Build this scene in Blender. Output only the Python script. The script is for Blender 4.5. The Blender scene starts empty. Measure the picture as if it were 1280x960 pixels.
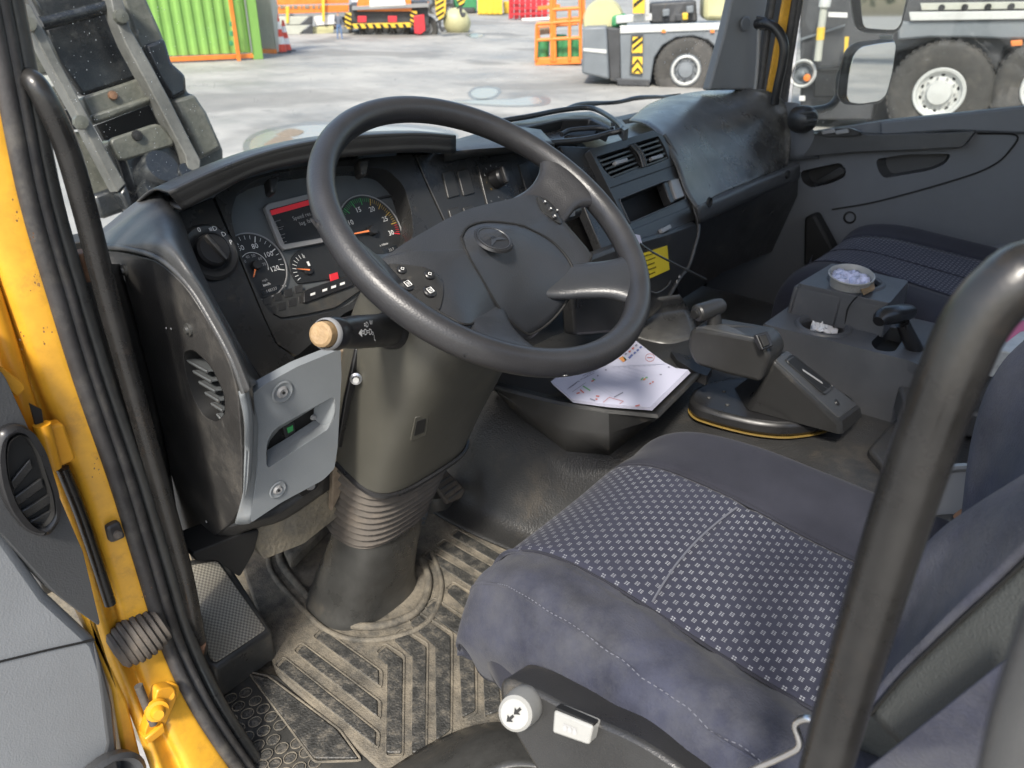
import bpy, bmesh, math, random
from mathutils import Vector, Matrix, noise
random.seed(7)
R = math.radians
scene = bpy.context.scene
# ---------------------------------------------------------------- camera
YAW, PITCH, ROLL, FPX = R(51), R(27.8), R(0.6), 961.0
CAM = Vector((-1.28, 0.0, 2.10))
_f = Vector((math.sin(YAW)*math.cos(PITCH), math.cos(YAW)*math.cos(PITCH), -math.sin(PITCH)))
_r0 = Vector((math.cos(YAW), -math.sin(YAW), 0)); _u0 = _r0.cross(_f)
_r = math.cos(ROLL)*_r0 + math.sin(ROLL)*_u0
_u = -math.sin(ROLL)*_r0 + math.cos(ROLL)*_u0
cd = bpy.data.cameras.new('camera'); cam = bpy.data.objects.new('camera', cd)
scene.collection.objects.link(cam); scene.camera = cam
M = Matrix((( _r.x, _u.x, -_f.x, CAM.x), (_r.y, _u.y, -_f.y, CAM.y), (_r.z, _u.z, -_f.z, CAM.z), (0,0,0,1)))
cam.matrix_world = M
cd.sensor_width = 36; cd.lens = 36*FPX/1280; cd.clip_start = .02; cd.clip_end = 2000
cd.dof.use_dof = True; cd.dof.focus_distance = 1.0; cd.dof.aperture_fstop = 9.0
# ---------------------------------------------------------------- light
SUN_EL, SUN_AZ = R(48), R(-113)      # azimuth from +Y clockwise (seen from above)
world = bpy.data.worlds.new('World'); scene.world = world; world.use_nodes = True
wn = world.node_tree; bgn = wn.nodes['Background']
sky = wn.nodes.new('ShaderNodeTexSky'); sky.sky_type = 'NISHITA'; sky.sun_disc = False
sky.sun_elevation = SUN_EL; sky.sun_rotation = SUN_AZ; sky.air_density = 1.2; sky.dust_density = 2.5
wn.links.new(sky.outputs[0], bgn.inputs[0]); bgn.inputs[1].default_value = 0.15
sd = bpy.data.lights.new('sun', 'SUN'); sd.energy = 2.7; sd.angle = R(9); sd.color = (1, .95, .86)
sun = bpy.data.objects.new('sun', sd); scene.collection.objects.link(sun)
sdir = Vector((math.sin(SUN_AZ)*math.cos(SUN_EL), math.cos(SUN_AZ)*math.cos(SUN_EL), math.sin(SUN_EL)))
sun.rotation_euler = sdir.to_track_quat('Z', 'Y').to_euler()
scene.view_settings.view_transform = 'Standard'; scene.view_settings.look = 'None'
scene.view_settings.exposure = 1.1; scene.view_settings.gamma = 1
scene.cycles.max_bounces = 8; scene.cycles.transparent_max_bounces = 12
# ---------------------------------------------------------------- helpers
C = scene.collection
def V(*a): return Vector(a)
def ray(u, v): return _r*((u-640)/FPX) - _u*((v-480)/FPX) + _f
def W(u, v, pl):
    """photo direction (u, v) met with a real plane: ('x', val), ('z', val) or (point, normal)"""
    d = ray(u, v)
    if isinstance(pl[0], str):
        i = 'xyz'.index(pl[0]); return CAM + d*((pl[1]-CAM[i])/d[i])
    p, n = pl; return CAM + d*((p-CAM).dot(n)/d.dot(n))
def WL(pts, pl): return [W(u, v, pl) for u, v in pts]
def X(v): return ('x', v)
def Y(v): return ('y', v)
def Z(v): return ('z', v)
def off(pl, d):
    p, n = pl; return (p + n.normalized()*d, n)
ORG = {}
def tag(o, label=None, cat=None, group=None, kind=None):
    if label: o['label'] = label
    if cat: o['category'] = cat
    if group: o['group'] = group
    if kind: o['kind'] = kind
    return o
def thing(name, loc, label, cat, group=None):
    o = bpy.data.objects.new(name, None); C.objects.link(o); o.location = loc
    o.empty_display_size = .05
    ORG[o.name] = Vector(loc); return tag(o, label, cat, group)
def link(name, me, mat, parent=None):
    o = bpy.data.objects.new(name, me)
    if mat is not None and not me.materials: me.materials.append(mat)
    org = ORG.get(parent.name) if parent else None
    if org is not None: me.transform(Matrix.Translation(-org)); ORG[o.name] = org
    else: ORG[o.name] = V(0,0,0)
    C.objects.link(o)
    if parent: o.parent = parent
    # sub-parts share their part's origin (which sits on the thing's origin)
    return o
def smooth(me, ang=35):
    for p in me.polygons: p.use_smooth = True
    me.set_sharp_from_angle(angle=R(ang))
def bev(o, w, s=2):
    if w > 0:
        m = o.modifiers.new('bevel', 'BEVEL'); m.width = w; m.segments = s; m.limit_method = 'ANGLE'; m.angle_limit = R(38)
    return o
def pyd(name, vs, fs, mat, parent=None, ang=35, bevel=0, seg=2):
    me = bpy.data.meshes.new(name); me.from_pydata([tuple(v) for v in vs], [], fs)
    bm = bmesh.new(); bm.from_mesh(me); bmesh.ops.recalc_face_normals(bm, faces=bm.faces); bm.to_mesh(me); bm.free()
    smooth(me, ang); return bev(link(name, me, mat, parent), bevel, seg)
def rnd(pts, r, n=4):
    """round the corners of a closed polygon (2-D or 3-D)"""
    P = [Vector(p) for p in pts]; out = []; N = len(P)
    for i in range(N):
        a, b, c = P[i-1], P[i], P[(i+1) % N]
        d1, d2 = (a-b), (c-b); k = min(r, d1.length*.45, d2.length*.45)
        p0, p2 = b+d1.normalized()*k, b+d2.normalized()*k
        for j in range(n+1):
            t = j/n; out.append(p0*(1-t)**2 + b*2*t*(1-t) + p2*t*t)
    return out
def newell(P):
    n = V(0,0,0)
    for i in range(len(P)):
        n += P[i].cross(P[(i+1) % len(P)])
    return n.normalized()
def slab(name, pts, th, mat, parent=None, bevel=.002, holes=(), back=None, ang=35, seg=2):
    """a plate: outline with real thickness going away from the viewer's side, optional holes"""
    P = [Vector(p) for p in pts]; c = sum(P, V(0,0,0))/len(P); n = newell([p-c for p in P])
    if n.dot(CAM-c) < 0: n = -n
    bk = -n*th if back is None else Vector(back)
    bm = bmesh.new(); loops = []
    for L in [P]+[[Vector(q) for q in h] for h in holes]:
        L = [p for i, p in enumerate(L) if (p-L[i-1]).length > 2e-5]
        vs = [bm.verts.new(p) for p in L]; loops.append(vs)
    if holes:
        es = [bm.edges.new((l[i], l[(i+1) % len(l)])) for l in loops for i in range(len(l))]
        bmesh.ops.triangle_fill(bm, use_beauty=True, use_dissolve=False, edges=es, normal=n)
    else: bm.faces.new(loops[0])
    fs = list(bm.faces)
    r = bmesh.ops.extrude_face_region(bm, geom=fs)
    bmesh.ops.translate(bm, verts=[g for g in r['geom'] if isinstance(g, bmesh.types.BMVert)], vec=bk)
    bmesh.ops.recalc_face_normals(bm, faces=bm.faces)
    me = bpy.data.meshes.new(name); bm.to_mesh(me); bm.free(); smooth(me, ang)
    return bev(link(name, me, mat, parent), bevel, seg)
def pocket(name, pts, depth, mat, parent=None, shrink=.9, nrm=None):
    """recess lining: walls and floor behind an outline"""
    P = [Vector(p) for p in pts]; c = sum(P, V(0,0,0))/len(P); n = newell([p-c for p in P])
    if n.dot(CAM-c) < 0: n = -n
    if nrm: n = nrm
    Q = [c+(p-c)*shrink-n*depth for p in P]; N = len(P)
    fs = [(i, (i+1) % N, N+(i+1) % N, N+i) for i in range(N)]+[tuple(range(N, 2*N))]
    return pyd(name, P+Q, fs, mat, parent)
def box(name, c, s, mat, parent=None, ax=None, bevel=.002):
    """box of size s centred on c with optional axes (ex, ey, ez)"""
    ex, ey, ez = ax or (V(1,0,0), V(0,1,0), V(0,0,1)); c = Vector(c)
    vs = [c+ex*(sx*s[0]/2)+ey*(sy*s[1]/2)+ez*(sz*s[2]/2) for sx in (-1,1) for sy in (-1,1) for sz in (-1,1)]
    return pyd(name, vs, [(0,1,3,2),(4,6,7,5),(0,4,5,1),(2,3,7,6),(0,2,6,4),(1,5,7,3)], mat, parent, bevel=bevel)
def cr(P, k):
    """Catmull-Rom through P, k steps per span"""
    out = []; n = len(P)
    for i in range(n-1):
        a = P[i-1] if i else P[0]*2-P[1]; b, c = P[i], P[i+1]; d = P[i+2] if i+2 < n else P[-1]*2-P[-2]
        for j in range(k):
            t = j/k
            out.append(.5*((2*b)+(c-a)*t+(2*a-5*b+4*c-d)*t*t+(3*b-a-3*c+d)*t**3))
    out.append(P[-1].copy()); return out
def tube(name, path, r, mat, parent=None, n=12, k=5, flat=None, cap=True):
    P = [Vector(p) for p in path]; rr = r if isinstance(r, (list, tuple)) else [r]*len(P)
    if k > 1:
        Q = [Vector((x,)*3) for x in rr]; P = cr(P, k); rr = [max(1e-5, q.x) for q in cr(Q, k)]
    vs, fs = [], []; t = (P[1]-P[0]).normalized(); u = t.orthogonal().normalized()
    for i, p in enumerate(P):
        t2 = (P[min(i+1, len(P)-1)]-P[max(i-1, 0)]).normalized()
        q = t.rotation_difference(t2); u = (q @ u).normalized(); t = t2; w = t.cross(u)
        for j in range(n):
            a = 2*math.pi*j/n; vs.append(p+(u*math.cos(a)+w*math.sin(a))*rr[i])
    m = len(P)
    for i in range(m-1):
        for j in range(n):
            fs.append((i*n+j, i*n+(j+1) % n, (i+1)*n+(j+1) % n, (i+1)*n+j))
    if cap: fs += [tuple(range(n)), tuple(range((m-1)*n, m*n))]
    return pyd(name, vs, fs, mat, parent, ang=50)
def lathe(name, prof, o, ax, mat, parent=None, n=32, ang=30, arc=None):
    """prof = [(radius, height along ax)]"""
    o = Vector(o); ax = Vector(ax).normalized(); u = ax.orthogonal().normalized(); w = ax.cross(u); vs, fs = [], []
    for r, h in prof:
        for j in range(n):
            a = 2*math.pi*j/n; vs.append(o+ax*h+(u*math.cos(a)+w*math.sin(a))*max(r, 1e-5))
    for i in range(len(prof)-1):
        for j in range(n):
            fs.append((i*n+j, i*n+(j+1) % n, (i+1)*n+(j+1) % n, (i+1)*n+j))
    return pyd(name, vs, fs, mat, parent, ang=ang)
def grid(rows, k):
    """densify a control grid in both directions"""
    A = [cr([Vector(p) for p in r], k) for r in rows]
    cols = [cr([A[i][j] for i in range(len(A))], k) for j in range(len(A[0]))]
    return [[cols[j][i] for j in range(len(cols))] for i in range(len(cols[0]))]
def sheet(name, G, mat, parent=None, th=0, uv=None, disp=None, ang=60):
    nr, nc = len(G), len(G[0]); vs = [p for r in G for p in r]
    fs = [(i*nc+j, i*nc+j+1, (i+1)*nc+j+1, (i+1)*nc+j) for i in range(nr-1) for j in range(nc-1)]
    me = bpy.data.meshes.new(name); me.from_pydata([tuple(v) for v in vs], [], fs)
    if uv is not None:
        L = me.uv_layers.new(name='UV')
        for p in me.polygons:
            for li in p.loop_indices:
                vi = me.loops[li].vertex_index; L.data[li].uv = uv[vi//nc][vi % nc]
    # face the camera side
    c = me.polygons[len(me.polygons)//2]
    if c.normal.dot(CAM-c.center) < 0: me.flip_normals()
    smooth(me, ang); o = link(name, me, mat, parent)
    if th:
        m = o.modifiers.new('solid', 'SOLIDIFY'); m.thickness = th; m.offset = -1
    return o
def patch(name, rows, mat, parent=None, k=5, th=0.004, ang=60):
    return sheet(name, grid(rows, k), mat, parent, th, ang=ang)
def joined(name, quads, mat, parent=None, kind=None):
    """many flat quads / polygons in one mesh"""
    vs, fs = [], []
    for q in quads:
        fs.append(tuple(range(len(vs), len(vs)+len(q)))); vs += [tuple(p) for p in q]
    me = bpy.data.meshes.new(name); me.from_pydata(vs, [], fs)
    o = link(name, me, mat, parent)
    if kind: o['kind'] = kind
    return o
def text(s, p, ex, ey, size, mat, parent, name='lettering', th=.0, al='CENTER'):
    cu = bpy.data.curves.new('t', 'FONT'); cu.body = s; cu.size = size; cu.align_x = al; cu.align_y = 'CENTER'
    cu.resolution_u = 2; cu.extrude = th
    t = bpy.data.objects.new('t', cu); me = bpy.data.meshes.new_from_object(t); bpy.data.objects.remove(t); bpy.data.curves.remove(cu)
    ez = ex.cross(ey).normalized(); p = Vector(p)
    me.transform(Matrix(((ex.x, ey.x, ez.x, p.x), (ex.y, ey.y, ez.y, p.y), (ex.z, ey.z, ez.z, p.z), (0,0,0,1))))
    me.materials.clear()
    return link(name, me, mat, parent)
def kids(o): return [c for c in bpy.data.objects if c.parent == o]
def copy_tree(o, delta, label=None, parent=None, rot=None):
    c = o.copy(); C.objects.link(c); c.parent = parent
    if parent is None: c.location = o.location+delta
    if label: c['label'] = label
    for ch in kids(o): copy_tree(ch, None, None, c)
    return c
def ell(c, ex, ey, a, b=None, n=32, t0=0, t1=2*math.pi, close=False):
    b = a if b is None else b; m = n if not close else n+1
    return [c+ex*(a*math.cos(t0+(t1-t0)*i/n))+ey*(b*math.sin(t0+(t1-t0)*i/n)) for i in range(m)]
# ---------------------------------------------------------------- materials
def mat(name, col, rough=.5, metal=0, bump=0, bscale=400, btype='noise', spec=.5, var=0, vscale=6, dust=0, dcol=(.30,.25,.18), coat=0, dscale=5, sheen=0, scratch=0):
    m = bpy.data.materials.new(name); m.use_nodes = True; nt = m.node_tree; b = nt.nodes['Principled BSDF']
    N, L = nt.nodes.new, nt.links.new
    b.inputs['Base Color'].default_value = (*col, 1); b.inputs['Roughness'].default_value = rough
    b.inputs['Metallic'].default_value = metal; b.inputs['Specular IOR Level'].default_value = spec
    b.inputs['Coat Weight'].default_value = coat; b.inputs['Coat Roughness'].default_value = .08
    if sheen: b.inputs['Sheen Weight'].default_value = sheen; b.inputs['Sheen Roughness'].default_value = .5
    tc = N('ShaderNodeTexCoord'); last = None
    if var or dust or scratch:
        cur = N('ShaderNodeRGB'); cur.outputs[0].default_value = (*col, 1); last = cur.outputs[0]
        if var:
            n = N('ShaderNodeTexNoise'); n.inputs['Scale'].default_value = vscale; n.inputs['Detail'].default_value = 8
            n.inputs['Roughness'].default_value = .65; L(tc.outputs['Object'], n.inputs['Vector'])
            h = N('ShaderNodeMapRange'); h.inputs[1].default_value = .3; h.inputs[2].default_value = .7
            h.inputs[3].default_value = 1-var; h.inputs[4].default_value = 1+var; L(n.outputs[0], h.inputs[0])
            mx = N('ShaderNodeVectorMath'); mx.operation = 'SCALE'; L(last, mx.inputs[0]); L(h.outputs[0], mx.inputs['Scale']); last = mx.outputs[0]
            rr = N('ShaderNodeMapRange'); rr.inputs[1].default_value = .3; rr.inputs[2].default_value = .7
            rr.inputs[3].default_value = max(.05, rough-.12); rr.inputs[4].default_value = min(1, rough+.1); L(n.outputs[0], rr.inputs[0]); L(rr.outputs[0], b.inputs['Roughness'])
        if dust:
            n2 = N('ShaderNodeTexNoise'); n2.inputs['Scale'].default_value = dscale; n2.inputs['Detail'].default_value = 12; n2.inputs['Roughness'].default_value = .75
            L(tc.outputs['Object'], n2.inputs['Vector'])
            h2 = N('ShaderNodeMapRange'); h2.inputs[1].default_value = .62-.3*dust; h2.inputs[2].default_value = .8-.2*dust
            h2.inputs[3].default_value = 0; h2.inputs[4].default_value = min(.95, .3+dust*.7); L(n2.outputs[0], h2.inputs[0])
            mm = N('ShaderNodeMix'); mm.data_type = 'RGBA'; L(h2.outputs[0], mm.inputs[0]); L(last, mm.inputs[6]); mm.inputs[7].default_value = (*dcol, 1); last = mm.outputs[2]
        if scratch:
            n3 = N('ShaderNodeTexNoise'); n3.inputs['Scale'].default_value = 9; n3.inputs['Detail'].default_value = 10; n3.inputs['Distortion'].default_value = 2.5; n3.inputs['Roughness'].default_value = .8
            mp = N('ShaderNodeMapping'); mp.inputs['Scale'].default_value = (1, 5, 1); mp.inputs['Rotation'].default_value = (.4, .8, .3)
            L(tc.outputs['Object'], mp.inputs[0]); L(mp.outputs[0], n3.inputs['Vector'])
            h3 = N('ShaderNodeMapRange'); h3.inputs[1].default_value = .58; h3.inputs[2].default_value = .72; h3.inputs[4].default_value = scratch; L(n3.outputs[0], h3.inputs[0])
            m3 = N('ShaderNodeMix'); m3.data_type = 'RGBA'; L(h3.outputs[0], m3.inputs[0]); L(last, m3.inputs[6]); m3.inputs[7].default_value = (.2, .2, .19, 1); last = m3.outputs[2]
        L(last, b.inputs['Base Color'])
    if bump:
        if btype == 'voronoi':
            t = N('ShaderNodeTexVoronoi'); t.feature = 'SMOOTH_F1'; t.inputs['Scale'].default_value = bscale
        else:
            t = N('ShaderNodeTexNoise'); t.inputs['Scale'].default_value = bscale; t.inputs['Detail'].default_value = 3
        L(tc.outputs['Object'], t.inputs['Vector'])
        bp = N('ShaderNodeBump'); bp.inputs['Strength'].default_value = bump; bp.inputs['Distance'].default_value = .4/bscale
        L(t.outputs[0], bp.inputs['Height']); L(bp.outputs[0], b.inputs['Normal'])
    return m
def emis(name, col, s):
    m = mat(name, col, .4); b = m.node_tree.nodes['Principled BSDF']
    b.inputs['Emission Color'].default_value = (*col, 1); b.inputs['Emission Strength'].default_value = s; return m
K = {}
K['dash'] = mat('dark_grained_plastic', (.027,.027,.027), .36, bump=.5, bscale=900, btype='voronoi', var=.18, vscale=9, dust=.12, dscale=9)
K['pad'] = mat('grey_soft_pad', (.052,.053,.054), .40, bump=.6, bscale=800, btype='voronoi', var=.15, vscale=8, dust=.1, dscale=7)
K['panel'] = mat('smooth_dark_panel', (.022,.022,.022), .32, bump=.25, bscale=1500, btype='voronoi', var=.2, vscale=14, dust=.1, dscale=30)
K['side'] = mat('scuffed_black_side_panel', (.034,.033,.032), .45, bump=.5, bscale=700, btype='voronoi', var=.3, vscale=10, dust=.4, dcol=(.11,.10,.085), dscale=10, scratch=.4)
K['worn'] = mat('worn_smudged_pad', (.058,.057,.055), .30, bump=.3, bscale=800, btype='voronoi', var=.45, vscale=9, dust=.5, dcol=(.15,.145,.13), dscale=10, scratch=.6)
K['wheel'] = mat('steering_leather', (.024,.024,.026), .40, bump=.26, bscale=560, btype='voronoi', var=.15, vscale=12)
K['hub'] = mat('steering_hub_plastic', (.026,.028,.032), .36, bump=.35, bscale=620, btype='voronoi', var=.1, vscale=8)
K['olive'] = mat('column_plastic', (.062,.060,.050), .48, bump=.2, bscale=900, btype='voronoi', var=.14, vscale=6, dust=.2, dcol=(.2,.18,.12), dscale=7)
K['grey'] = mat('light_grey_plastic', (.20,.215,.225), .40, bump=.3, bscale=900, btype='voronoi', var=.08, vscale=8, dust=.08, dscale=20)
K['door'] = mat('door_card_grey', (.11,.117,.128), .55, bump=.3, bscale=900, btype='voronoi', var=.1, vscale=5)
K['grey2'] = mat('pillar_trim_grey', (.16,.165,.17), .55, bump=.2, bscale=900, btype='voronoi', var=.08)
K['console'] = mat('console_grey_plastic', (.075,.078,.084), .42, bump=.4, bscale=800, btype='voronoi', var=.15, vscale=9, dust=.2, dcol=(.14,.13,.11), dscale=9)
K['doorlight'] = mat('open_door_card', (.22,.23,.24), .5, bump=.35, bscale=600, btype='voronoi', var=.1, vscale=5, dust=.05, dscale=14)
K['doordark'] = mat('open_door_insert', (.050,.052,.055), .5, bump=.3, bscale=600, btype='voronoi', var=.1, vscale=5)
K['rubber'] = mat('door_seal_rubber', (.036,.034,.034), .55, bump=.25, bscale=300, var=.3, vscale=25, dust=.4, dcol=(.13,.12,.10), dscale=18)
K['black'] = mat('satin_black', (.016,.016,.017), .35, var=.2, vscale=20)
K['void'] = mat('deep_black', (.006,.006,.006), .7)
K['bar'] = mat('black_coated_bar', (.016,.0155,.015), .30, bump=.12, bscale=300, var=.3, vscale=22, dust=.22, dcol=(.07,.05,.035), dscale=14)
K['yellow'] = mat('yellow_cab_paint', (.66,.34,.028), .45, var=.22, vscale=14, dust=.36, dcol=(.24,.13,.04), dscale=26, coat=.12)
K['orangey'] = mat('yellow_cab_inner_paint', (.66,.30,.018), .4, var=.15, vscale=8, dust=.3, dcol=(.22,.12,.04), dscale=16)
K['mat'] = mat('dusty_rubber_mat', (.075,.070,.060), .85, bump=.9, bscale=420, btype='voronoi', var=.45, vscale=45, dust=.72, dcol=(.26,.225,.17), dscale=14)
K['tread'] = mat('dark_rubber_tread', (.045,.045,.043), .5, bump=1, bscale=330, btype='voronoi', var=.4, vscale=60, dust=.42, dcol=(.22,.19,.145), dscale=60)
K['floor'] = mat('dusty_floor', (.12,.11,.09), .8, bump=.7, bscale=120, var=.3, vscale=12, dust=.7, dcol=(.30,.25,.17), dscale=9)
K['vinyl'] = mat('tunnel_vinyl', (.032,.032,.032), .42, bump=.6, bscale=330, btype='voronoi', var=.2, vscale=7, dust=.3, dcol=(.12,.10,.075), dscale=6)
K['boot'] = mat('dusty_boot_rubber', (.042,.042,.040), .34, bump=.15, bscale=60, var=.35, vscale=9, dust=.25, dcol=(.17,.14,.10), dscale=8)
K['bellow'] = mat('brown_dusty_bellow', (.078,.068,.058), .8, bump=.3, bscale=90, var=.3, vscale=14, dust=.35, dcol=(.2,.16,.12), dscale=12)
K['gasket'] = mat('dusty_yellow_gasket', (.20,.13,.03), .6, dust=.4, dcol=(.05,.045,.03), dscale=30, var=.3, vscale=30)
K['fabric'] = mat('blue_velour', (.040,.043,.062), .95, bump=.9, bscale=420, var=.4, vscale=13, sheen=.06, spec=.1, dust=.6, dcol=(.086,.087,.090), dscale=5)
K['fabricdark'] = mat('dark_velour', (.027,.028,.037), .95, bump=.5, bscale=700, var=.2, vscale=8, sheen=.06, spec=.1)
K['backside'] = mat('seat_side_vinyl', (.045,.048,.046), .55, bump=.7, bscale=600, btype='voronoi', var=.1)
K['metal'] = mat('bare_steel', (.55,.55,.55), .3, metal=1, var=.15, vscale=30)
K['rust'] = mat('rusty_steel', (.22,.12,.07), .7, metal=.4, bump=.4, bscale=90, var=.4, vscale=30)
K['silver'] = mat('silver_plastic', (.24,.24,.24), .35)
K['welt'] = mat('grey_blue_welt', (.11,.115,.14), .9)
K['white'] = mat('white_plastic', (.30,.30,.285), .35, var=.06, vscale=20)
K['print'] = mat('white_print', (.72,.72,.70), .6)
K['printdim'] = mat('grey_print', (.32,.32,.32), .6)
K['lining'] = mat('pale_headliner', (.55,.55,.52), .9)
K['red'] = emis('red_lamp', (.5,.02,.03), .12)
K['orange'] = mat('orange_needle', (.9,.25,.08), .5)
K['green'] = mat('green_print', (.04,.28,.08), .6)
K['amber'] = mat('amber_print', (.42,.28,.06), .6)
K['face'] = mat('gauge_face', (.018,.019,.020), .4)
K['cluster'] = mat('cluster_grey', (.085,.092,.095), .42, var=.08, vscale=20)
K['lcd'] = mat('lcd_dark', (.015,.018,.022), .2)
K['wood'] = mat('worn_yellow_cap', (.27,.18,.09), .6, bump=.5, bscale=120, var=.3, vscale=40)
K['paper'] = mat('paper', (.46,.46,.56), .6)
K['tissue'] = mat('tissue', (.8,.8,.8), .8)
K['label'] = mat('yellow_sticker', (.66,.50,.03), .5)
K['brick'] = mat('brown_backing', (.22,.17,.12), .8, var=.3, vscale=30, bump=.5, bscale=60)
def fabric_pattern():
    m = mat('patterned_velour', (.065,.070,.105), .95, bump=.4, bscale=900, sheen=.06, spec=.1)
    nt = m.node_tree; N, L = nt.nodes.new, nt.links.new; b = nt.nodes['Principled BSDF']
    uv = N('ShaderNodeUVMap'); sp = N('ShaderNodeSeparateXYZ'); L(uv.outputs[0], sp.inputs[0])
    def mth(op, a, b2=None, c=None):
        n = N('ShaderNodeMath'); n.operation = op
        for i, x in enumerate((a, b2, c)):
            if x is None: continue
            if isinstance(x, (int, float)): n.inputs[i].default_value = x
            else: L(x, n.inputs[i])
        return n.outputs[0]
    CX, CY = .0150, .0088
    v = mth('DIVIDE', sp.outputs[1], CY); row = mth('FLOOR', v); par = mth('MODULO', row, 2.0)
    u = mth('ADD', mth('DIVIDE', sp.outputs[0], CX), mth('MULTIPLY', par, .5))
    fu = mth('MULTIPLY', mth('FRACT', u), CX); fv = mth('MULTIPLY', mth('FRACT', v), CY)
    # 3 x 2 dots of pitch 2.1 x 2.6 mm
    du = mth('DIVIDE', mth('SUBTRACT', fu, .0042), .0022); dv = mth('DIVIDE', mth('SUBTRACT', fv, .0018), .0026)
    inu = mth('MULTIPLY', mth('GREATER_THAN', du, 0), mth('LESS_THAN', du, 3)); inv = mth('MULTIPLY', mth('GREATER_THAN', dv, 0), mth('LESS_THAN', dv, 2))
    cu = mth('LESS_THAN', mth('ABSOLUTE', mth('SUBTRACT', mth('FRACT', du), .5)), .30); cv = mth('LESS_THAN', mth('ABSOLUTE', mth('SUBTRACT', mth('FRACT', dv), .5)), .34)
    k = mth('MULTIPLY', mth('MULTIPLY', inu, inv), mth('MULTIPLY', cu, cv))
    tc = N('ShaderNodeTexCoord'); nz = N('ShaderNodeTexNoise'); nz.inputs['Scale'].default_value = 9; nz.inputs['Detail'].default_value = 6; L(tc.outputs['Object'], nz.inputs[0])
    wr = N('ShaderNodeMapRange'); wr.inputs[1].default_value = .3; wr.inputs[2].default_value = .65; wr.inputs[3].default_value = .45; wr.inputs[4].default_value = 1; L(nz.outputs[0], wr.inputs[0])
    mx = N('ShaderNodeMix'); mx.data_type = 'RGBA'; L(mth('MULTIPLY', k, wr.outputs[0]), mx.inputs[0])
    mx.inputs[6].default_value = (.033,.035,.052,1); mx.inputs[7].default_value = (.25,.26,.285,1); L(mx.outputs[2], b.inputs['Base Color'])
    return m
K['pattern'] = fabric_pattern()
def hatch(name, c1, c2, scale, rough=.5):
    """fine woven / perforated look: small checks"""
    m = mat(name, c1, rough); nt = m.node_tree; N, L = nt.nodes.new, nt.links.new
    tc = N('ShaderNodeTexCoord'); ck = N('ShaderNodeTexChecker'); ck.inputs['Scale'].default_value = scale
    mp = N('ShaderNodeMapping'); mp.inputs['Scale'].default_value = (1,1,0); L(tc.outputs['Object'], mp.inputs[0]); L(mp.outputs[0], ck.inputs[0])
    ck.inputs[1].default_value = (*c1, 1); ck.inputs[2].default_value = (*c2, 1)
    nz = N('ShaderNodeTexNoise'); nz.inputs['Scale'].default_value = 12; nz.inputs['Detail'].default_value = 8; L(tc.outputs['Object'], nz.inputs[0])
    mr = N('ShaderNodeMapRange'); mr.inputs[1].default_value = .4; mr.inputs[2].default_value = .75; mr.inputs[4].default_value = .6; L(nz.outputs[0], mr.inputs[0])
    mx = N('ShaderNodeMix'); mx.data_type = 'RGBA'; L(mr.outputs[0], mx.inputs[0]); L(ck.outputs[0], mx.inputs[6]); mx.inputs[7].default_value = (.2,.17,.12,1)
    L(mx.outputs[2], nt.nodes['Principled BSDF'].inputs['Base Color']); return m
K['mesh'] = hatch('perforated_plate', (.34,.32,.27), (.15,.14,.12), 330)
def glass(name='dusty_glass', dirt=.04, tint=(.93,.95,.94), scale=60):
    m = bpy.data.materials.new(name); m.use_nodes = True; nt = m.node_tree; N, L = nt.nodes.new, nt.links.new
    nt.nodes.clear(); out = N('ShaderNodeOutputMaterial'); tr = N('ShaderNodeBsdfTransparent'); tr.inputs[0].default_value = (*tint, 1)
    gl = N('ShaderNodeBsdfGlossy'); gl.inputs['Roughness'].default_value = .02; fr = N('ShaderNodeFresnel'); fr.inputs[0].default_value = 1.5
    m1 = N('ShaderNodeMixShader'); L(fr.outputs[0], m1.inputs[0]); L(tr.outputs[0], m1.inputs[1]); L(gl.outputs[0], m1.inputs[2])
    df = N('ShaderNodeBsdfDiffuse'); df.inputs[0].default_value = (.75,.74,.72,1)
    tc = N('ShaderNodeTexCoord'); n = N('ShaderNodeTexNoise'); n.inputs['Scale'].default_value = scale; n.inputs['Detail'].default_value = 6; n.inputs['Roughness'].default_value = .7
    L(tc.outputs['Object'], n.inputs[0]); mr = N('ShaderNodeMapRange'); mr.inputs[1].default_value = .63; mr.inputs[2].default_value = .78; mr.inputs[3].default_value = dirt*.4; mr.inputs[4].default_value = dirt*8
    L(n.outputs[0], mr.inputs[0]); m2 = N('ShaderNodeMixShader'); L(mr.outputs[0], m2.inputs[0]); L(m1.outputs[0], m2.inputs[1]); L(df.outputs[0], m2.inputs[2]); L(m2.outputs[0], out.inputs[0])
    return m
K['glass'] = glass(); K['sideglass'] = glass('dusty_side_glass', .07, (.85,.87,.86), 90)
# ================================================================ CAB SHELL
cab = thing('truck_cab', (0, .2, 1.1), 'yellow truck cab around the driving place, seen through its open left door', 'truck cab')
# floor pan, sill, rear wall, roof (they shade the inside as the real cab does)
slab('floor_pan', [V(-1.03,-.6,1.12), V(1.03,-.6,1.12), V(1.03,1.3,1.12), V(-1.03,1.3,1.12)], .05, K['floor'], cab)
slab('rear_wall', [V(-1.06,-.62,1.0), V(1.06,-.62,1.0), V(1.06,-.62,2.75), V(-1.06,-.62,2.75)], .05, K['lining'], cab, holes=[[V(-.9,-.62,1.9),V(.9,-.62,1.9),V(.9,-.62,2.65),V(-.9,-.62,2.65)]])
slab('roof', [V(-1.08,-.65,2.80), V(1.08,-.65,2.80), V(1.08,.98,2.80), V(-1.08,.98,2.80)], .06, K['lining'], cab, bevel=.02)
slab('firewall', [V(-1.0,1.30,1.0), V(1.0,1.30,1.0), V(1.0,1.26,1.73), V(-1.0,1.26,1.73)], .04, K['side'], cab)
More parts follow.
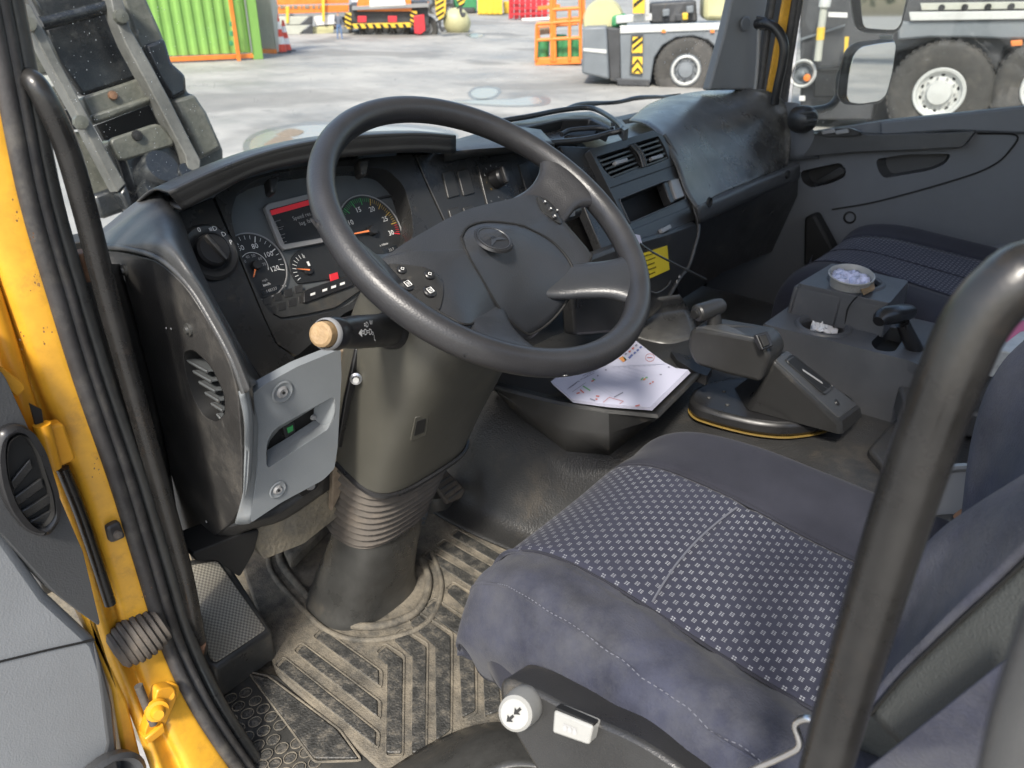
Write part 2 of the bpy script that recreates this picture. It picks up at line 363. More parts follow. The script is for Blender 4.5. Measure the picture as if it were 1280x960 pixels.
# yellow A-pillar / door jamb, seen from the rear through the open door
JX, JY = X(-1.0), Y(.775)
seal_in = [(14,-30),(50,130),(80,260),(112,400),(150,540),(190,680),(222,790),(248,870),(300,960),(350,1010)]
yel_in = [(-40,-90),(0,115),(28,252),(62,370),(94,475),(137,600),(168,702),(200,805),(238,885),(292,965),(335,1020)]
yel_out = [(-120,-90),(-90,160),(-50,290),(-10,400),(30,500),(76,600),(112,702),(140,805),(178,900),(204,975),(215,1030)]
def depth_seal(v): return .775 if v < 800 else .775-(v-800)*.0005
rows = []
for (a, v1), (b, v2) in zip(yel_out, yel_in):
    p, q = W(a, v1, Y(depth_seal(v1)+.012)), W(b, v2, Y(depth_seal(v2)))
    m1 = p.lerp(q, .30)+V(0,.012,0); m2 = p.lerp(q, .40)+V(0,-.004,0)
    rows.append([p, m1, m2, p.lerp(q, .9)+V(0,-.006,0), q])
patch('door_jamb', rows, K['yellow'], cab, k=5, th=.012)
# inner return of the jamb (orange-tinted channel) and dark gap to the door
tube('jamb_channel', [W(-60,230,Y(.79)), W(0,415,Y(.79)), W(30,512,Y(.785)), W(48,560,Y(.785))], .012, K['orangey'], cab, n=8)
tube('door_check_cable', [W(78,585,Y(.78)), W(100,640,Y(.78)), W(122,705,Y(.78)), W(138,755,Y(.775))], .0065, K['bar'], cab, n=8)
# door seal: two rubber lips running down the door opening and into the sill
seal = thing('door_seal', (-1.0,.77,1.1), 'grooved dark rubber seal along the edge of the open door frame', 'door seal')
def sealpath(o, dx=0): return [W(u+o, v, X(-1.0+dx)) for u, v in seal_in]
tube('seal_lip', [W(u+8, v, Y(depth_seal(v)-.004)) for u, v in yel_in], .0085, K['rubber'], seal, n=10)
tube('seal_lip', [W(u+23, v, Y(depth_seal(v)-.002)) for u, v in yel_in], .0075, K['rubber'], seal, n=10)
tube('seal_lip', [W(u+39, v, Y(depth_seal(v)+.006)) for u, v in yel_in], .0085, K['boot'], seal, n=10)
rows = [[W(u+4, v, Y(depth_seal(v)+.004)), W(u+30, v, Y(depth_seal(v)+.010)), W(u+50, v, Y(depth_seal(v)+.02))] for u, v in yel_in]
patch('seal_base', rows, K['rubber'], seal, k=3, th=.006)
# A-pillar inner trim behind the handle
rows = [[W(a, v, Y(.80)), W(b, v, Y(.84)), W(c, v, Y(.90))] for a, b, c, v in ((105,120,150,330),(135,152,182,440),(160,180,205,540),(190,212,225,660),(215,235,245,760),(232,262,285,850),(250,282,310,890))]
patch('pillar_trim', rows, K['side'], cab, k=4, th=.01)
slab('pillar_trim_upper', WL([(-10,-60),(12,-60),(36,60),(50,160),(66,230),(80,290),(92,316),(110,345),(90,340),(60,250),(34,100)], Y(.86)), .03, K['rubber'], cab)
box('trim_clip', W(105,332,Y(.80)), (.012,.02,.03), K['rust'], cab)
# left hinge details
hn = cab
slab('hinge_plate', rnd(WL([(54,536),(80,528),(97,575),(66,588)], Y(.755)), .006), .016, K['orangey'], hn, .003)
tube('hinge_pin', [W(52,530,Y(.75)), W(66,585,Y(.75))], .008, K['orangey'], hn, k=1)
slab('hinge_shadow_gap', WL([(38,505),(52,512),(56,538),(46,536)], Y(.752)), .004, K['void'], hn, 0)
slab('hinge_tab', rnd(WL([(-2,455),(28,478),(33,485),(22,497),(-8,470)], Y(.757)), .004), .01, K['orangey'], hn, .002)
hn2 = cab
slab('hinge_plate', rnd(WL([(197,862),(218,858),(222,872),(208,905),(185,935),(180,918),(190,890)], Y(.725)), .006), .014, K['orangey'], hn2, .003)
lathe('hinge_bolt', [(0,.014),(.006,.014),(.008,.011),(.009,.006),(.013,.005),(.014,0)], W(196,887,Y(.722)), V(-.3,-1,.3), K['orangey'], hn2, 16)
lathe('hinge_bolt', [(0,.010),(.007,.010),(.009,.006),(.014,.003),(.015,0)], W(208,866,Y(.735)), V(-.2,-1,.3), K['orangey'], hn2, 16)
tube('hinge_link', [W(173,857,Y(.735)), W(182,880,Y(.73)), W(192,905,Y(.725))], .005, K['bellow'], hn2, n=8)
slab('hinge_bracket', WL([(181,925),(205,905),(208,915),(188,930)], Y(.72)), .02, K['orangey'], hn2, .002)
chips = []
random.seed(4)
for cu, cv, n_, sp in ((47,352,14,7),(40,300,6,5),(58,420,6,8),(20,262,5,6),(120,590,8,8),(180,740,8,8),(215,860,10,10),(30,430,6,8)):
    for i in range(n_):
        c = W(cu+random.gauss(0,sp*.5), cv+random.gauss(0,sp), Y(.752)); r_ = random.uniform(.0003,.0011)
        chips.append([c+V(r_*random.uniform(.5,1)*math.cos(6.283*k/5), 0, r_*random.uniform(.6,1.6)*math.sin(6.283*k/5)) for k in range(5)])
joined('paint_chips', chips, K['rust'], cab, 'stuff')
rb = thing('cable_bellows', tuple(W(168,795,Y(.74))), 'brown ribbed rubber cable bellows between the door and the yellow frame', 'cable bellows')
a, b = W(146,815,Y(.775)), W(196,780,Y(.770)); d = (b-a)
pr = []
for i in range(8):
    h = i/7*d.length
    pr += [(.017+.007*math.sin(i/7*3.1), h-.003), (.024+.006*math.sin(i/7*3.1), h+.001), (.024+.006*math.sin(i/7*3.1), h+.005), (.018+.006*math.sin(i/7*3.1), h+.008)]
lathe('bellow_ribs', [(0,-.004)]+pr+[(0,d.length+.009)], a, d, K['bellow'], rb, 28)
bs = thing('rubber_buffer', tuple(W(150,664,Y(.76))), 'small square rubber buffer screwed on the yellow door frame', 'rubber buffer')
slab('buffer_pad', rnd(WL([(134,660),(150,652),(158,672),(139,680)], Y(.762)), .004), .010, K['rubber'], bs, .003)
lathe('buffer_screw', [(0,.004),(.004,.003),(.005,0)], W(147,668,Y(.755)), V(0,-1,.2), K['bellow'], bs, 12)
# ================================================================ OPEN DOOR (left bottom)
dr = thing('open_cab_door', (-1.35,.72,1.0), 'open left cab door with two tone grey lining, at the lower left', 'door')
DP = (W(100,700,Y(.74)), V(.10,-1,.05).normalized())
slab('door_card', WL([(-400,560),(0,655),(60,742),(122,800),(141,860),(150,920),(152,1000),(-400,1000)], DP), .04, K['doorlight'], dr, .01)
slab('door_edge', WL([(-30,400),(4,470),(50,566),(84,650),(112,742),(124,800),(160,876),(182,965),(195,1010),(165,1010),(152,930),(142,865),(118,800),(-60,420)], off(DP,-.012)), .02, K['yellow'], dr, .004)
slab('door_insert', rnd(WL([(-400,480),(-60,400),(6,470),(60,588),(104,690),(125,778),(123,782),(70,742),(0,665),(-400,600)], off(DP,.010)), .004), .03, K['doordark'], dr, .006)
slab('lower_seam', WL([(-10,829),(60,812),(118,799),(119,801),(60,814),(-10,831)], off(DP,.0015)), .002, K['void'], dr, 0)
slab('door_pocket', WL([(118,803),(128,830),(141,880),(152,1000),(118,1000),(134,930)], off(DP,.002)), .01, K['doordark'], dr, .003)
o1 = rnd(WL([(3,540),(22,531),(40,536),(56,560),(78,620),(80,650),(62,675),(38,668),(14,640),(0,600),(-3,565)], off(DP,.022)), .015, 5)
i1 = rnd(WL([(12,552),(26,543),(36,547),(50,568),(67,622),(69,646),(56,661),(40,655),(22,632),(12,600),(9,572)], off(DP,.022)), .012, 5)
vt = slab('air_vent', o1, .03, K['black'], dr, .006, holes=[i1])
pocket('vent_lining', i1, .010, K['void'], vt, .97)
for k, (a1, b1) in enumerate((((14,602),(38,574)), ((18,622),(52,598)), ((26,640),(62,618)), ((34,654),(68,636)))):
    p, q = W(*a1, off(DP,.016)), W(*b1, off(DP,.016)); dn = V(0,0,-.010)
    slab('vent_slat', [p, q, q+dn, p+dn], .003, K['dash'], vt, .001)
lathe('pull_cup', [(.045,0),(.047,.012),(.042,.016),(.036,.010),(.034,-.02),(0,-.02)], W(128,985,off(DP,.002)), DP[1], K['doordark'], dr, 28)
# ================================================================ GRAB HANDLES
gh = thing('entry_grab_handle', (-.97,.80,1.3), 'long black tubular grab handle down the left door pillar', 'grab handle')
tube('handle_tube', [W(24,100,Y(.80)), W(34,98,Y(.775)), W(50,113,Y(.76)), W(80,175,Y(.758)), (W(105,258,Y(.76))), W(142,400,Y(.765)), W(187,562,Y(.77)), W(226,700,Y(.775)), W(243,778,Y(.78)), W(250,815,Y(.80))],
     [.008,.009,.0100,.0108,.0110,.0110,.0108,.0105,.0102,.0100], K['bar'], gh, n=20, k=6)
lathe('handle_foot', [(0,.004),(.017,.003),(.019,-.02),(0,-.02)], W(240,806,Y(.79)), V(0,-.5,.8), K['rust'], gh, 16)
gb = thing('rear_grab_bar', (-1.0,.03,1.6), 'thick black bar close to the camera, curving over the driver seat at the right', 'grab bar')
tube('bar_tube', [V(-.985,-.215,1.985), V(-.93,-.12,2.0), W(1460,345,X(-.905)), W(1300,340,X(-.90)), W(1255,362,X(-.905)), W(1218,405,X(-.91)), W(1190,465,X(-.915)), W(1158,550,X(-.92)), W(1116,675,X(-.925)), W(1073,815,X(-.93)), W(1032,960,X(-.935)), W(1010,1060,X(-.94))],
     [.0142]*12, K['bar'], gb, n=24, k=7)
box('rear_pillar', V(-1.035,-.42,1.95), (.07,.42,1.7), K['side'], cab, bevel=.02)
bt = thing('rear_pillar_trim', (-1.05,-.05,1.6), 'blurred grey pillar trim edge in the lower right corner', 'pillar trim')
tube('trim_edge', [W(1320,760,X(-1.08)), W(1285,860,X(-1.08)), W(1265,930,X(-1.08)), W(1246,1020,X(-1.08))], .007, K['pad'], bt, n=12)
# ================================================================ FLOOR, MAT, STEP
ZF = Z(1.15)
fm = thing('rubber_floor_mat', (-.7,.6,1.15), 'dusty black rubber floor mat with diagonal treads under the wheel', 'floor mat')
slab('mat_base', rnd(WL([(345,842),(330,790),(300,700),(330,660),(420,600),(620,560),(700,680),(760,960),(560,1010),(500,985)], ZF), .02), .012, K['mat'], fm, .004)
s3 = lambda pts: [(200+x/2.909, 600+y/2.909) for x, y in pts]
strips = [
 [(595,545),(795,690),(795,745),(565,575)], [(522,598),(790,800),(790,860),(495,628)], [(457,650),(785,912),(782,965),(426,682)],
 [(400,722),(640,905),(720,1010),(560,1010),(330,705)],
 [(820,605),(882,650),(880,990),(822,990),(828,672),(788,635)],
 [(880,548),(968,605),(965,990),(915,990),(917,640),(850,578)],
 [(940,488),(1056,566),(1056,905),(1003,945),(1000,600),(908,520)],
 [(1000,437),(1140,535),(1147,835),(1097,860),(1085,562),(965,468)],
 [(1070,378),(1210,470),(1240,835),(1180,855),(1168,515),(1042,402)],
 [(1085,182),(1290,300),(1290,335),(1060,203)], [(1040,220),(1240,335),(1225,372),(1010,242)], [(985,258),(1200,385),(1190,425),(965,278)],
]
ztop = Z(1.1535)
for s in strips:
    slab('tread_strip', rnd(WL(s3(s), ztop), .004, 2), .006, K['tread'], fm, .0015)
    # raised moulding round every tread
    P = rnd(WL(s3(s), Z(1.1515)), .005, 2); c = sum(P, V(0,0,0))/len(P)
    tube('tread_rim', [c+(p-c)*(1+.007/max(.01,(p-c).length)) for p in P+[P[0]]], .0017, K['mat'], fm, n=6, k=1)
for pts in ([(640,440),(760,560),(900,545),(985,460),(960,360),(900,300)], ):
    pass
# collar moulding round the column boot
tube('boot_collar', WL([(350,680),(352,705),(382,742),(420,775),(470,783),(520,765),(536,730),(528,700)], Z(1.154)), .007, K['mat'], fm, n=10)
tube('boot_collar', WL([(338,678),(338,712),(372,755),(415,792),(472,800),(532,780),(552,735),(540,690)], Z(1.152)), .005, K['mat'], fm, n=10)
slab('mat_ridge', WL([(352,678),(418,620),(430,632),(362,700)], Z(1.185)), .03, K['mat'], fm, .008)
st = thing('entry_step_plate', (-.95,.7,1.14), 'dirty dark step plate with oval grip studs beside the door seal', 'step plate')
slab('plate', rnd(WL([(250,868),(300,838),(345,842),(500,985),(540,1020),(330,1020),(285,930)], Z(1.147)), .012), .02, K['boot'], st, .006)
s2 = lambda x, y: (x/3.556, 690+y/3.556)
for x, y in [(1025,650),(1092,625),(990,712),(1060,685),(1135,662),(1028,748),(1100,718),(1170,697),(1060,785),(1133,755),(1205,732),(1100,822),(1172,795),(1245,770),(1146,860),(1215,835),(1183,900),(1252,872),(1320,850),(1222,940),(1290,915),(1360,890),(1330,960),(1400,935),(1160,950),(1265,985)]:
    c = W(*s2(x, y), Z(1.149))
    b_ = slab('grip_stud', ell(c, V(1,0,0), V(0,1,0), .0085, .0075, 14), .003, K['tread'], st, .0012, seg=1)
    tube('stud_ring', ell(c+V(0,0,.0003), V(1,0,0), V(0,1,0), .0092, .0082, 14, close=True), .0008, K['mat'], b_, n=4, k=1)
lump = thing('seat_gaiter', tuple(W(600,930,Z(1.2))), 'folded black rubber gaiter at the foot of the driver seat', 'gaiter')
patch('gaiter_skin', [[W(480,965,Z(1.16)),W(545,925,Z(1.17)),W(600,905,Z(1.19)),W(650,905,Z(1.2)),W(720,930,Z(1.2))],[W(500,985,Z(1.2)),W(560,945,Z(1.235)),W(610,915,Z(1.25)),W(665,915,Z(1.26)),W(740,945,Z(1.26))],[W(540,1010,Z(1.2)),W(590,985,Z(1.25)),W(630,960,Z(1.27)),W(680,960,Z(1.28)),W(760,985,Z(1.28))]], K['boot'], lump, k=6)
# footrest
fr = thing('foot_rest', tuple(W(290,780,Z(1.17))), 'wedge foot rest with a perforated grey plate beside the left grab handle', 'foot rest')
tp = [W(238,706,Z(1.29)), W(272,700,Z(1.28)), W(333,786,Z(1.21)), W(270,828,Z(1.215)), W(262,822,Z(1.22))]
slab('perforated_plate', rnd(tp, .006), .004, K['mesh'], fr, .002)
pp = [W(230,700,Z(1.288)), W(278,690,Z(1.28)), W(340,788,Z(1.205)), W(270,836,Z(1.208)), W(250,828,Z(1.215))]
bp = [Vector((p.x, p.y, 1.15)) for p in pp]
pyd('wedge_body', pp+bp, [(4,3,2,1,0),(0,1,6,5),(1,2,7,6),(2,3,8,7),(3,4,9,8),(4,0,5,9)], K['boot'], fr, bevel=.006)
# pedals
pb = thing('brake_pedal', tuple(W(560,605,Z(1.22))), 'ribbed rubber pedal on its arm behind the steering column', 'pedal')
PP = (W(560,605,Z(1.23)), V(-.1,-.8,.6).normalized())
slab('pedal_pad', rnd(WL([(537,597),(556,585),(582,612),(578,622),(560,630)], PP), .004), .012, K['bellow'], pb, .003)
for k in range(5):
    t = k/4.4+.03; slab('pedal_rib', WL([(540+t*22,598+t*27),(557+t*22,587+t*25),(558.5+t*22,589+t*25),(541.5+t*22,600+t*27)], off(PP,.003)), .004, K['boot'], pb, .0008)
tube('pedal_arm', [W(552,612,off(PP,-.02)), W(530,590,Y(1.02)), W(520,560,Y(1.1))], .009, K['rust'], pb, n=8)
lathe('pedal_base', [(0,.02),(.03,.018),(.036,0),(.036,-.03)], W(545,622,Z(1.165)), V(0,0,1), K['boot'], pb, 20)
pc = thing('clutch_pedal', tuple(W(524,640,Z(1.2))), 'small chequered pedal pad beside the steering column boot', 'pedal')
PQ = (W(524,640,Z(1.2)), V(-.1,-.8,.6).normalized())
slab('pedal_pad', rnd(WL([(512,625),(522,620),(536,640),(532,655),(514,662)], PQ), .004), .01, K['cluster'], pc, .002)
for k in range(4):
    slab('pad_rib', WL([(512,630+k*9),(533,640+k*5),(533,642+k*5),(512,632+k*9)], off(PQ,.002)), .003, K['mat'], pc, .0005)
# ================================================================ ENGINE TUNNEL
tn = thing('engine_tunnel', (.2,.5,1.15), 'black grained vinyl covered engine tunnel between the two seats', 'engine tunnel')
def prof(y, w=0, fl=0):
    l = -.345-w
    return [V(l-.05,y,1.156), V(l,y,1.162), V(l+.03,y,1.21), V(l+.075,y,1.30+fl*.5), V(l+.13,y,1.352+fl), V(l+.24,y,1.372+fl), V(.05,y,1.375+fl), V(.45,y,1.375+fl), V(.62,y,1.35), V(.70,y,1.25), V(.72,y,1.16)]
ys = [-.5,-.1,.15,.35,.5,.62,.72,.85,1.0,1.2]
patch('tunnel_skin', [prof(y, .02*math.sin(i*1.1)+(.06 if y < .5 else 0)+max(0,(.9-y))*.03, .02*(y > .9)) for i, y in enumerate(ys)], K['vinyl'], tn, k=6, th=.004)
ex = thing('passenger_foot_panel', (.85,.9,1.3), 'dim grey moulded kick panel in front of the passenger seat', 'kick panel')
patch('kick_panel', [[W(925,345,Y(.98)),W(955,325,Y(.96)),W(990,300,Y(.90)),W(1010,285,X(.97))],[W(920,380,Y(.95)),W(950,365,Y(.93)),W(990,345,Y(.88)),W(1012,330,X(.97))],[W(915,420,Y(.9)),W(950,410,Y(.88)),W(990,395,Y(.84)),W(1015,380,X(.97))]], K['door'], ex, k=5)
lathe('round_cover', [(0,.002),(.062,.002),(.070,.008),(.076,.002),(.078,-.004)], W(962,392,Y(.89)), V(-.25,-.95,.2), K['door'], ex, 32)
slab('dark_post', rnd(WL([(1005,272),(1018,268),(1045,318),(1030,345),(1004,332)], X(.94)), .01), .05, K['void'], ex, .008)
# ================================================================ DRIVER SEAT
seat = thing('cab_seat', (-.585,.15,1.15), 'driver seat in blue velour with a dotted centre panel', 'seat')
cx = -.590
def srow(y, z, wl, wr, bl=.05, dz=0, drop=.135):
    # left outer low, left side, left crest, seam L, mid, seam R, right crest, right side, right low
    return [V(cx-wl+.012,y,z-drop), V(cx-wl-.006,y,z-.055), V(cx-wl+.028,y,z+bl*.72), V(cx-wl+.075,y,z+bl*.80), V(cx-.122,y,z+.006+dz), V(cx-.04,y,z+.004+dz), V(cx+.04,y,z+.004+dz), V(cx+.118,y,z+.006+dz), V(cx+wr-.085,y,z+bl*.6), V(cx+wr-.03,y,z+bl*.5), V(cx+wr,y,z-.05), V(cx+wr-.02,y,z-.11)]
ctl = [srow(.475,1.375,.145,.20,.004,0,.03), srow(.487,1.41,.180,.235,.006,0,.06), srow(.475,1.452,.198,.255,.010,.006,.08), srow(.445,1.482,.208,.262,.015,.008), srow(.39,1.502,.216,.268,.020,.008),
       srow(.30,1.505,.228,.272,.030,.006), srow(.20,1.498,.238,.272,.038), srow(.10,1.492,.246,.270,.045), srow(.0,1.495,.252,.262,.050), srow(-.10,1.50,.27,.25,.05)]
kk = 8; G = grid(ctl, kk)
def wrinkle(p, a):
    n = noise.noise(V(p.x*6, p.y*30+p.x*22, p.z*9))*a; return n
for i, r in enumerate(G):
    for j, p in enumerate(r):
        if j < 4*kk:
            fade = .25+.75*max(0, min(1, (.36-p.y)/.22)); p.z += wrinkle(p, .009)*fade; p.x += wrinkle(p+V(3,1,2), .007)*fade
        else: p.z += noise.noise(p*9)*.0015
j1, j2 = 4*kk, 7*kk
UV = [[None]*len(G[0]) for _ in G]
for j in range(len(G[0])):
    acc = 0
    for i in range(len(G)):
        if i: acc += (G[i][j]-G[i-1][j]).length
        UV[i][j] = (acc, 0)
for i in range(len(G)):
    acc = 0
    for j in range(len(G[0])):
        if j: acc += (G[i][j]-G[i][j-1]).length
    for j in range(len(G[0])): UV[i][j] = ((G[i][j].x+1.3), UV[i][j][0]+.002)
# centre crease across the cushion
for i, r in enumerate(G):
    for j in range(j1, j2+1):
        d = abs(r[j].y-(.255+.022*math.cos((r[j].x-cx)*9)))
        if d < .02: r[j].z -= .0035*(1-d/.02)**2
sub = lambda A, a, b: [r[a:b+1] for r in A]
for r in G:
    for jj, amt in ((j1,.005),(j2,.005)): r[jj].z -= amt
sheet('centre_panel', sub(G, j1, j2), K['pattern'], seat, .006, sub(UV, j1, j2))
sheet('left_bolster', sub(G, 0, j1), K['fabric'], seat, .006)
sheet('right_bolster', sub(G, j2, len(G[0])-1), K['fabricdark'], seat, .006)
tube('seam_piping', [r[j1]+V(0,0,.0015) for r in G[::3]], .0022, K['fabricdark'], seat, n=6, k=2)
tube('seam_piping', [r[j2]+V(0,0,.0015) for r in G[::3]], .0022, K['fabricdark'], seat, n=6, k=2)
# light cross welt
row = min(range(len(G)), key=lambda i: abs(G[i][j1+12].y-.262))
tube('cross_welt', [V(G[row][j].x, .255+.022*math.cos((G[row][j].x-cx)*9)+.004, G[row][j].z+.004) for j in range(j1+1, j2, 3)], .0013, K['welt'], seat, n=6, k=2)
# stitched seam along the outer side of the left bolster
sj = int(1.9*kk)
for i in range(12, len(G)-1, 1):
    a, b = G[i][sj], G[i+1][sj]; o_ = V(-.0012,0,.0012)
    if i < 60:
        for t in (.1,.6):
            if (i+int(t*2)) % 1 == 0: pass
stq = []
for i in range(10, len(G)-2):
    for t in (0.,.5):
        a = G[i][sj].lerp(G[i+1][sj], t+.05); b = G[i][sj].lerp(G[i+1][sj], t+.32); nrm = V(-.55,0,.83)*.0016; w_ = V(.3,0,.3)*.0022
        stq.append([a+nrm, b+nrm, b+nrm+w_, a+nrm+w_])
joined('stitching', stq, K['welt'], seat)
tube('stitched_seam', [G[i][sj]+V(-.0002,0,0) for i in range(8, len(G)-1, 4)], .0016, K['fabric'], seat, n=6, k=2)
# cushion underside filler
box('cushion_core', V(cx+.005,.16,1.405), (.46,.54,.10), K['fabricdark'], seat, bevel=.04)
# plastic side shroud with knob and switch
SP = (W(700,900,X(-.865)), V(-1,-.05,.38).normalized())
slab('side_shroud', rnd(WL([(622,846),(660,858),(720,890),(800,925),(860,965),(900,1010),(700,1010),(655,940),(628,890)], SP), .02, 5), .05, K['dash'], seat, .012)
ax = V(-.80,-.25,.55)
kb = lathe('adjuster_knob', [(0,.036),(.0135,.036),(.0165,.033),(.0182,.012),(.0182,0),(.017,-.003),(.017,-.02)], W(657,880,SP), ax, K['white'], seat, 36)
kc = W(657,880,SP)+ax.normalized()*.0368; e1 = (_r-ax.normalized()*_r.dot(ax.normalized())).normalized(); e2 = ax.normalized().cross(e1)
if e2.dot(_u) < 0: e2 = -e2
def arrow(c, s):
    d = (e1*-.75-e2*.65).normalized(); q = d.cross(ax.normalized())
    return [c+d*s, c+q*s*.9-d*s*.1, c+q*s*.3-d*s*.1, c+q*s*.3-d*s, c-q*s*.3-d*s, c-q*s*.3-d*s*.1, c-q*s*.9-d*s*.1]
joined('arrow_mark', [arrow(kc+e1*.003+e2*.003, .0045), arrow(kc-e1*.004-e2*.004, .0045)], K['void'], kb)
sw = slab('lever_switch', rnd(WL([(692,888),(741,908),(736,932),(690,916)], off(SP,.014)), .003), .018, K['white'], seat, .003)
slab('switch_gap', rnd(WL([(694,884),(742,905),(741,911),(692,892)], off(SP,.012)), .001), .01, K['void'], sw, .001)
sc = W(712,913,off(SP,.0148)); b1 = (W(722,917,off(SP,.0148))-W(704,910,off(SP,.0148))).normalized(); b2 = SP[1].cross(b1)
joined('switch_symbol', [ell(sc+b1*k, b1, b2, .0024, .003, 10) for k in (-.005,.0,.005)]+[[sc+b1*-.007+b2*.004, sc+b1*.007+b2*.004, sc+b1*.007+b2*.003, sc+b1*-.007+b2*.003]], K['printdim'], sw)
# backrest: near bolster, far bolster, side shell
far = [[W(1216,560,X(-.42)), W(1240,500,X(-.40)), W(1290,440,X(-.38))], [W(1212,620,X(-.43)), W(1250,590,X(-.41)), W(1300,560,X(-.39))], [W(1206,672,X(-.44)), W(1250,680,X(-.42)), W(1300,690,X(-.40))]]
edge = [V(-.42,.062,1.86), V(-.42,.072,1.80), V(-.42,.078,1.70), V(-.43,.080,1.60), V(-.44,.07,1.50), V(-.44,.04,1.42)]
E_ = [W(1300,418,X(-.42)), W(1262,455,X(-.42)), W(1238,500,X(-.42)), W(1222,560,X(-.42)), W(1213,630,X(-.43)), W(1206,690,X(-.44)), W(1205,740,X(-.44))]
rows = []
for p in E_:
    rows.append([p+V(.045,-.14,0), p+V(.03,-.05,0), p+V(.012,-.01,0), p, p+V(-.02,-.004,0), p+V(-.06,-.03,0), p+V(-.12,-.05,0), p+V(-.20,-.055,0)])
patch('backrest_far_bolster', rows, K['fabric'], seat, k=5, th=.006)
bk = [[W(1290,594,X(-.70)), W(1320,680,X(-.80))], [W(1240,632,X(-.72)), W(1290,700,X(-.82))]]
n0 = [(1330,575),(1280,606),(1225,640),(1180,672),(1142,716),(1120,770),(1110,850)]
n1 = [(1330,590),(1285,622),(1235,660),(1195,700),(1165,742),(1135,800),(1110,870)]
n2 = [(1330,620),(1285,660),(1240,705),(1200,752),(1160,802),(1130,842),(1095,890)]
n3 = [(1330,650),(1285,694),(1245,732),(1205,768),(1165,806),(1125,845),(1085,892)]
rows = [[W(*a, X(-.66))+V(.05,-.02,-.01), W(*a, X(-.70)), W(*b, X(-.735)), W(*c, X(-.775)), W(*d, X(-.80))] for a, b, c, d in zip(n0, n1, n2, n3)]
patch('backrest_near_bolster', rows, K['fabric'], seat, k=6, th=.006)
bkp = []
for z_, y_, w_ in ((1.44,-.03,.23),(1.52,-.045,.25),(1.65,-.07,.26),(1.80,-.10,.26),(1.95,-.14,.25),(2.08,-.18,.22),(2.13,-.20,.17)):
    bkp.append([V(cx-w_,y_-.10,z_), V(cx-w_,y_+.01,z_), V(cx-w_*.72,y_+.015,z_), V(cx-w_*.5,y_-.02,z_), V(cx,y_-.03,z_), V(cx+w_*.5,y_-.02,z_), V(cx+w_*.72,y_+.015,z_), V(cx+w_,y_+.01,z_), V(cx+w_,y_-.10,z_)])
patch('backrest_cushion', bkp, K['fabric'], seat, k=5, th=.02)
slab('backrest_shell', [V(cx-.25,-.16,1.42), V(cx+.25,-.16,1.42), V(cx+.24,-.32,2.12), V(cx-.24,-.32,2.12)], .04, K['backside'], seat, .02)
sh = [[W(*d, X(-.802)), W(d[0]+60, d[1]+60, X(-.822)), W(d[0]+130, d[1]+140, X(-.83))] for d in n3]
patch('backrest_side_shell', sh, K['backside'], seat, k=5, th=.01)
tube('shell_seam', [W(d[0]+2, d[1]+2, X(-.804)) for d in n3], .0012, K['void'], seat, n=6)
slab('rear_cover', WL([(1040,900),(1100,880),(1330,700),(1330,1010),(1000,1010)], X(-.76)), .05, K['backside'], seat, .01)
lb = thing('seat_belt_strap', tuple(W(1180,930,X(-.85))), 'blue seat belt webbing loop in the bottom right behind the black bar', 'seat belt')
slab('webbing', WL([(1055,985),(1290,800),(1290,1010),(1060,1010)], X(-.852)), .004, K['fabric'], lb, .001)
la = thing('seat_latch', tuple(W(998,920,X(-.87))), 'chromed wire latch at the rear corner of the seat cushion', 'latch')
tube('latch_wire', [W(940,962,X(-.868)), W(985,942,X(-.868)), W(1000,930,X(-.868)), W(994,906,X(-.868)), W(1008,898,X(-.868)), W(1022,905,X(-.868))], .0028, K['metal'], la, n=8)
rt = thing('belt_buckle_bracket', tuple(W(1190,640,X(-.35))), 'round steel belt bracket with a rusty inner plate beside the backrest', 'bracket')
dx = W(1205,645,X(-.33))
lathe('bracket_disc', [(0,0),(.055,.002),(.06,.008),(.064,.008),(.066,0)], dx, V(-.75,-.3,.35), K['silver'], rt, 36)
lathe('rusty_plate', [(0,.012),(.022,.011),(.026,.004)], dx+V(-.01,-.012,-.005), V(-.75,-.3,.35), K['rust'], rt, 20)
slab('bracket_arm', WL([(1120,655),(1190,650),(1200,672),(1160,690)], X(-.36)), .02, K['boot'], rt, .004)
# ================================================================ DASHBOARD
PLC = (V(-.58,.90,1.73), V(0,-.86,.51).normalized())
PLS = (V(0,.79,1.73), V(0,-.82,.57).normalized())
PLF = (V(-.89,.70,1.69), V(-.04,-.99,-.10).normalized())
PLG = (V(.6,.745,1.66), V(0,-.97,-.25).normalized())
PSD = X(-.90)
dash = thing('dashboard', (0,1.0,1.4), 'black grained dashboard with instrument cluster, air vents and empty radio slot', 'dashboard')
# --- end panel facing the door
sd_o = rnd(WL([(120,312),(150,314),(198,326),(232,358),(262,405),(284,445),(297,490),(302,560),(302,632),(288,655),(238,692),(200,700),(160,560),(130,400)], PSD), .02)
vo = rnd(WL([(229,441),(242,437),(264,458),(280,492),(281,518),(270,528),(254,520),(241,496),(232,465)], PSD), .010, 4)
sp = slab('end_panel', sd_o, .02, K['side'], dash, .003, holes=[vo])
pocket('vent_lining', vo, .035, K['void'], sp, .92)
for k in range(6):
    u0, v0, u1, v1 = 231+k*7.5, 449+k*13.5, 258+k*4.8, 463+k*12.2
    if k == 5: u1 -= 6
    a, b = W(u0+2, v0, X(-.897)), W(u1, v1, X(-.897)); t_ = V(.022,0,-.006)
    slab('vent_slat', [a, b, b+t_, a+t_], .0025, K['cluster'], sp, .0006)
    slab('vent_slat_edge', [a, b, b+V(0,0,-.0045), a+V(0,0,-.0045)], .002, K['pad'], sp, .0005)
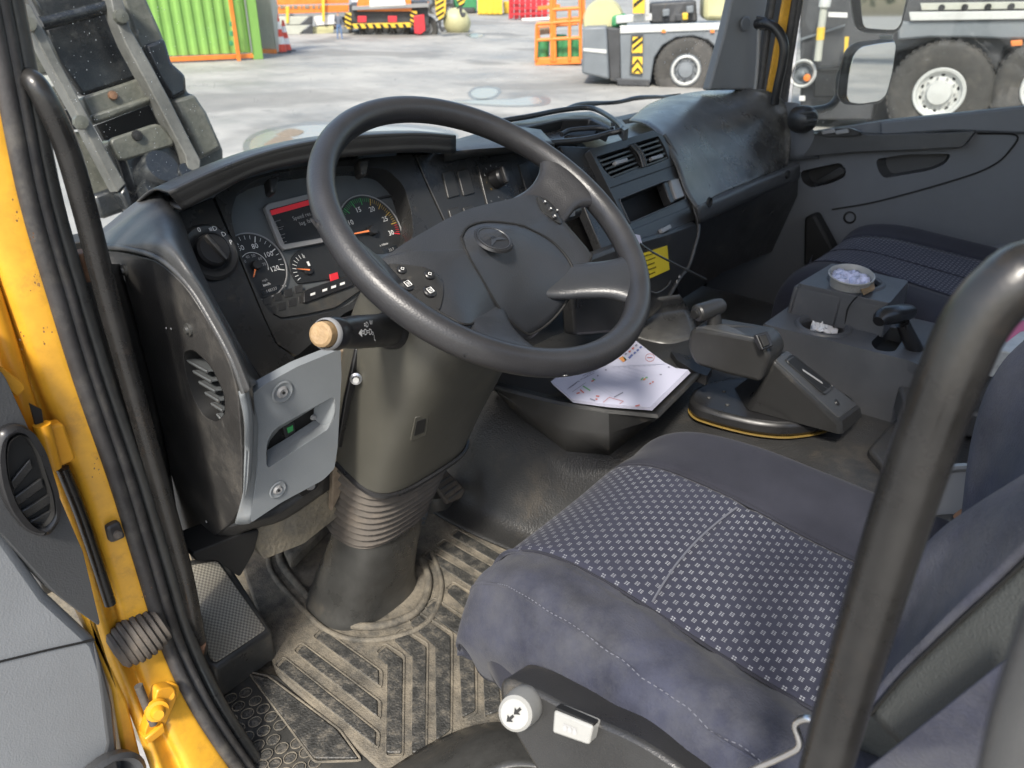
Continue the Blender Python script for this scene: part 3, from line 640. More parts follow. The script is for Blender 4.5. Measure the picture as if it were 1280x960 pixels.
for (u, v) in ((155,338),(235,412)):
    lathe('panel_bolt', [(0,.004),(.0035,.004),(.0045,.0015),(.007,.001),(.0075,-.002)], W(u, v, X(-.9015)), V(-1,0,0), K['boot'], sp, 16)
for k, (u, v) in enumerate(((208,410),(214,411),(258,652))):
    lathe('paint_fleck', [(0,.0012),(.0010+.0006*(k==2),.0008),(.0013+.0006*(k==2),0)], W(u, v, X(-.9015)), V(-1,0,0), K['white'], sp, 8)
patch('end_panel_foot', [[W(236,690,X(-.90)),W(262,676,X(-.895)),W(290,657,X(-.89)),W(350,640,X(-.82)),W(412,590,X(-.74))],[W(240,700,X(-.90)),W(270,690,X(-.89)),W(305,665,X(-.87)),W(355,650,X(-.81)),W(412,612,X(-.74))]], K['side'], dash, k=4, th=.02)
# --- raised bead and grey pad between end panel and instrument panel
bead_o = [(110,306),(126,306),(160,309),(200,322),(236,356),(266,404),(290,450),(304,489)]
bead_m = [(110,300),(124,299),(165,298),(208,300),(243,342),(273,392),(298,440),(316,483)]
bead_i = [(118,302),(134,290),(196,244),(222,262),(245,322),(270,378),(300,432),(326,474)]
rows = []
for a, b, c in zip(bead_o, bead_m, bead_i):
    p = W(*a, X(-.904)); r_ = W(*c, off(PLC, .004)) if c[0] > 200 else W(*c, Y(.97)); q = W(*b, X(-.905+.006))
    p2 = p.lerp(q, .4)+V(-.006,-.006,0)
    rows.append([p+V(.01,.01,0), p, p2, q, q.lerp(r_, .5)+V(-.002,-.008,.004), r_, r_+V(.004,.02,0)])
patch('corner_pad', rows, K['pad'], dash, k=5, th=.003)
tube('bead', [W(a[0]+1, a[1]+2, X(-.907)) for a in bead_o], .0035, K['pad'], dash, n=8)
# dash top running forward to the windscreen at the left corner
rows = [[W(100,302,X(-.915)), W(128,298,Y(.86)), W(168,264,Y(.90)), W(204,252,Y(.90))], [W(110,296,Y(.93)), W(138,288,Y(.96)), W(168,266,Y(.97)), W(195,247,Y(.97))], [W(118,300,Y(1.08)), W(140,292,Y(1.08)), W(172,268,Y(1.08)), W(205,248,Y(1.08))]]

# --- cluster hood
lt = [(208,241),(262,216),(320,194),(385,178),(450,170),(520,167),(566,170)]
lb_ = [(226,261),(268,240),(322,214),(388,199),(452,192),(520,188),(567,190)]
yl = [.91,.90,.90,.90,.905,.91,.915]
rows = []
for (a, b, y) in zip(lt, lb_, yl):
    p, q = W(*a, Y(y)), W(*b, Y(y))
    rows.append([V(p.x*.985, 1.17, p.z-.13), V(p.x, 1.03, p.z-.05), p+V(0,.04,-.006), p, p.lerp(q,.12)+V(0,-.004,0), p.lerp(q,.6)+V(0,-.003,0), q, q+V(0,.03,.001), W(*b, PLC)+V(0,.03,.012)])
patch('cluster_hood', rows, K['dash'], dash, k=5, th=.003)
for (u, v) in ((342,226),(455,204)):
    slab('hood_rib', WL([(u-6,v-4),(u+8,v-6),(u+3,v+16),(u-3,v+14)], off(PLC,.02)), .02, K['dash'], dash, .003)
# top of the dash between hood and windscreen
patch('dash_top', [[V(-.95,1.22,1.71),V(-.5,1.26,1.72),V(0,1.26,1.72),V(.5,1.22,1.72),V(1,1.1,1.73)],[V(-.93,1.0,1.74),V(-.5,1.05,1.76),V(0,1.05,1.76),V(.5,1.08,1.75),V(1,1.0,1.75)],[V(-.90,.97,1.75),V(-.5,.97,1.78),V(0,.95,1.76),V(.5,1.0,1.76),V(1,.95,1.74)]], K['dash'], dash, k=6)
# --- instrument panel pieces on the sloping face
lp = [(221,266),(266,246),(286,292),(308,345),(330,398),(346,431),(368,446),(369,452),(327,474),(300,434),(270,380),(244,322)]
slab('switch_panel', rnd(WL(lp, PLC), .004), .02, K['panel'], dash, .0015)
co = [(268,245),(300,226),(345,213),(400,205),(460,197),(516,193),(530,225),(545,258),(560,290),(566,320),(520,345),(470,372),(430,392),(400,420),(371,445),(347,430),(331,396),(309,343),(288,292)]
ci = [(288,268),(297,240),(318,225),(350,215),(400,209),(450,207),(485,212),(505,232),(514,262),(517,292),(505,318),(480,345),(455,372),(420,388),(385,396),(356,401),(341,394),(327,376),(310,340),(296,303)]
slab('cluster_bezel', rnd(WL(co, PLC), .004), .02, K['panel'], dash, .0015, holes=[rnd(WL(ci, PLC), .012)])
PD = off(PLC, -.034)
hn_ = PLC[1]
rim_o = rnd(WL(ci, PLC), .012); cI = sum(rim_o, V(0,0,0))/len(rim_o)
cl = slab('instrument_cluster', [cI+(p-cI)*1.02-hn_*.036 for p in rim_o], .02, K['cluster'], dash, .001)
N_ = len(rim_o); Q = [cI+(p-cI)*.985-hn_*.036 for p in rim_o]
pyd('cluster_funnel', [p-hn_*.002 for p in rim_o]+Q, [(i, (i+1) % N_, N_+(i+1) % N_, N_+i) for i in range(N_)], K['panel'], cl, ang=60)
ex_, ey_ = V(1,0,0), PLC[1].cross(V(1,0,0)).normalized()
if ey_.z < 0: ey_ = -ey_
F = lambda c, a, b, h=0: c+ex_*a+ey_*b+PLC[1]*h
def gauge(name, c, r, a0, a1, n, major, labels, lr, fs, cut=None, colors=None, lab=None):
    """round dial: face, ring, ticks, figures; angles in degrees, clockwise from left-down"""
    pts = [F(c, r*math.cos(t), r*math.sin(t)) for t in [2*math.pi*i/48 for i in range(48)]]
    if cut is not None:
        pts = [F(c, (p-c).dot(ex_), max((p-c).dot(ey_), cut)) for p in pts]
    g = slab(name, pts, .004, K['face'], cl, .0004)
    if lab: g['label'] = lab
    ringp = [c+(p-c)*1.03+PLC[1]*.001 for p in pts]
    tube('dial_ring', ringp+[ringp[0]], .0011, K['silver'], g, n=6, k=1)
    tk = {}
    for i in range(n+1):
        a = R(a0+(a1-a0)*i/n); L_ = .12 if i % major else .20; w_ = r*(.006 if i % major else .014)
        d, q = ex_*math.cos(a)+ey_*math.sin(a), ex_*-math.sin(a)+ey_*math.cos(a)
        if cut is not None and (r*.9*math.sin(a)) < cut: continue
        p1, p2 = c+d*r*.96+PLC[1]*.0006, c+d*r*(.96-L_)+PLC[1]*.0006
        key = colors(i/n) if colors else 'print'
        tk.setdefault(key, []).append([p1+q*w_, p1-q*w_, p2-q*w_, p2+q*w_])
    for k_, qs in tk.items(): joined('tick_marks', qs, K[k_], g)
    for i, s in labels:
        a = R(a0+(a1-a0)*i/n); text(s, F(c, r*lr*math.cos(a), r*lr*math.sin(a), .0006), ex_, ey_, fs, K['print'], g, 'numeral')
    return g
def needle(g, c, a, L_, w_, m='orange', hub=.007):
    a = R(a); d, q = ex_*math.cos(a)+ey_*math.sin(a), ex_*-math.sin(a)+ey_*math.cos(a); h = PLC[1]
    slab('needle', [c+q*w_+h*.006, c+d*L_+q*w_*.4+h*.006, c+d*L_-q*w_*.4+h*.006, c-q*w_+h*.006], .0012, K[m], g, 0)
    lathe('needle_hub', [(0,.009),(hub*.8,.009),(hub,.006),(hub,0)], c, h, K['black'], g, 20)
PDF = off(PLC, -.032)
# speedometer
c1 = W(318,333,PDF); r1 = (W(357,342,PDF)-c1).length
g1 = gauge('speedometer', c1, r1, 232, -22, 24, 4, [(4,'20'),(8,'40'),(12,'60'),(16,'80'),(20,'100'),(24,'120')], .64, .0105, cut=-r1*.98)
for i in range(5): pass
joined('inner_scale', [[F(c1, r1*.44*math.cos(R(a)), r1*.44*math.sin(R(a)), .0005), F(c1, r1*.44*math.cos(R(a+6)), r1*.44*math.sin(R(a+6)), .0005), F(c1, r1*.425*math.cos(R(a+6)), r1*.425*math.sin(R(a+6)), .0005), F(c1, r1*.425*math.cos(R(a)), r1*.425*math.sin(R(a)), .0005)] for a in range(-30,200,6)], K['print'], g1)
for s, a in (('30',140),('40',105),('50',70),('60',32),('70',-4)): text(s, F(c1, r1*.33*math.cos(R(a)), r1*.33*math.sin(R(a)), .0006), ex_, ey_, .0062, K['printdim'], g1, 'numeral')
needle(g1, c1, 232, r1*.40, .0016)
text('mph', F(c1, r1*.12, -r1*.48, .0006), ex_, ey_, .005, K['printdim'], g1); text('km/h', F(c1, r1*.12, -r1*.62, .0006), ex_, ey_, .006, K['print'], g1)
oc = F(c1, r1*.18, -r1*.82, .0008)
slab('odometer_window', [F(oc,-.016,.004), F(oc,.016,.004), F(oc,.016,-.004), F(oc,-.016,-.004)], .001, K['lcd'], g1, 0)
text('148337', F(oc,0,0,.0006), ex_, ey_, .0062, K['printdim'], g1); text('km', F(oc,.022,0,.0006), ex_, ey_, .005, K['print'], g1)
# tachometer
c2 = W(464,289,PDF); r2 = (W(497,279,PDF)-c2).length
tc_ = lambda t: 'print' if t < .33 or .62 < t < .62 else ('green' if t < .66 else ('amber' if t < .93 else 'red'))
g2 = gauge('tachometer', c2, r2, 228, -18, 60, 5, [(0,'0'),(10,'5'),(20,'10'),(31,'15'),(41,'20'),(51,'25'),(60,'30')], .66, .0115, cut=-r2*.80, colors=tc_)
needle(g2, c2, 176, r2*.86, .0017, hub=.0085)
text('x 100/min', F(c2, r2*.22, -r2*.45, .0006), ex_, ey_, .0045, K['print'], g2)
slab('trip_window', [F(c2, r2*.1, -r2*.56, .001), F(c2, r2*.62, -r2*.56, .001), F(c2, r2*.62, -r2*.74, .001), F(c2, r2*.1, -r2*.74, .001)], .001, K['lcd'], g2, 0)
text('23.7', F(c2, r2*.38, -r2*.65, .0016), ex_, ey_, .0065, K['printdim'], g2)
# fuel gauge panel
PDG = off(PLC, -.033)
slab('small_gauge_panel', rnd(WL([(364,322),(372,313),(410,300),(438,300),(440,345),(372,355),(362,338)], PDG), .005), .003, K['face'], cl, .0004)
c3 = W(386,338,off(PLC,-.031)); r3 = (W(367,326,off(PLC,-.031))-c3).length
g3 = lathe('fuel_gauge', [(0,.002),(.006,.002),(.0075,0)], c3, PLC[1], K['black'], cl, 20)
qs = []
for i in range(9):
    a = R(200-i*14); d, q = ex_*math.cos(a)+ey_*math.sin(a), ex_*-math.sin(a)+ey_*math.cos(a); qs.append([c3+d*r3*1.0+q*.0004, c3+d*r3*1.0-q*.0004, c3+d*r3*.75-q*.0004, c3+d*r3*.75+q*.0004])
joined('tick_marks', qs, K['print'], g3)
a = R(160); d, q = ex_*math.cos(a)+ey_*math.sin(a), ex_*-math.sin(a)+ey_*math.cos(a)
slab('needle', [c3+q*.0012+PLC[1]*.003, c3+d*r3*.85+PLC[1]*.003, c3-q*.0012+PLC[1]*.003], .001, K['orange'], g3, 0)
text('0', c3+ex_*-r3*.9+ey_*-r3*.75, ex_, ey_, .006, K['red'], g3, 'numeral'); text('1', c3+ex_*r3*.1+ey_*r3*.8, ex_, ey_, .007, K['print'], g3, 'numeral')
joined('pump_symbol', [[F(c3,.002,.006,.0006),F(c3,.006,.006,.0006),F(c3,.006,.013,.0006),F(c3,.002,.013,.0006)]], K['print'], g3)
# display
dp_ = off(PLC, -.026)
fr_ = slab('display_frame', WL([(331,259),(336,254),(402,238),(420,300),(356,312),(350,306)], dp_), .008, K['silver'], cl, .001)
slab('display_screen', WL([(337,262),(404,244),(418,294),(356,305)], off(dp_,.0012)), .001, K['lcd'], fr_, 0)
slab('red_warning_bar', WL([(338,263),(403,245),(405,251),(340,269)], off(dp_,.002)), .001, K['red'], fr_, 0)
dx_ = (W(404,252,dp_)-W(342,270,dp_)).normalized(); dy_ = PLC[1].cross(dx_)
text('Speed rec.', W(378,270,off(dp_,.0026)), dx_, dy_, .0085, K['printdim'], fr_); text('log. fault', W(384,277,off(dp_,.0026)), dx_, dy_, .0085, K['printdim'], fr_)
for k in range(3):
    p = W(349+k*3,280+k*10,off(dp_,.0026)); s_ = .005-.001*k; tube('menu_symbol', [p+dx_*s_+dy_*s_, p-dx_*s_+dy_*s_, p-dx_*s_-dy_*s_, p+dx_*s_-dy_*s_], .0003, K['printdim'], fr_, n=4, k=1)
# lamps, keys and the glossy lower lens
slab('warning_lamp', WL([(412,343),(422,340),(424,350),(414,353)], off(PLC,-.030)), .002, K['red'], cl, .0003)
slab('lower_lens', rnd(WL([(326,378),(362,366),(384,362),(440,345),(452,362),(420,384),(385,392),(352,397),(338,390)], off(PLC,-.030)), .004), .003, K['boot'], cl, .0005)
ks = slab('key_strip', rnd(WL([(380,365),(386,361),(438,343),(443,353),(441,357),(380,379)], off(PLC,-.026)), .002), .006, K['black'], cl, .001)
for k, (u, v) in enumerate(((391,367),(406,362),(417,358),(428,354))): joined('key_mark', [WL([(u-3,v),(u+3,v-2),(u+3,v+1),(u-3,v+3)], off(PLC,-.0255))], K['print'], ks)
for r_ in range(2):
    for k in range(4):
        u, v = 334+k*13+r_*5, 376-k*5+r_*12
        slab('lamp_square', WL([(u-5,v-3),(u+5,v-6),(u+6,v+4),(u-4,v+6)], off(PLC,-.0292)), .001, K['side'], cl, .0003)
# light switch
lc = W(262,316,off(PLC,.002)); lr_ = (W(262,279,off(PLC,.002))-lc).length*.92
ls = lathe('light_switch', [(0,.003),(lr_*.62,.003),(lr_*.72,.006),(lr_*.9,.007),(lr_,.004),(lr_,0)], lc, PLC[1], K['dash'], dash, 40)
lathe('switch_knob', [(0,.018),(lr_*.5,.018),(lr_*.58,.015),(lr_*.6,.003)], F(lc,0,0), PLC[1], K['black'], ls, 32)
d_ = (ex_*-.35+ey_*.94).normalized(); q_ = PLC[1].cross(d_)
slab('knob_grip', rnd([lc+d_*lr_*.52+q_*.003+PLC[1]*.026, lc+d_*lr_*.52-q_*.003+PLC[1]*.026, lc-d_*lr_*.52-q_*.003+PLC[1]*.026, lc-d_*lr_*.52+q_*.003+PLC[1]*.026], .002), .01, K['dash'], ls, .002)
for s, a in (('0',98),('≡D',62),('D',34),('P',8)): text(s, F(lc, lr_*.8*math.cos(R(a)), lr_*.8*math.sin(R(a)), .0085), ex_, ey_, .009, K['print'], ls)
# --- right switch panel between cluster and stack
rp_ = [(519,193),(566,190),(600,188),(655,184),(700,178),(724,182),(738,214),(760,260),(785,310),(790,340),(700,330),(600,318),(569,318),(562,288),(547,256),(532,224)]
slab('switch_panel', rnd(WL(rp_, PLC), .004), .02, K['panel'], dash, .0015)
for qd in ([(553,216),(567,213),(575,244),(561,248)], [(572,214),(585,211),(594,241),(580,245)], [(561,262),(573,258),(580,276),(566,280)], [(579,259),(591,256),(598,272),(585,276)]):
    b_ = slab('blank_switch', rnd(WL(qd, off(PLC,.0025)), .003), .006, K['dash'], dash, .0012)
slab('column_blank', rnd(WL([(648,205),(658,202),(668,240),(660,244)], off(PLC,.0025)), .003), .006, K['dash'], dash, .0012)
cc_ = slab('climate_control', rnd(WL([(597,205),(638,200),(652,248),(612,266)], off(PLC,.003)), .004), .008, K['panel'], dash, .0015)
kc_ = W(620,224,off(PLC,.006)); lathe('fan_knob', [(0,.022),(.013,.022),(.016,.018),(.018,0)], kc_, PLC[1], K['black'], cc_, 28)
slab('knob_grip', [kc_+ex_*.004+ey_*.016+PLC[1]*.028, kc_-ex_*.003+ey_*.016+PLC[1]*.028, kc_-ex_*.006-ey_*.016+PLC[1]*.028, kc_+ex_*.002-ey_*.016+PLC[1]*.028], .01, K['dash'], cc_, .002)
for i in range(9):
    a = R(215-i*32); p = kc_+ex_*.026*math.cos(a)+ey_*.026*math.sin(a)-PLC[1]*.001; text(str(i) if i < 5 else '*', p, ex_, ey_, .005, K['amber' if i in (0,1) else 'print'], cc_)
for (u, v) in ((623,246),(632,250),(614,251)): text('o', W(u, v, off(PLC,.0036)), ex_, ey_, .007, K['printdim'], cc_)
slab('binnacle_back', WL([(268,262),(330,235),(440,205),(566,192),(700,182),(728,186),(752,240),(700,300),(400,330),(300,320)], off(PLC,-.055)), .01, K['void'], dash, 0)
slab('panel_top_filler', WL([(500,183),(568,178),(572,205),(500,212)], off(PLC,-.012)), .01, K['panel'], dash, 0)
slab('top_filler', WL([(680,172),(730,166),(775,156),(812,150),(840,160),(832,172),(745,192),(690,188)], Z(1.79)), .02, K['dash'], dash, .002)
slab('stack_filler', WL([(700,182),(745,184),(765,230),(800,300),(760,330),(735,270)], off(PLS,-.012)), .02, K['panel'], dash, .002)
# --- storage recess right of the wheel and tray on top
ro = rnd(WL([(694,177),(722,174),(735,184),(752,222),(768,262),(740,275),(722,235),(706,200)], off(PLC,.004)), .006)
ri = rnd(WL([(700,184),(720,181),(728,190),(742,222),(752,250),(738,255),(722,222),(708,196)], off(PLC,.004)), .006)
slab('recess_frame', ro, .012, K['pad'], dash, .002, holes=[ri]); pocket('recess_lining', ri, .08, K['void'], dash, .9)
tr_o = [(566,172),(600,163),(622,152),(662,145),(702,137),(742,135),(764,147),(781,161),(760,170),(732,178),(690,180),(640,184),(600,187),(570,189)]
TP = Z(1.845)
rows = [[W(556,178,Z(1.840)),W(600,166,Z(1.846)),W(640,158,Z(1.848)),W(676,162,Z(1.846))],[W(556,190,Z(1.838)),W(600,186,Z(1.84)),W(650,183,Z(1.842)),W(692,180,Z(1.84))],[W(556,204,PLC),W(600,196,PLC),W(650,192,PLC),W(692,186,PLC)]]
patch('panel_top_pad', rows, K['pad'], dash, k=4)
tray = slab('top_tray', rnd(WL([(610,172),(634,160),(668,150),(704,142),(740,142),(760,154),(770,162),(730,172),(690,176)], Z(1.818)), .01), .01, K['worn'], dash, .003)
tube('tray_rim', [W(596,168,Z(1.842)), W(622,153,Z(1.846)), W(664,145,Z(1.85)), W(703,137.5,Z(1.852)), W(738,135,Z(1.852)), W(762,146,Z(1.85)), W(778,161,Z(1.846)), W(760,167,Z(1.838)), W(732,174,Z(1.832)), W(692,178,Z(1.832)), W(650,180,Z(1.836))], .0055, K['dash'], tray, n=10, k=5)
slab('tray_back_wall', WL([(622,156),(664,148),(703,141),(740,139),(764,150),(764,160),(738,148),(704,149),(666,157),(626,168)], Z(1.84)), .03, K['dash'], tray, .003, back=V(0,.01,-.03))
tube('tray_cup', [W(702,168,Z(1.828)), W(712,163,Z(1.832)), W(728,161,Z(1.834)), W(748,160,Z(1.834)), W(766,162,Z(1.834))], .005, K['dash'], tray, n=8)
slab('tray_cup_base', WL([(705,170),(722,160),(750,158),(742,170)], Z(1.824)), .006, K['void'], tray, .002)
slab('tray_divider', rnd(WL([(769,150),(776,148),(786,160),(780,163)], Z(1.85)), .003), .02, K['pad'], dash, .003)
# --- centre stack
so = rnd(WL([(735,188),(752,183),(815,164),(828,172),(843,205),(858,248),(868,276),(835,288),(794,302),(776,270),(757,232)], PLS), .005)
lv = rnd(WL([(745,196),(787,183),(797,197),(802,208),(766,223),(755,212)], off(PLS,.004)), .004)
rv = rnd(WL([(790,180),(823,170),(831,184),(836,198),(808,209),(797,195)], off(PLS,.004)), .004)
ra = rnd(WL([(774,249),(829,227),(850,223),(857,249),(787,279)], off(PLS,.004)), .004)
stk = slab('centre_stack', [p+PLS[1]*.004 for p in so], .03, K['dash'], dash, .003, holes=[lv, rv, ra])
for h in (lv, rv, ra): pocket('stack_recess', h, .05, K['void'], stk, .94)
def slats(c4, n, dp):
    A, B, D, E2 = [W(*q, off(PLS, dp)) for q in c4]       # TL TR BL BR
    for i in range(n):
        t = (i+.6)/n; a, b = A.lerp(D, t), B.lerp(E2, t); back = V(0,.018,-.010)
        slab('vent_slat', [a, b, b+V(0,-.0015,-.0042), a+V(0,-.0015,-.0042)], .012, K['dash'], stk, .0008, back=back)
slats([(747,197),(786,184),(766,222),(801,208)], 5, .003); slats([(790,181),(822,171),(808,208),(835,198)], 5, .003)
for pts in ([(769,201),(784,197),(786,201),(771,206)], [(814,196),(828,192),(830,196),(816,200)]): slab('vent_tab', rnd(WL(pts, off(PLS,.009)), .002), .01, K['silver'], stk, .0015)
for k, (a, b) in enumerate((((788,181),(804,209)), ((792,180),(807,208)))):
    tube('vent_bridge', [W(*a, off(PLS,.006)), W((a[0]+b[0])/2+3, (a[1]+b[1])/2-2, off(PLS,.009)), W(*b, off(PLS,.006))], .004, K['dash'], stk, n=8)
slab('trim_line', WL([(763,234),(842,206),(842.5,207.5),(763.5,235.5)], off(PLS,.0046)), .001, K['void'], stk, 0)
slab('radio_knob', rnd(WL([(838,224),(848,222),(856,245),(846,249)], off(PLS,.006)), .003), .02, K['silver'], stk, .003)
slab('radio_divider', WL([(829,228),(834,226),(844,252),(839,254)], off(PLS,.003)), .02, K['dash'], stk, .002)
tube('slot_rim', [p+PLS[1]*.001 for p in ra]+[ra[0]], .0014, K['pad'], stk, n=6, k=1)
ash = slab('ashtray_lid', rnd(WL([(790,287),(862,258),(867,276),(800,304)], off(PLS,.007)), .003), .006, K['dash'], stk, .002)
slab('lid_tab', rnd(WL([(826,286),(838,280),(840,285),(829,291)], off(PLS,.014)), .002), .01, K['silver'], ash, .0015)
# frame of the stack: grey pad running down to the knee panel
PLK = (W(830,310,PLS), V(0,-.93,.10).normalized())
rows = [[W(736,190,off(PLS,-.004)), W(758,236,off(PLS,-.004)), W(778,280,off(PLS,-.004)), W(796,306,off(PLS,-.004))]]
fr2 = rnd(WL([(786,304),(836,290),(870,277),(873,292),(868,312),(862,332),(850,348),(838,366),(828,384),(815,398),(780,415),(720,420),(715,330)], PLK), .008)
slab('knee_panel', fr2, .03, K['dash'], dash, .006)
tube('stack_edge', [W(830,168,PLS), W(846,196,PLS), W(862,245,PLS), W(873,282,PLS), W(868,310,PLK), W(860,334,PLK), W(848,350,PLK), W(832,378,PLK)], .0045, K['pad'], dash, n=8, k=5)
stl = slab('yellow_label', WL([(800,318),(834,307),(837,337),(806,351)], off(PLK,.002)), .001, K['label'], dash, 0)
lx = (W(834,307,PLK)-W(801,318,PLK)).normalized(); ly = PLK[1].cross(lx)
for k in range(5):
    a = W(804+k*.6, 321+k*6, off(PLK,.0034)); joined('text_line', [[a+lx*(i*.0052)+ly*.0012, a+lx*(i*.0052+.0036)+ly*.0012, a+lx*(i*.0052+.0036)-ly*.0012, a+lx*(i*.0052)-ly*.0012] for i in range(9 if k % 2 else 8)], K['lcd'], stl)
tube('pull_recess', [W(811,364,off(PLK,.003)), W(822,366,off(PLK,.005)), W(834,358,off(PLK,.005)), W(838,351,off(PLK,.003))], .002, K['pad'], dash, n=8)
for (u, v) in ((846,352),(849,346)): lathe('panel_screw', [(0,.003),(.003,.002),(.004,0)], W(u, v, off(PLK,.002)), PLK[1], K['silver'], dash, 10)
tie = thing('cable_tie', tuple(W(840,332,off(PLK,.03))), 'loose black cable tie sticking out over the yellow label', 'cable tie')
tube('tie_strap', [W(795,300,off(PLK,.03)), W(812,313,off(PLK,.04)), W(840,328,off(PLK,.05)), W(866,341,off(PLK,.055)), W(882,349,off(PLK,.055))], [.0018,.002,.0022,.0024,.0026], K['boot'], tie, n=6)
slab('tie_head', rnd(WL([(790,292),(800,294),(803,304),(794,308)], off(PLK,.034)), .002), .006, K['paper'], tie, .001)
# --- passenger side bulge
cols = [
 [W(786,150,Y(1.0)), W(806,154,Y(.92)), W(826,170,Y(.85)), W(845,205,Y(.79)), W(858,240,Y(.755)), W(874,264,Y(.725))],
 [W(815,128,Y(1.08)), W(838,133,Y(.97)), W(858,155,Y(.88)), W(874,190,Y(.82)), W(886,225,Y(.775)), W(893,247,Y(.745))],
 [W(855,117,Y(1.08)), W(872,126,Y(.98)), W(890,150,Y(.90)), W(903,180,Y(.845)), W(914,212,Y(.79)), W(920,234,Y(.75))],
 [W(905,111,Y(1.04)), W(915,122,Y(.97)), W(928,146,Y(.90)), W(938,172,Y(.85)), W(946,200,Y(.80)), W(951,222,Y(.76))],
 [W(950,112,X(.93)), W(956,120,X(.935)), W(965,140,X(.935)), W(972,165,X(.935)), W(976,190,X(.935)), W(978,210,X(.935))],
 [W(966,116,X(.965)), W(978,124,X(.97)), W(987,140,X(.97)), W(990,165,X(.97)), W(988,188,X(.97)), W(985,206,X(.97))]]
patch('passenger_pad', [[c[i] for c in cols] for i in range(6)], K['worn'], dash, k=7, th=.004)
# --- glove box band and lid
rows = [[W(870,262,Y(.728)), W(893,246,Y(.745)), W(951,221,Y(.76)), W(999,203,Y(.765))], [W(872,257,Y(.708)), W(896,250,Y(.722)), W(952,226,Y(.738)), W(1000,207,Y(.74))], [W(874,274,Y(.703)), W(898,262,Y(.717)), W(953,238,Y(.733)), W(1000,218,Y(.736))], [W(874,280,Y(.712)), W(900,268,Y(.726)), W(953,243,Y(.742)), W(999,224,Y(.745))]]
patch('glove_box_ledge', rows, K['pad'], dash, k=5, th=.004)
gl = slab('glove_box_lid', rnd(WL([(868,272),(900,262),(950,240),(999,218),(997,250),(990,290),(965,315),(930,330),(902,342),(872,362),(850,376),(845,356),(862,335),(870,300)], PLG), .012), .03, K['dash'], dash, .006)
for (u, v) in ((886,253),(984,218)):
    lathe('ledge_plug', [(0,.001),(.008,.001),(.010,.004),(.012,0)], W(u, v, Y(.716 if u < 900 else .735)), V(0,-1,.1), K['void'], dash, 16)
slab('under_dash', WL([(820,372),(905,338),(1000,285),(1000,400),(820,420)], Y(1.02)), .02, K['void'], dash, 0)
# --- fuse panel (light grey) under the light switch
q6 = lambda L: [(280+x/4.3625, 450+y/4.3625) for x, y in L]
fo = rnd(WL([(314,494),(330,481),(372,458),(426,436),(427,470),(422,560),(418,586),(404,600),(352,628),(313,654),(319,605),(322,578),(323,530)], PLF), .005)
fh = rnd(WL(q6([(230,505),(236,450),(262,395),(300,362),(588,203),(604,212),(602,292),(566,378),(242,588),(232,572)]), PLF), .004)
fp = slab('fuse_panel', fo, .014, K['grey'], dash, .003, holes=[fh])
PLi = off(PLF, -.026)
def fpt(x, y, pl): return W(280+x/4.3625, 450+y/4.3625, pl)
pyd('pocket_shelf', [fpt(236,596,PLF), fpt(574,384,PLF), fpt(506,334,PLi), fpt(490,330,PLi), fpt(345,424,PLi), fpt(232,494,PLi)], [(0,1,2,3,4,5)], K['grey'], fp)
pyd('pocket_end', [fpt(592,198,PLF), fpt(612,210,PLF), fpt(608,295,PLF), fpt(572,384,PLF), fpt(506,334,PLi), fpt(486,318,PLi), fpt(492,255,PLi)], [(0,1,2,3,4,5,6)], K['grey'], fp)
pyd('pocket_roof', [fpt(592,198,PLF), fpt(296,358,PLF), fpt(256,392,PLF), fpt(228,450,PLF), fpt(224,510,PLF), fpt(232,494,PLi), fpt(250,440,PLi), fpt(300,380,PLi), fpt(492,255,PLi)], [(0,1,7,8),(1,2,6,7),(2,3,6),(3,4,5,6)], K['grey'], fp)
slab('fuse_recess', [fpt(x, y, off(PLF, -.03)) for x, y in ((215,500),(240,400),(300,340),(500,230),(520,340),(340,440))], .004, K['void'], fp, 0)
slab('fuse_block', rnd([fpt(x, y, off(PLF, -.022)) for x, y in ((318,362),(384,338),(390,392),(338,428))], .002), .01, K['panel'], fp, .001)
slab('relay_board', [fpt(x, y, off(PLF, -.021)) for x, y in ((344,372),(376,356),(378,384),(350,400))], .001, K['green'], fp, 0)
lathe('pocket_screw', [(0,.003),(.003,.003),(.004,0)], fpt(484,312,off(PLF,-.022)), PLF[1], K['silver'], fp, 10)
rows = []
for f_, b_ in zip([(150,190),(186,335),(184,450),(180,560),(166,680),(145,890)], [(90,163),(118,320),(122,450),(118,560),(104,720),(58,890)]):
    p, q = fpt(*f_, PLF), fpt(*b_, X(-.905)); rows.append([p+V(.004,.004,0), p, p.lerp(q,.5)+V(-.002,-.002,0), q, q+V(.01,.006,0)])
patch('panel_flange', rows, K['grey'], fp, k=4, th=.003)
for (u, v, s) in ((353,490,1.2),(347,612,1.0)):
    pp_ = W(u, v, off(PLF,.0005)); lathe('screw_well', [(.0065*s,.0004),(.0080*s,.0006),(.0105*s,.0016),(.0122*s,.0006)], pp_, PLF[1], K['grey'], fp, 24); b_ = lathe('fuse_panel_screw', [(0,.002),(.0045*s,.003),(.006*s,.001),(.0068*s,0)], pp_, PLF[1], K['silver'], fp, 20)
    lathe('screw_slot', [(0,.0033),(.0018,.0032),(.002,.001)], pp_, PLF[1], K['void'], b_, 8)
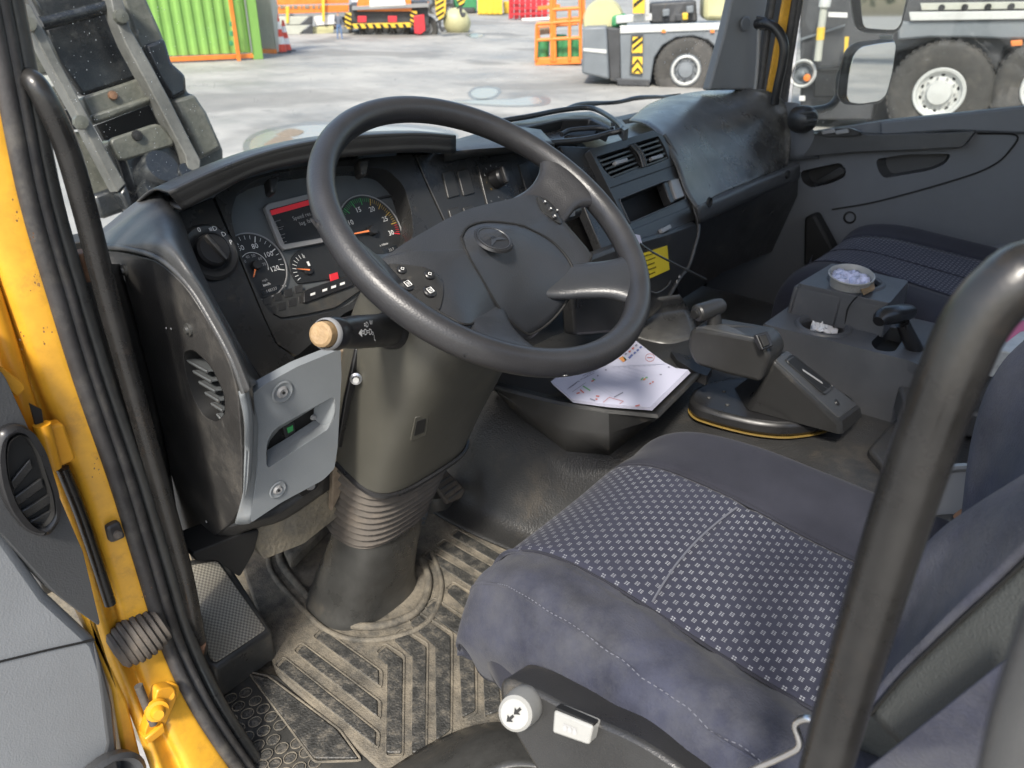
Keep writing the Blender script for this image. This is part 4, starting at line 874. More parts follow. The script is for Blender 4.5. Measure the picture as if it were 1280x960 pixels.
# dark structure and tan foam below the panel
slab('under_bracket', rnd(WL([(310,665),(345,648),(415,612),(412,600),(428,590),(430,640),(380,680),(330,700)], PLF[0:1]+(PLF[1],) if False else off(PLF,-.08)), .006), .02, K['floor'], dash, .004)
slab('under_bracket', rnd(WL([(240,692),(300,668),(325,662),(318,690),(300,722),(270,700),(245,702)], off(PLF,-.07)), .006), .05, K['void'], dash, .004)
slab('side_backing', WL([(420,440),(455,430),(450,520),(425,620),(415,640),(418,540)], off(PLF,-.06)), .01, K['brick'], dash, .002)
lathe('bracket_bolt', [(0,.004),(.005,.004),(.007,0)], W(388,607,off(PLF,-.03)), PLF[1], K['silver'], dash, 12)
slab('bolt_bracket', rnd(WL([(370,612),(400,597),(398,610),(378,622)], off(PLF,-.035)), .004), .01, K['black'], dash, .002)
slab('column_strap', WL([(446,436),(457,436),(440,500),(428,560),(422,560),(432,500)], off(PLF,-.02)), .006, K['black'], dash, .002)
lathe('strap_screw', [(0,.010),(.004,.010),(.005,.004),(.008,.003),(.008,0)], W(445,473,off(PLF,-.015)), V(-.6,-.7,.2), K['metal'], dash, 14)
# ================================================================ STEERING WHEEL
WC = V(-.581,.600,1.834); TL_ = R(33.3); WROT = R(4)
wx, wy = V(1,0,0), V(0, math.cos(TL_), math.sin(TL_)); wz = wx.cross(wy); wx, wy = wx*math.cos(WROT)+wy*math.sin(WROT), wy*math.cos(WROT)-wx*math.sin(WROT)     # wz points at the driver
if wz.z < 0: wz = -wz
def WP(a, b, h=0): return WC+wx*a+wy*b+wz*h
wh = thing('steering_wheel', tuple(WC), 'large black four spoke steering wheel with airbag cover and star emblem', 'steering wheel')
rim = [WP(.2095*math.cos(t), .2095*math.sin(t)) for t in [2*math.pi*i/96 for i in range(97)]]
vs, fs = [], []; n = 20
for i in range(96):
    t = 2*math.pi*i/96; d = wx*math.cos(t)+wy*math.sin(t)
    for j in range(n):
        a = 2*math.pi*j/n; vs.append(WC+d*(.2095+.0155*math.cos(a))+wz*(.0175*math.sin(a)))
for i in range(96):
    for j in range(n): fs.append((i*n+j, i*n+(j+1) % n, ((i+1) % 96)*n+(j+1) % n, ((i+1) % 96)*n+j))
pyd('rim', vs, fs, K['wheel'], wh, ang=80)
def spoke(nm, secs, m):
    """secs: (centre(a,b,h), width direction angle, half width, half thickness)"""
    rows = []
    for (a, b, h, ang, hw, ht) in secs:
        d = wx*math.cos(R(ang))+wy*math.sin(R(ang)); c = WP(a, b, h)
        rows.append([c+d*hw*math.copysign(abs(math.cos(t))**.7, math.cos(t))+wz*ht*math.copysign(abs(math.sin(t))**.8, math.sin(t)) for t in [2*math.pi*i/20 for i in range(21)]])
    cols_ = [cr([r_[j] for r_ in rows], 6) for j in range(21)]
    G_ = [[cols_[j][i] for j in range(21)] for i in range(len(cols_[0]))]
    return sheet(nm, G_, m, wh, 0)
def HF(a, b): return -.012 - .70*max(0, -.015-b)*math.exp(-(a/.115)**2) - .35*max(0, abs(a)-.13)
def hxy(x, y, o_=0):
    """photo point on the domed hub surface -> local (a, b)"""
    u, v = 380+x/2.783, 120+y/2.783; h = .03
    for _ in range(400):
        p = W(u, v, (WC+wz*h, wz)); a, b = (p-WC).dot(wx), (p-WC).dot(wy)
        if h <= HF(a, b)+o_: break
        h -= .0004
    return a, b
def dome(nm, P2, c2, h0, bulge, m, parent, rings=10, skirt=.012, pw=2.4):
    vs, fs = [], []; N2 = len(P2)
    for k in range(rings+1):
        s = 1-k/rings
        for p in P2:
            a, b = c2[0]+(p.x-c2[0])*s, c2[1]+(p.y-c2[1])*s; vs.append(WP(a, b, HF(a, b)+h0+bulge*(1-s**pw)))
    for p in P2: vs.append(WP(p.x, p.y, HF(p.x, p.y)+h0-skirt))
    for k in range(rings):
        for j in range(N2): fs.append((k*N2+j, k*N2+(j+1) % N2, (k+1)*N2+(j+1) % N2, (k+1)*N2+j))
    b0 = (rings+1)*N2
    for j in range(N2): fs.append((j, (j+1) % N2, b0+(j+1) % N2, b0+j))
    return pyd(nm, vs, fs, m, parent, ang=55)
def outline(px, o_=0, k=4): 
    P = [V(*hxy(x, y, o_), 0) for x, y in px]; return cr(P+[P[0]], k)[:-1]
for s in (-1, 1):
    dh = .012*(s > 0)
    spoke('spoke', [(s*.09,.000,-.045+dh,90,.040,.010), (s*.145,.006,-.036+dh,90,.036,.010), (s*.174,.014,-.016+dh*.5,90,.038,.011), (s*.196,.020,0,90,.056,.011), (s*.212,.022,0,90,.070,.005)], K['wheel'])
    spoke('spoke', [(s*.050,-.056,-.060,139 if s < 0 else 41,.034,.010), (s*.074,-.084,-.050,139 if s < 0 else 41,.033,.010), (s*.098,-.112,-.032,139 if s < 0 else 41,.031,.012), (s*.118,-.136,-.014,139 if s < 0 else 41,.035,.012), (s*.134,-.156,-.002,139 if s < 0 else 41,.050,.011), (s*.142,-.165,0,139 if s < 0 else 41,.062,.005)], K['hub'])
hp = outline([(238,575),(300,548),(400,482),(550,402),(700,362),(810,346),(872,392),(900,430),(1000,552),(968,618),(938,668),(912,705),(860,770),(795,824),(742,806),(700,768),(625,788),(560,805),(460,755),(320,675),(262,628)])
hub = dome('airbag_cover', hp, (0,-.035), 0, .004, K['hub'], wh, skirt=.016)
pp2 = outline([(556,490),(578,455),(640,437),(740,446),(840,490),(905,550),(938,620),(926,685),(870,765),(800,818),(765,815),(690,742),(622,625),(575,540)], .006)
cpp = sum(pp2, V(0,0,0))/len(pp2)
tube('pad_groove', [WP(cpp.x+(p.x-cpp.x)*1.03, cpp.y+(p.y-cpp.y)*1.03, HF(p.x, p.y)+.0042) for p in pp2+[pp2[0]]], .0016, K['void'], hub, n=6, k=1)
dome('horn_pad', pp2, (cpp.x, cpp.y), .004, .010, K['hub'], hub, pw=3)
for L_ in ([(460,752),(500,775),(560,800),(630,782),(700,766)], [(1000,555),(975,610),(938,668)]):
    tube('hub_groove', [WP(*hxy(x, y), HF(*hxy(x, y))+.0025) for x, y in L_], .0014, K['void'], hub, n=6)
ec = hxy(657, 502, .010); eh = HF(*ec)+.0125; wz_keep, wy_keep = wz, wy; wz = (wz+wy*.16).normalized(); wy = wz.cross(wx)
EP = WC+wx*ec[0]+wy_keep*ec[1]+wz_keep*eh
em = lathe('emblem', [(0,.0),(.0205,.0),(.0222,.0010),(.0238,.0008),(.0255,-.002)], EP, wz, K['black'], hub, 40)
star = []
for k in range(3):
    a = R(90+120*k); d = wx*math.cos(a)+wy*math.sin(a); q = wz.cross(d); c = EP+wz*.0010
    star.append([c+q*.0042-d*.001, c+d*.0196, c-q*.0042-d*.001])
joined('star', star, K['hub'], em)
tube('star_ring', [EP+wx*.0205*math.cos(t)+wy*.0205*math.sin(t)+wz*.0008 for t in [2*math.pi*i/32 for i in range(33)]], .0010, K['hub'], em, n=6, k=1)
wz, wy = wz_keep, wy_keep
for i_, (px, btn) in enumerate((([(298,582),(360,586),(430,598),(478,632),(484,690),(462,750),(400,720),(324,672),(306,625)], ((342,602,.0056),(437,620,.0060),(360,655,.0080),(438,678,.0078))),
                  ([(812,347),(850,362),(880,395),(898,440),(872,432),(836,405),(818,375)], ((838,368,.0034),(858,392,.0036),(880,398,.003),(872,418,.004))))):
    P_ = outline(px, .004, 3); cc2 = sum(P_, V(0,0,0))/len(P_)
    po = dome('button_pod', P_, (cc2.x, cc2.y), .0035, .0012, K['panel'], wh, skirt=.006)
    for (x, y, r_) in btn:
        a, b = hxy(x, y, .006); c = WP(a, b, HF(a, b)+.0046)
        bb = lathe('button', [(0,.0020),(r_*.82,.0020),(r_,.0010),(r_,-.003)], c, wz, K['black'], po, 20)
        e_ = r_*.42; z_ = wz*.0024
        if r_ > .007:
            tube('button_mark', [c+wx*-e_+wy*-e_+z_, c+wx*e_+wy*-e_+z_, c+wx*e_+wy*e_+z_, c+wx*-e_+wy*e_+z_, c+wx*-e_+wy*-e_+z_], .0005, K['print'], bb, n=4, k=1)
            joined('button_mark', [[c+wx*-e_*.5+wy*(e_*t-.0003)+z_, c+wx*e_*.6+wy*(e_*t-.0003)+z_, c+wx*e_*.6+wy*(e_*t+.0003)+z_, c+wx*-e_*.5+wy*(e_*t+.0003)+z_] for t in (-.4,0,.4)], K['print'], bb)
        else:
            tube('button_mark', [c+wx*-e_+z_, c+wy*e_*.8+z_, c+wx*e_+z_, c-wy*e_*.8+z_, c+wx*-e_+z_], .0004, K['print'], bb, n=4, k=1)
# ================================================================ COLUMN
col = thing('steering_column', (-.62,.8,1.15), 'olive grey steering column shroud above a ribbed dusty gaiter', 'steering column')
def ring(c, ex3, ey3, a, b, e=.6, n=36):
    return [c+ex3*(a*math.copysign(abs(math.cos(t))**e, math.cos(t)))+ey3*(b*math.copysign(abs(math.sin(t))**e, math.sin(t))) for t in [2*math.pi*i/n+.0001 for i in range(n+1)]]
axd = -wz
def loft(nm, rings, m, k=5, parent=col):
    n_ = len(rings[0]); cs = [cr([r_[j] for r_ in rings], k) for j in range(n_)]
    return sheet(nm, [[cs[j][i] for j in range(n_)] for i in range(len(cs[0]))], m, parent, 0)
fx = V(1,0,0)
SC = [(V(-.583,.618,1.79), .055,.05), (V(-.590,.645,1.755), .098,.080), (V(-.598,.672,1.70), .112,.088), (V(-.604,.705,1.62), .113,.084), (V(-.612,.735,1.54), .110,.078), (V(-.618,.752,1.478), .104,.072)]
fy = V(0,.93,.36)
loft('shroud', [ring(c, fx, fy, a, b, .55) for c, a, b in SC], K['olive'])
c_, a_, b_ = SC[-1]
tube('shroud_lip', [p+V(0,0,-.004) for p in ring(c_, fx, fy, a_+.001, b_+.001, .55)], .004, K['black'], col, n=6, k=1)
sl = WL([(519,526),(536,519),(532,545),(513,553)], X(-.63)); 
# slot in the shroud: found on the facing side of the shroud
def on_shroud(u, v, d=0):
    best = None
    for i in range(len(SC)-1):
        for s in range(20):
            t = s/20; c = SC[i][0].lerp(SC[i+1][0], t); a = SC[i][1]*(1-t)+SC[i+1][1]*t; b = SC[i][2]*(1-t)+SC[i+1][2]*t
            for p in ring(c, fx, fy, a, b, .55, 60):
                n3 = (p-c)
                if n3.dot(CAM-p) < 0: continue
                r3 = ray(u, v).normalized(); e = ((p-CAM)-r3*(p-CAM).dot(r3)).length
                if best is None or e < best[0]: best = (e, p)
    dd = (best[1]-CAM).length
    return CAM+ray(u, v).normalized()*(dd-d)
q4 = [on_shroud(*q, .001) for q in ((519,522),(537,517),(533,544),(513,552))]
slf = slab('shroud_slot', rnd(q4, .003), .003, K['olive'], col, .0008)
c4 = sum(q4, V(0,0,0))/4
slab('slot_opening', rnd([c4+(p-c4)*.62+(CAM-c4).normalized()*.0012 for p in q4], .002), .001, K['void'], slf, 0)
# gaiter and boot
bel = []
top = (V(-.622,.762,1.468), .097,.068); bot = (V(-.630,.808,1.315), .078,.062)
for i in range(41):
    t = i/40; c = top[0].lerp(bot[0], t); w_ = .0036*math.sin(i*math.pi/2.0)
    bel.append(ring(c, fx, V(0,.95+.05*t,.30*(1-t)), top[1]*(1-t)+bot[1]*t+w_, top[2]*(1-t)+bot[2]*t+w_, .7))
loft('ribbed_gaiter', bel, K['bellow'], 3)
loft('lower_boot', [ring(c, fx, V(0,1,0), a, b, .75) for c, a, b in ((V(-.630,.806,1.325),.074,.058), (V(-.632,.81,1.29),.075,.061), (V(-.638,.825,1.24),.080,.066), (V(-.645,.84,1.18),.088,.072), (V(-.648,.845,1.150),.096,.078))], K['boot'], 4)
# indicator stalk
stk2 = thing('indicator_stalk', tuple(W(440,412,Y(.62))), 'thick black indicator stalk with a worn wooden coloured end button', 'indicator stalk')
a0, a1 = W(402,418,Y(.595)), W(492,412,Y(.655)); d = a1-a0; L0 = d.length
lathe('stalk_body', [(.0135,.012),(.0165,.018),(.0180,.026),(.0175,.032),(.0160,.034),(.0158,.040),(.0168,.050),(.0185,.07),(.0200,L0*.9),(.0235,L0*.93),(.0245,L0),(.010,L0+.01)], a0, d, K['black'], stk2, 32)
lathe('collar_ring', [(.0150,.006),(.0168,.009),(.0170,.013),(.0158,.015)], a0, d, K['silver'], stk2, 32)
lathe('end_button', [(0,-.004),(.0100,-.004),(.0128,-.002),(.0136,.004),(.0136,.014)], a0, d, K['wood'], stk2, 28)
dn_ = d.normalized(); sv = (CAM-a0); sv = (sv-dn_*sv.dot(dn_)).normalized(); su = sv.cross(dn_)
if su.z < 0: su = -su
for s, h, o_, z_ in (('◄', .045,-.002,.008),('¤D', .055,-.001,.008),('=D', .066,-.001,.008),('¤D', .060,.007,.007),('W', .072,.009,.006),('L', .078,-.008,.007),('o', .074,-.002,.007)):
    text(s, a0+dn_*h+sv*.0200+su*o_, dn_, su, z_*1.2, K['print'], stk2)
st2 = thing('wiper_stalk', tuple(W(705,268,Y(.70))), 'small control stalk end showing through the right gap of the steering wheel', 'stalk')
lathe('stalk_body', [(0,0),(.009,0),(.012,.005),(.013,.04),(.012,.09)], W(722,262,Y(.70)), V(-1,.1,-.05), K['black'], st2, 20)
slab('stalk_print', WL([(700,262),(718,258),(719,270),(704,273)], Y(.685)), .002, K['silver'], st2, .0005)
# ================================================================ DOCUMENT TRAY, PAPERS
tz = 1.462
dt = thing('document_tray', (-.3,.6,1.4), 'dark open document tray on the engine tunnel holding printed sheets', 'tray')
ft = [W(612,478,Z(tz)), W(650,490,Z(tz)), W(700,502,Z(tz)), W(760,512,Z(tz)), W(822,518,Z(tz)), W(850,490,Z(tz)), W(878,462,Z(tz))]
fb = [W(622,492,Z(tz-.01)), W(650,522,Z(1.40)), W(708,564,Z(1.385)), W(762,569,Z(1.38)), W(820,524,Z(1.44)), W(850,496,Z(1.45)), W(878,467,Z(1.452))]
rows = [[p+V(.02,.02,-.006) for p in ft], ft, [p+V(-.004,-.004,-.004) for p in ft], [p.lerp(q,.5)+V(-.002,-.002,0) for p, q in zip(ft, fb)], fb]
patch('tray_front', rows, K['dash'], dt, k=1, th=.006, ang=28)
slab('tray_floor', [*[p+V(.008,.008,-.012) for p in ft], W(870,400,Z(tz-.012)), W(790,385,Z(tz-.012)), W(690,420,Z(tz-.012)), W(600,465,Z(tz-.012))], .01, K['dash'], dt, .003)
slab('tray_end', rnd(WL([(838,438),(866,447),(892,456),(884,470),(868,464),(846,450)], Z(tz)), .004), .02, K['black'], dt, .004)
rows = [[W(760,385,Z(1.52)), W(812,375,Z(1.52)), W(850,370,Z(1.52))], [W(776,405,Z(1.475)), W(822,395,Z(1.47)), W(862,388,Z(1.47))], [W(790,422,Z(tz-.012)), W(835,430,Z(tz-.012)), W(875,425,Z(tz-.014))]]
patch('tray_back', rows, K['worn'], dt, k=5)
pap = thing('printed_sheets', tuple(W(770,465,Z(tz+.01))), 'stack of white printed brochure sheets lying in the tray below the steering wheel', 'papers')
base = [(690,477),(703,467),(724,458),(752,445),(776,430),(789,420),(812,438),(832,453),(846,460),(862,462),(814,509),(760,505),(715,499)]
for k in range(4):
    dv = (-1.5*k+2, 1.2*(3-k))
    slab('sheet', WL([(u+dv[0]*.6, v+dv[1]) for u, v in base], Z(tz+.003+k*.0016)), .0007, K['paper'], pap, 0)
pz = Z(tz+.0092)
for nm_, c_ in (('inkblue',(.12,.15,.33)),('inkred',(.42,.12,.10)),('inkgrey',(.20,.20,.26)),('inkgreen',(.15,.33,.16)),('inkpale',(.42,.43,.52)),('inkorange',(.6,.26,.08))): K[nm_] = mat(nm_.replace('ink','ink_'), c_, .7)
def pm(x, y): return W(690+x/7.11, 410+y/7.11, pz)
inks = {k: [] for k in ('inkblue','inkred','inkgrey','inkgreen','inkpale','inkorange')}
def pl_(k, a, b, w_=3): 
    dx2, dy2 = b[0]-a[0], b[1]-a[1]; l_ = math.hypot(dx2, dy2); nx, ny = -dy2/l_*w_/2, dx2/l_*w_/2
    inks[k].append([pm(a[0]+nx,a[1]+ny), pm(b[0]+nx,b[1]+ny), pm(b[0]-nx,b[1]-ny), pm(a[0]-nx,a[1]-ny)])
random.seed(3)
for a, b in (((345,350),(430,305)),((430,305),(545,250)),((360,380),(540,275)),((275,425),(350,385)),((290,445),(375,400)),((135,545),(235,470)),((180,568),(300,485)),((440,330),(520,290)),((150,530),(220,485))): pl_('inkgrey', a, b, 4)
for i in range(16):
    x, y = 150+i*26, 535-i*18; pl_('inkgrey', (x, y+random.uniform(-8,8)), (x+18, y-12+random.uniform(-8,8)), 5)
pl_('inkgrey', (550,615), (632,572), 11); pl_('inkpale', (520,342), (1000,318), 4); pl_('inkpale', (370,480), (548,590), 4); pl_('inkpale', (350,500), (540,610), 4)
for a, b in (((455,660),(508,616)),((508,616),(635,650)),((635,650),(600,674))): pl_('inkred', a, b, 4)
for i in range(9): pl_('inkpale', (540+i*45, 348-i*3), (560+i*45, 358-i*3), 8)
for i in range(7): pl_('inkpale', (460+i*28, 470-i*22), (640+i*34, 540-i*24), 3)
for x, y in ((655,230),(690,208),(720,180),(748,152)): pl_('inkred' if x in (690,720) else 'inkgrey', (x-8,y+6), (x+9,y-6), 15)
for x, y in ((690,260),(706,243),(735,220),(762,196),(788,170)): pl_('inkblue', (x-8,y+7), (x+9,y-7), 17)
inks['inkorange'].append([pm(593,268), pm(628,250), pm(664,282), pm(632,304)]); inks['inkgreen'].append([pm(628,250), pm(648,262), pm(664,282), pm(650,290)])
for k, a, b in (('inkgreen',(275,515),(340,556)),('inkred',(218,582),(246,574)),('inkred',(250,548),(284,576)),('inkred',(390,604),(420,606)),('inkgrey',(338,628),(384,646)),('inkred',(386,630),(404,634)),('inkgreen',(790,462),(812,440)),('inkorange',(812,462),(832,448)),('inkgreen',(830,440),(850,438)),('inkred',(865,496),(880,490)),('inkred',(888,480),(905,478)),('inkgrey',(956,412),(976,414)),('inkgrey',(1030,346),(1046,348)),('inkred',(350,475),(372,465)),('inkgreen',(360,450),(384,462)),('inkgrey',(470,372),(486,372)),('inkgrey',(400,425),(414,422)),('inkred',(740,694),(780,684)),('inkgreen',(540,236),(566,226))): pl_(k, a, b, 12)
for k, q in inks.items(): joined('printed_marks', q, K[k], pap, 'stuff')
tube('round_logo', [pm(870+40*math.cos(t), 262+34*math.sin(t)) for t in [2*math.pi*i/20 for i in range(21)]], .0004, K['inkred'], pap, n=4, k=1)
pl_('inkred', (846,262), (894,262), 6); joined('logo_mark', [inks['inkred'][-1]], K['inkred'], pap)
# ================================================================ GEAR SELECTOR / PARKING LEVER CONSOLE
gs = thing('gear_selector', (0,.4,1.38), 'black gear selector console with a folding arm on the engine tunnel', 'gear selector')
ZB = Z(1.412)
bo = rnd(WL([(861,497),(866,486),(885,476),(915,471),(960,468),(1040,482),(1072,498),(1060,514),(1028,526),(985,531),(945,527),(902,517),(870,507)], ZB), .03, 6)
slab('base_plate', bo, .028, K['black'], gs, .008)
slab('base_gasket', [p+V(0,0,-.029)+(p-sum(bo,V(0,0,0))/len(bo))*.002 for p in bo], .0012, K['gasket'], gs, .0004)
for (u, v) in ((909,506),(941,485),(886,497),(905,489)): lathe('base_screw', [(0,.002),(.003,.002),(.004,0)], W(u, v, Z(1.4125)), V(0,0,1), K['boot'], gs, 10)
# wedge
A_ = W(966,449,X(-.10)); B_ = W(1050,528,Z(1.432)); 
A2 = W(982,436,X(-.02)); B2 = W(1077,508,Z(1.432))
f1 = W(934,512,Z(1.414)); f2 = W(960,505,Z(1.414))+V(.08,.02,0)
lo = [Vector((p.x, p.y, 1.412)) for p in (B_, B2)]
pyd('wedge_housing', [A_, A2, B2, B_, f1, V(A2.x+.02, A2.y+.09, 1.412), lo[1]+V(.01,-.005,0), lo[0]+V(-.004,-.008,0)], [(0,1,2,3),(4,0,3,7),(1,5,6,2),(3,2,6,7),(4,5,1,0)], K['dash'], gs, bevel=.008, seg=3)

nW = (A2-A_).cross(B_-A_).normalized()
if nW.z < 0: nW = -nW
def onw(a, b, h=.0): return A_.lerp(A2, a).lerp(B_.lerp(B2, a), b)+nW*h
slab('wedge_top_trim', rnd([onw(.06,.02,.0015), onw(.94,.02,.0015), onw(.94,.96,.0015), onw(.06,.96,.0015)], .006), .004, K['pad'], gs, .0015)
slot = slab('selector_slot', rnd([onw(.32,.12,.005), onw(.78,.12,.005), onw(.78,.62,.005), onw(.32,.62,.005)], .008), .002, K['void'], gs, 0)
tube('slot_rim', [p for p in rnd([onw(.28,.09,.005), onw(.82,.09,.005), onw(.82,.65,.005), onw(.28,.65,.005)], .010)]+[onw(.28,.16,.005)], .0012, K['dash'], slot, n=6, k=1)
slab('slot_pointer', [onw(.45,.30,.0065), onw(.50,.28,.0065), onw(.62,.52,.0065), onw(.58,.54,.0065)], .001, K['printdim'], slot, 0)
lathe('wedge_screw', [(0,.003),(.005,.003),(.007,0)], onw(.45,.80,.001), nW, K['black'], gs, 14)
# arm
XA = -.125
sidep = [(861,414),(872,410),(949,424),(957,432),(963,447),(953,470),(949,478),(905,468),(868,456),(859,438)]
side = WL(sidep, X(XA)); wv = V(.075,0,.0)
slab('arm_body', rnd(side, .012, 5), .07, K['dash'], gs, .009, back=V(.068,0,0), seg=3)
slab('arm_top_trim', [W(868,409,X(XA+.004))+V(0,0,.003), W(905,407,X(XA+.03))+V(0,0,.006), W(960,410,X(XA+.06))+V(0,0,.003), W(974,430,X(XA+.055)), W(957,432,X(XA+.004))+V(0,0,.003), W(945,423,X(XA+.002))+V(0,0,.003)], .01, K['pad'], gs, .004)
slab('rocker_frame', rnd(WL([(944,418),(960,413),(968,432),(953,438)], off((side[3], V(-.5,-.6,.62).normalized()), .012)), .003), .01, K['black'], gs, .002)
slab('rocker_switch', rnd(WL([(949,420),(958,417),(963,431),(955,434)], off((side[3], V(-.5,-.6,.62).normalized()), .017)), .002), .01, K['void'], gs, .002)
n1_ = W(893,402,X(XA+.03)); g0, g1_ = W(870,392,X(XA-.012)), W(904,381,X(XA+.052)); gd = (g1_-g0)
tube('lever_neck', [n1_+V(0,0,-.02), n1_+V(0,0,-.002), g0.lerp(g1_,.62)], [.016,.013,.011], K['dash'], gs, n=14)
kn = lathe('lever_knob', [(0,-.002),(.009,-.002),(.0095,0),(.0125,.001),(.0150,.004),(.0155,.012),(.0150,.03),(.0152,gd.length*.7),(.0135,gd.length*.9),(.008,gd.length),(0,gd.length+.002)], g0, gd, K['dash'], gs, 28)
lathe('knob_button', [(0,.003),(.0075,.003),(.0085,0)], g0+gd.normalized()*-.003, gd*-1, K['void'], kn, 20)
# ================================================================ STORAGE CONSOLE BETWEEN SEATS
cs = thing('storage_console', (.25,.3,1.38), 'dark grey storage console with two cup holders between the seats', 'console')
ZC, ZR = Z(1.50), Z(1.565)
top_ = WL([(954,405),(986,383),(1010,372),(1150,360),(1195,366),(1240,470),(1180,470),(1137,451)], ZC)
c1h = ell(W(1029,408,ZC), V(1,0,0), V(0,1,0), .042, .042, 32)
s1h = rnd(WL([(1088,428),(1110,408),(1136,414),(1118,440),(1095,438)], ZC), .014, 4)
s2h = rnd(WL([(1140,380),(1150,364),(1174,362),(1175,374),(1160,392),(1145,392)], ZC), .014, 4)
slab('console_top', rnd(top_, .01), .02, K['console'], cs, .006, holes=[c1h, s1h, s2h], seg=3)
pocket('cup_holder_lining', c1h, .06, K['dash'], cs, .8); pocket('slot_lining', s1h, .025, K['void'], cs, .9); pocket('slot_lining', s2h, .025, K['void'], cs, .9)
cc = W(1029,408,ZC); lathe('cup_holder_rim', [(.041,-.006),(.042,.002),(.046,.005),(.051,.004),(.054,0)], cc, V(0,0,1), K['console'], cs, 40)
fr0, fr1 = W(954,405,ZC), W(1150,456,ZC)
pyd('console_front', [top_[0], top_[7], W(1240,470,ZC), V(0,0,0)+W(1240,470,ZC)-V(0,0,.13), top_[7]-V(0.01,0,.13), top_[0]-V(.01,0,.13)], [(0,1,4,5),(1,2,3,4)], K['console'], cs, bevel=.004)
pyd('console_nose', [top_[0], top_[1]+V(0,.0,0), top_[2]+V(.3,.1,0), top_[2]+V(.3,.1,-.13), top_[1]-V(0,0,.13), top_[0]-V(.01,0,.13)], [(0,1,4,5),(1,2,3,4)], K['console'], cs)
rt_ = WL([(998,354),(1040,329),(1136,351),(1112,379),(1052,366)], ZR); rb_ = [Vector((p.x, p.y, 1.502)) for p in rt_]
c2h = ell(W(1070,352,ZR), V(1,0,0), V(0,1,0), .044, .044, 32)
slab('raised_box', rnd(rt_, .008), .02, K['console'], cs, .005, holes=[c2h], seg=3); pocket('cup_holder_lining', c2h, .06, K['void'], cs, .85)
for i in range(5):
    j = (i+1) % 5; slab('box_side', [rt_[i]-V(0,0,.008), rt_[j]-V(0,0,.008), rb_[j]+V(0,0,-.004)+(rb_[j]-W(1070,352,ZR)).normalized()*.006, rb_[i]+V(0,0,-.004)+(rb_[i]-W(1070,352,ZR)).normalized()*.006], .008, K['console'], cs, .003)
lathe('cup_holder_rim', [(.043,-.006),(.044,.002),(.048,.005),(.053,.004),(.056,0)], W(1070,352,ZR), V(0,0,1), K['console'], cs, 40)
cup = thing('paper_cup', tuple(W(1064,352,ZR)), 'white rimmed cup tilted in the raised cup holder with crumpled foil inside', 'cup')
cpt = W(1064,345,Z(1.588)); ca = V(-.16,-.06,1).normalized()
lathe('cup_wall', [(.030,-.055),(.038,-.01),(.0405,0),(.043,.002),(.0435,.004),(.041,.005),(.0385,.001),(.030,-.035),(0,-.036)], cpt, ca, K['white'], cup, 40)
random.seed(5)
def crumple(nm, c, ax3, r, m, parent, h=.02, n=9, seed=1):
    random.seed(seed); e1_ = ax3.orthogonal().normalized(); e2_ = ax3.cross(e1_); G_ = []
    for i in range(n):
        row_ = []
        for j in range(n):
            a, b = (i/(n-1)*2-1), (j/(n-1)*2-1); k_ = max(abs(a), abs(b)); l_ = math.hypot(a, b) or 1
            a, b = a*k_/l_, b*k_/l_
            row_.append(c+e1_*a*r+e2_*b*r+ax3*(random.uniform(-h, h)*(1-k_*.4)))
        G_.append(row_)
    return sheet(nm, G_, m, parent, .0005, ang=15)
K['foil'] = mat('blue_white_wrapper', (.45,.47,.62), .3, var=.4, vscale=60)
crumple('crumpled_wrapper', cpt-ca*.004, ca, .036, K['foil'], cup, .008, 11)
tube('cup_tape', [W(1075,368,Z(1.58)), W(1070,372,Z(1.575)), W(1060,385,Z(1.54)), W(1056,405,Z(1.505))], .0014, K['void'], cup, n=6)
slab('cup_sleeve_tab', rnd(WL([(1074,357),(1092,350),(1094,360),(1080,367)], Z(1.575)), .003), .004, K['wood'], cup, .001)
ts = thing('crumpled_tissue', tuple(W(1028,411,Z(1.475))), 'white crumpled paper tissue lying in the lower cup holder', 'tissue')
crumple('tissue_ball', W(1030,412,Z(1.485)), V(0,0,1), .026, K['tissue'], ts, .014, 9, 4)
crumple('tissue_fold', W(1024,408,Z(1.492)), V(-.3,-.2,1).normalized(), .016, K['tissue'], ts, .010, 7, 9)
lv_ = thing('parking_brake_lever', tuple(W(1140,430,Z(1.48))), 'small black lever with a rounded head in front of the grab bar', 'lever')
tube('lever_stem', [W(1148,446,Z(1.48)), W(1138,425,Z(1.52)), W(1128,404,Z(1.555))], [.016,.0135,.012], K['black'], lv_, n=14)
tube('lever_head', [W(1098,402,Z(1.57)), W(1104,396,Z(1.575)), W(1118,393,Z(1.575)), W(1136,390,Z(1.57)), W(1140,392,Z(1.565))], [.010,.016,.0175,.014,.007], K['black'], lv_, n=16)
tube('lever_boot', [W(1152,462,Z(1.44)), W(1148,446,Z(1.47))], [.022,.010], K['boot'], lv_, n=14, k=1)
sr = thing('tunnel_rear_box', tuple(W(1200,480,Z(1.42))), 'grey plastic tray edge on the tunnel behind the black bar', 'plastic tray')
slab('box_top', rnd(WL([(1120,470),(1240,455),(1300,470),(1240,520),(1130,500)], Z(1.45)), .01), .05, K['pad'], sr, .006)
slab('box_low', rnd(WL([(1085,560),(1130,510),(1225,530),(1215,610),(1120,600)], Z(1.39)), .01), .03, K['vinyl'], sr, .006)
bgp = thing('wrapped_parcel', tuple(W(1260,420,Z(1.56))), 'white plastic wrapped parcel with pink print at the right edge behind the bar', 'parcel')
K['pink'] = mat('pink_print', (.55,.12,.22), .5); K['wrap'] = mat('clear_white_wrap', (.42,.43,.42), .35, var=.25, vscale=20, bump=.3, bscale=60)
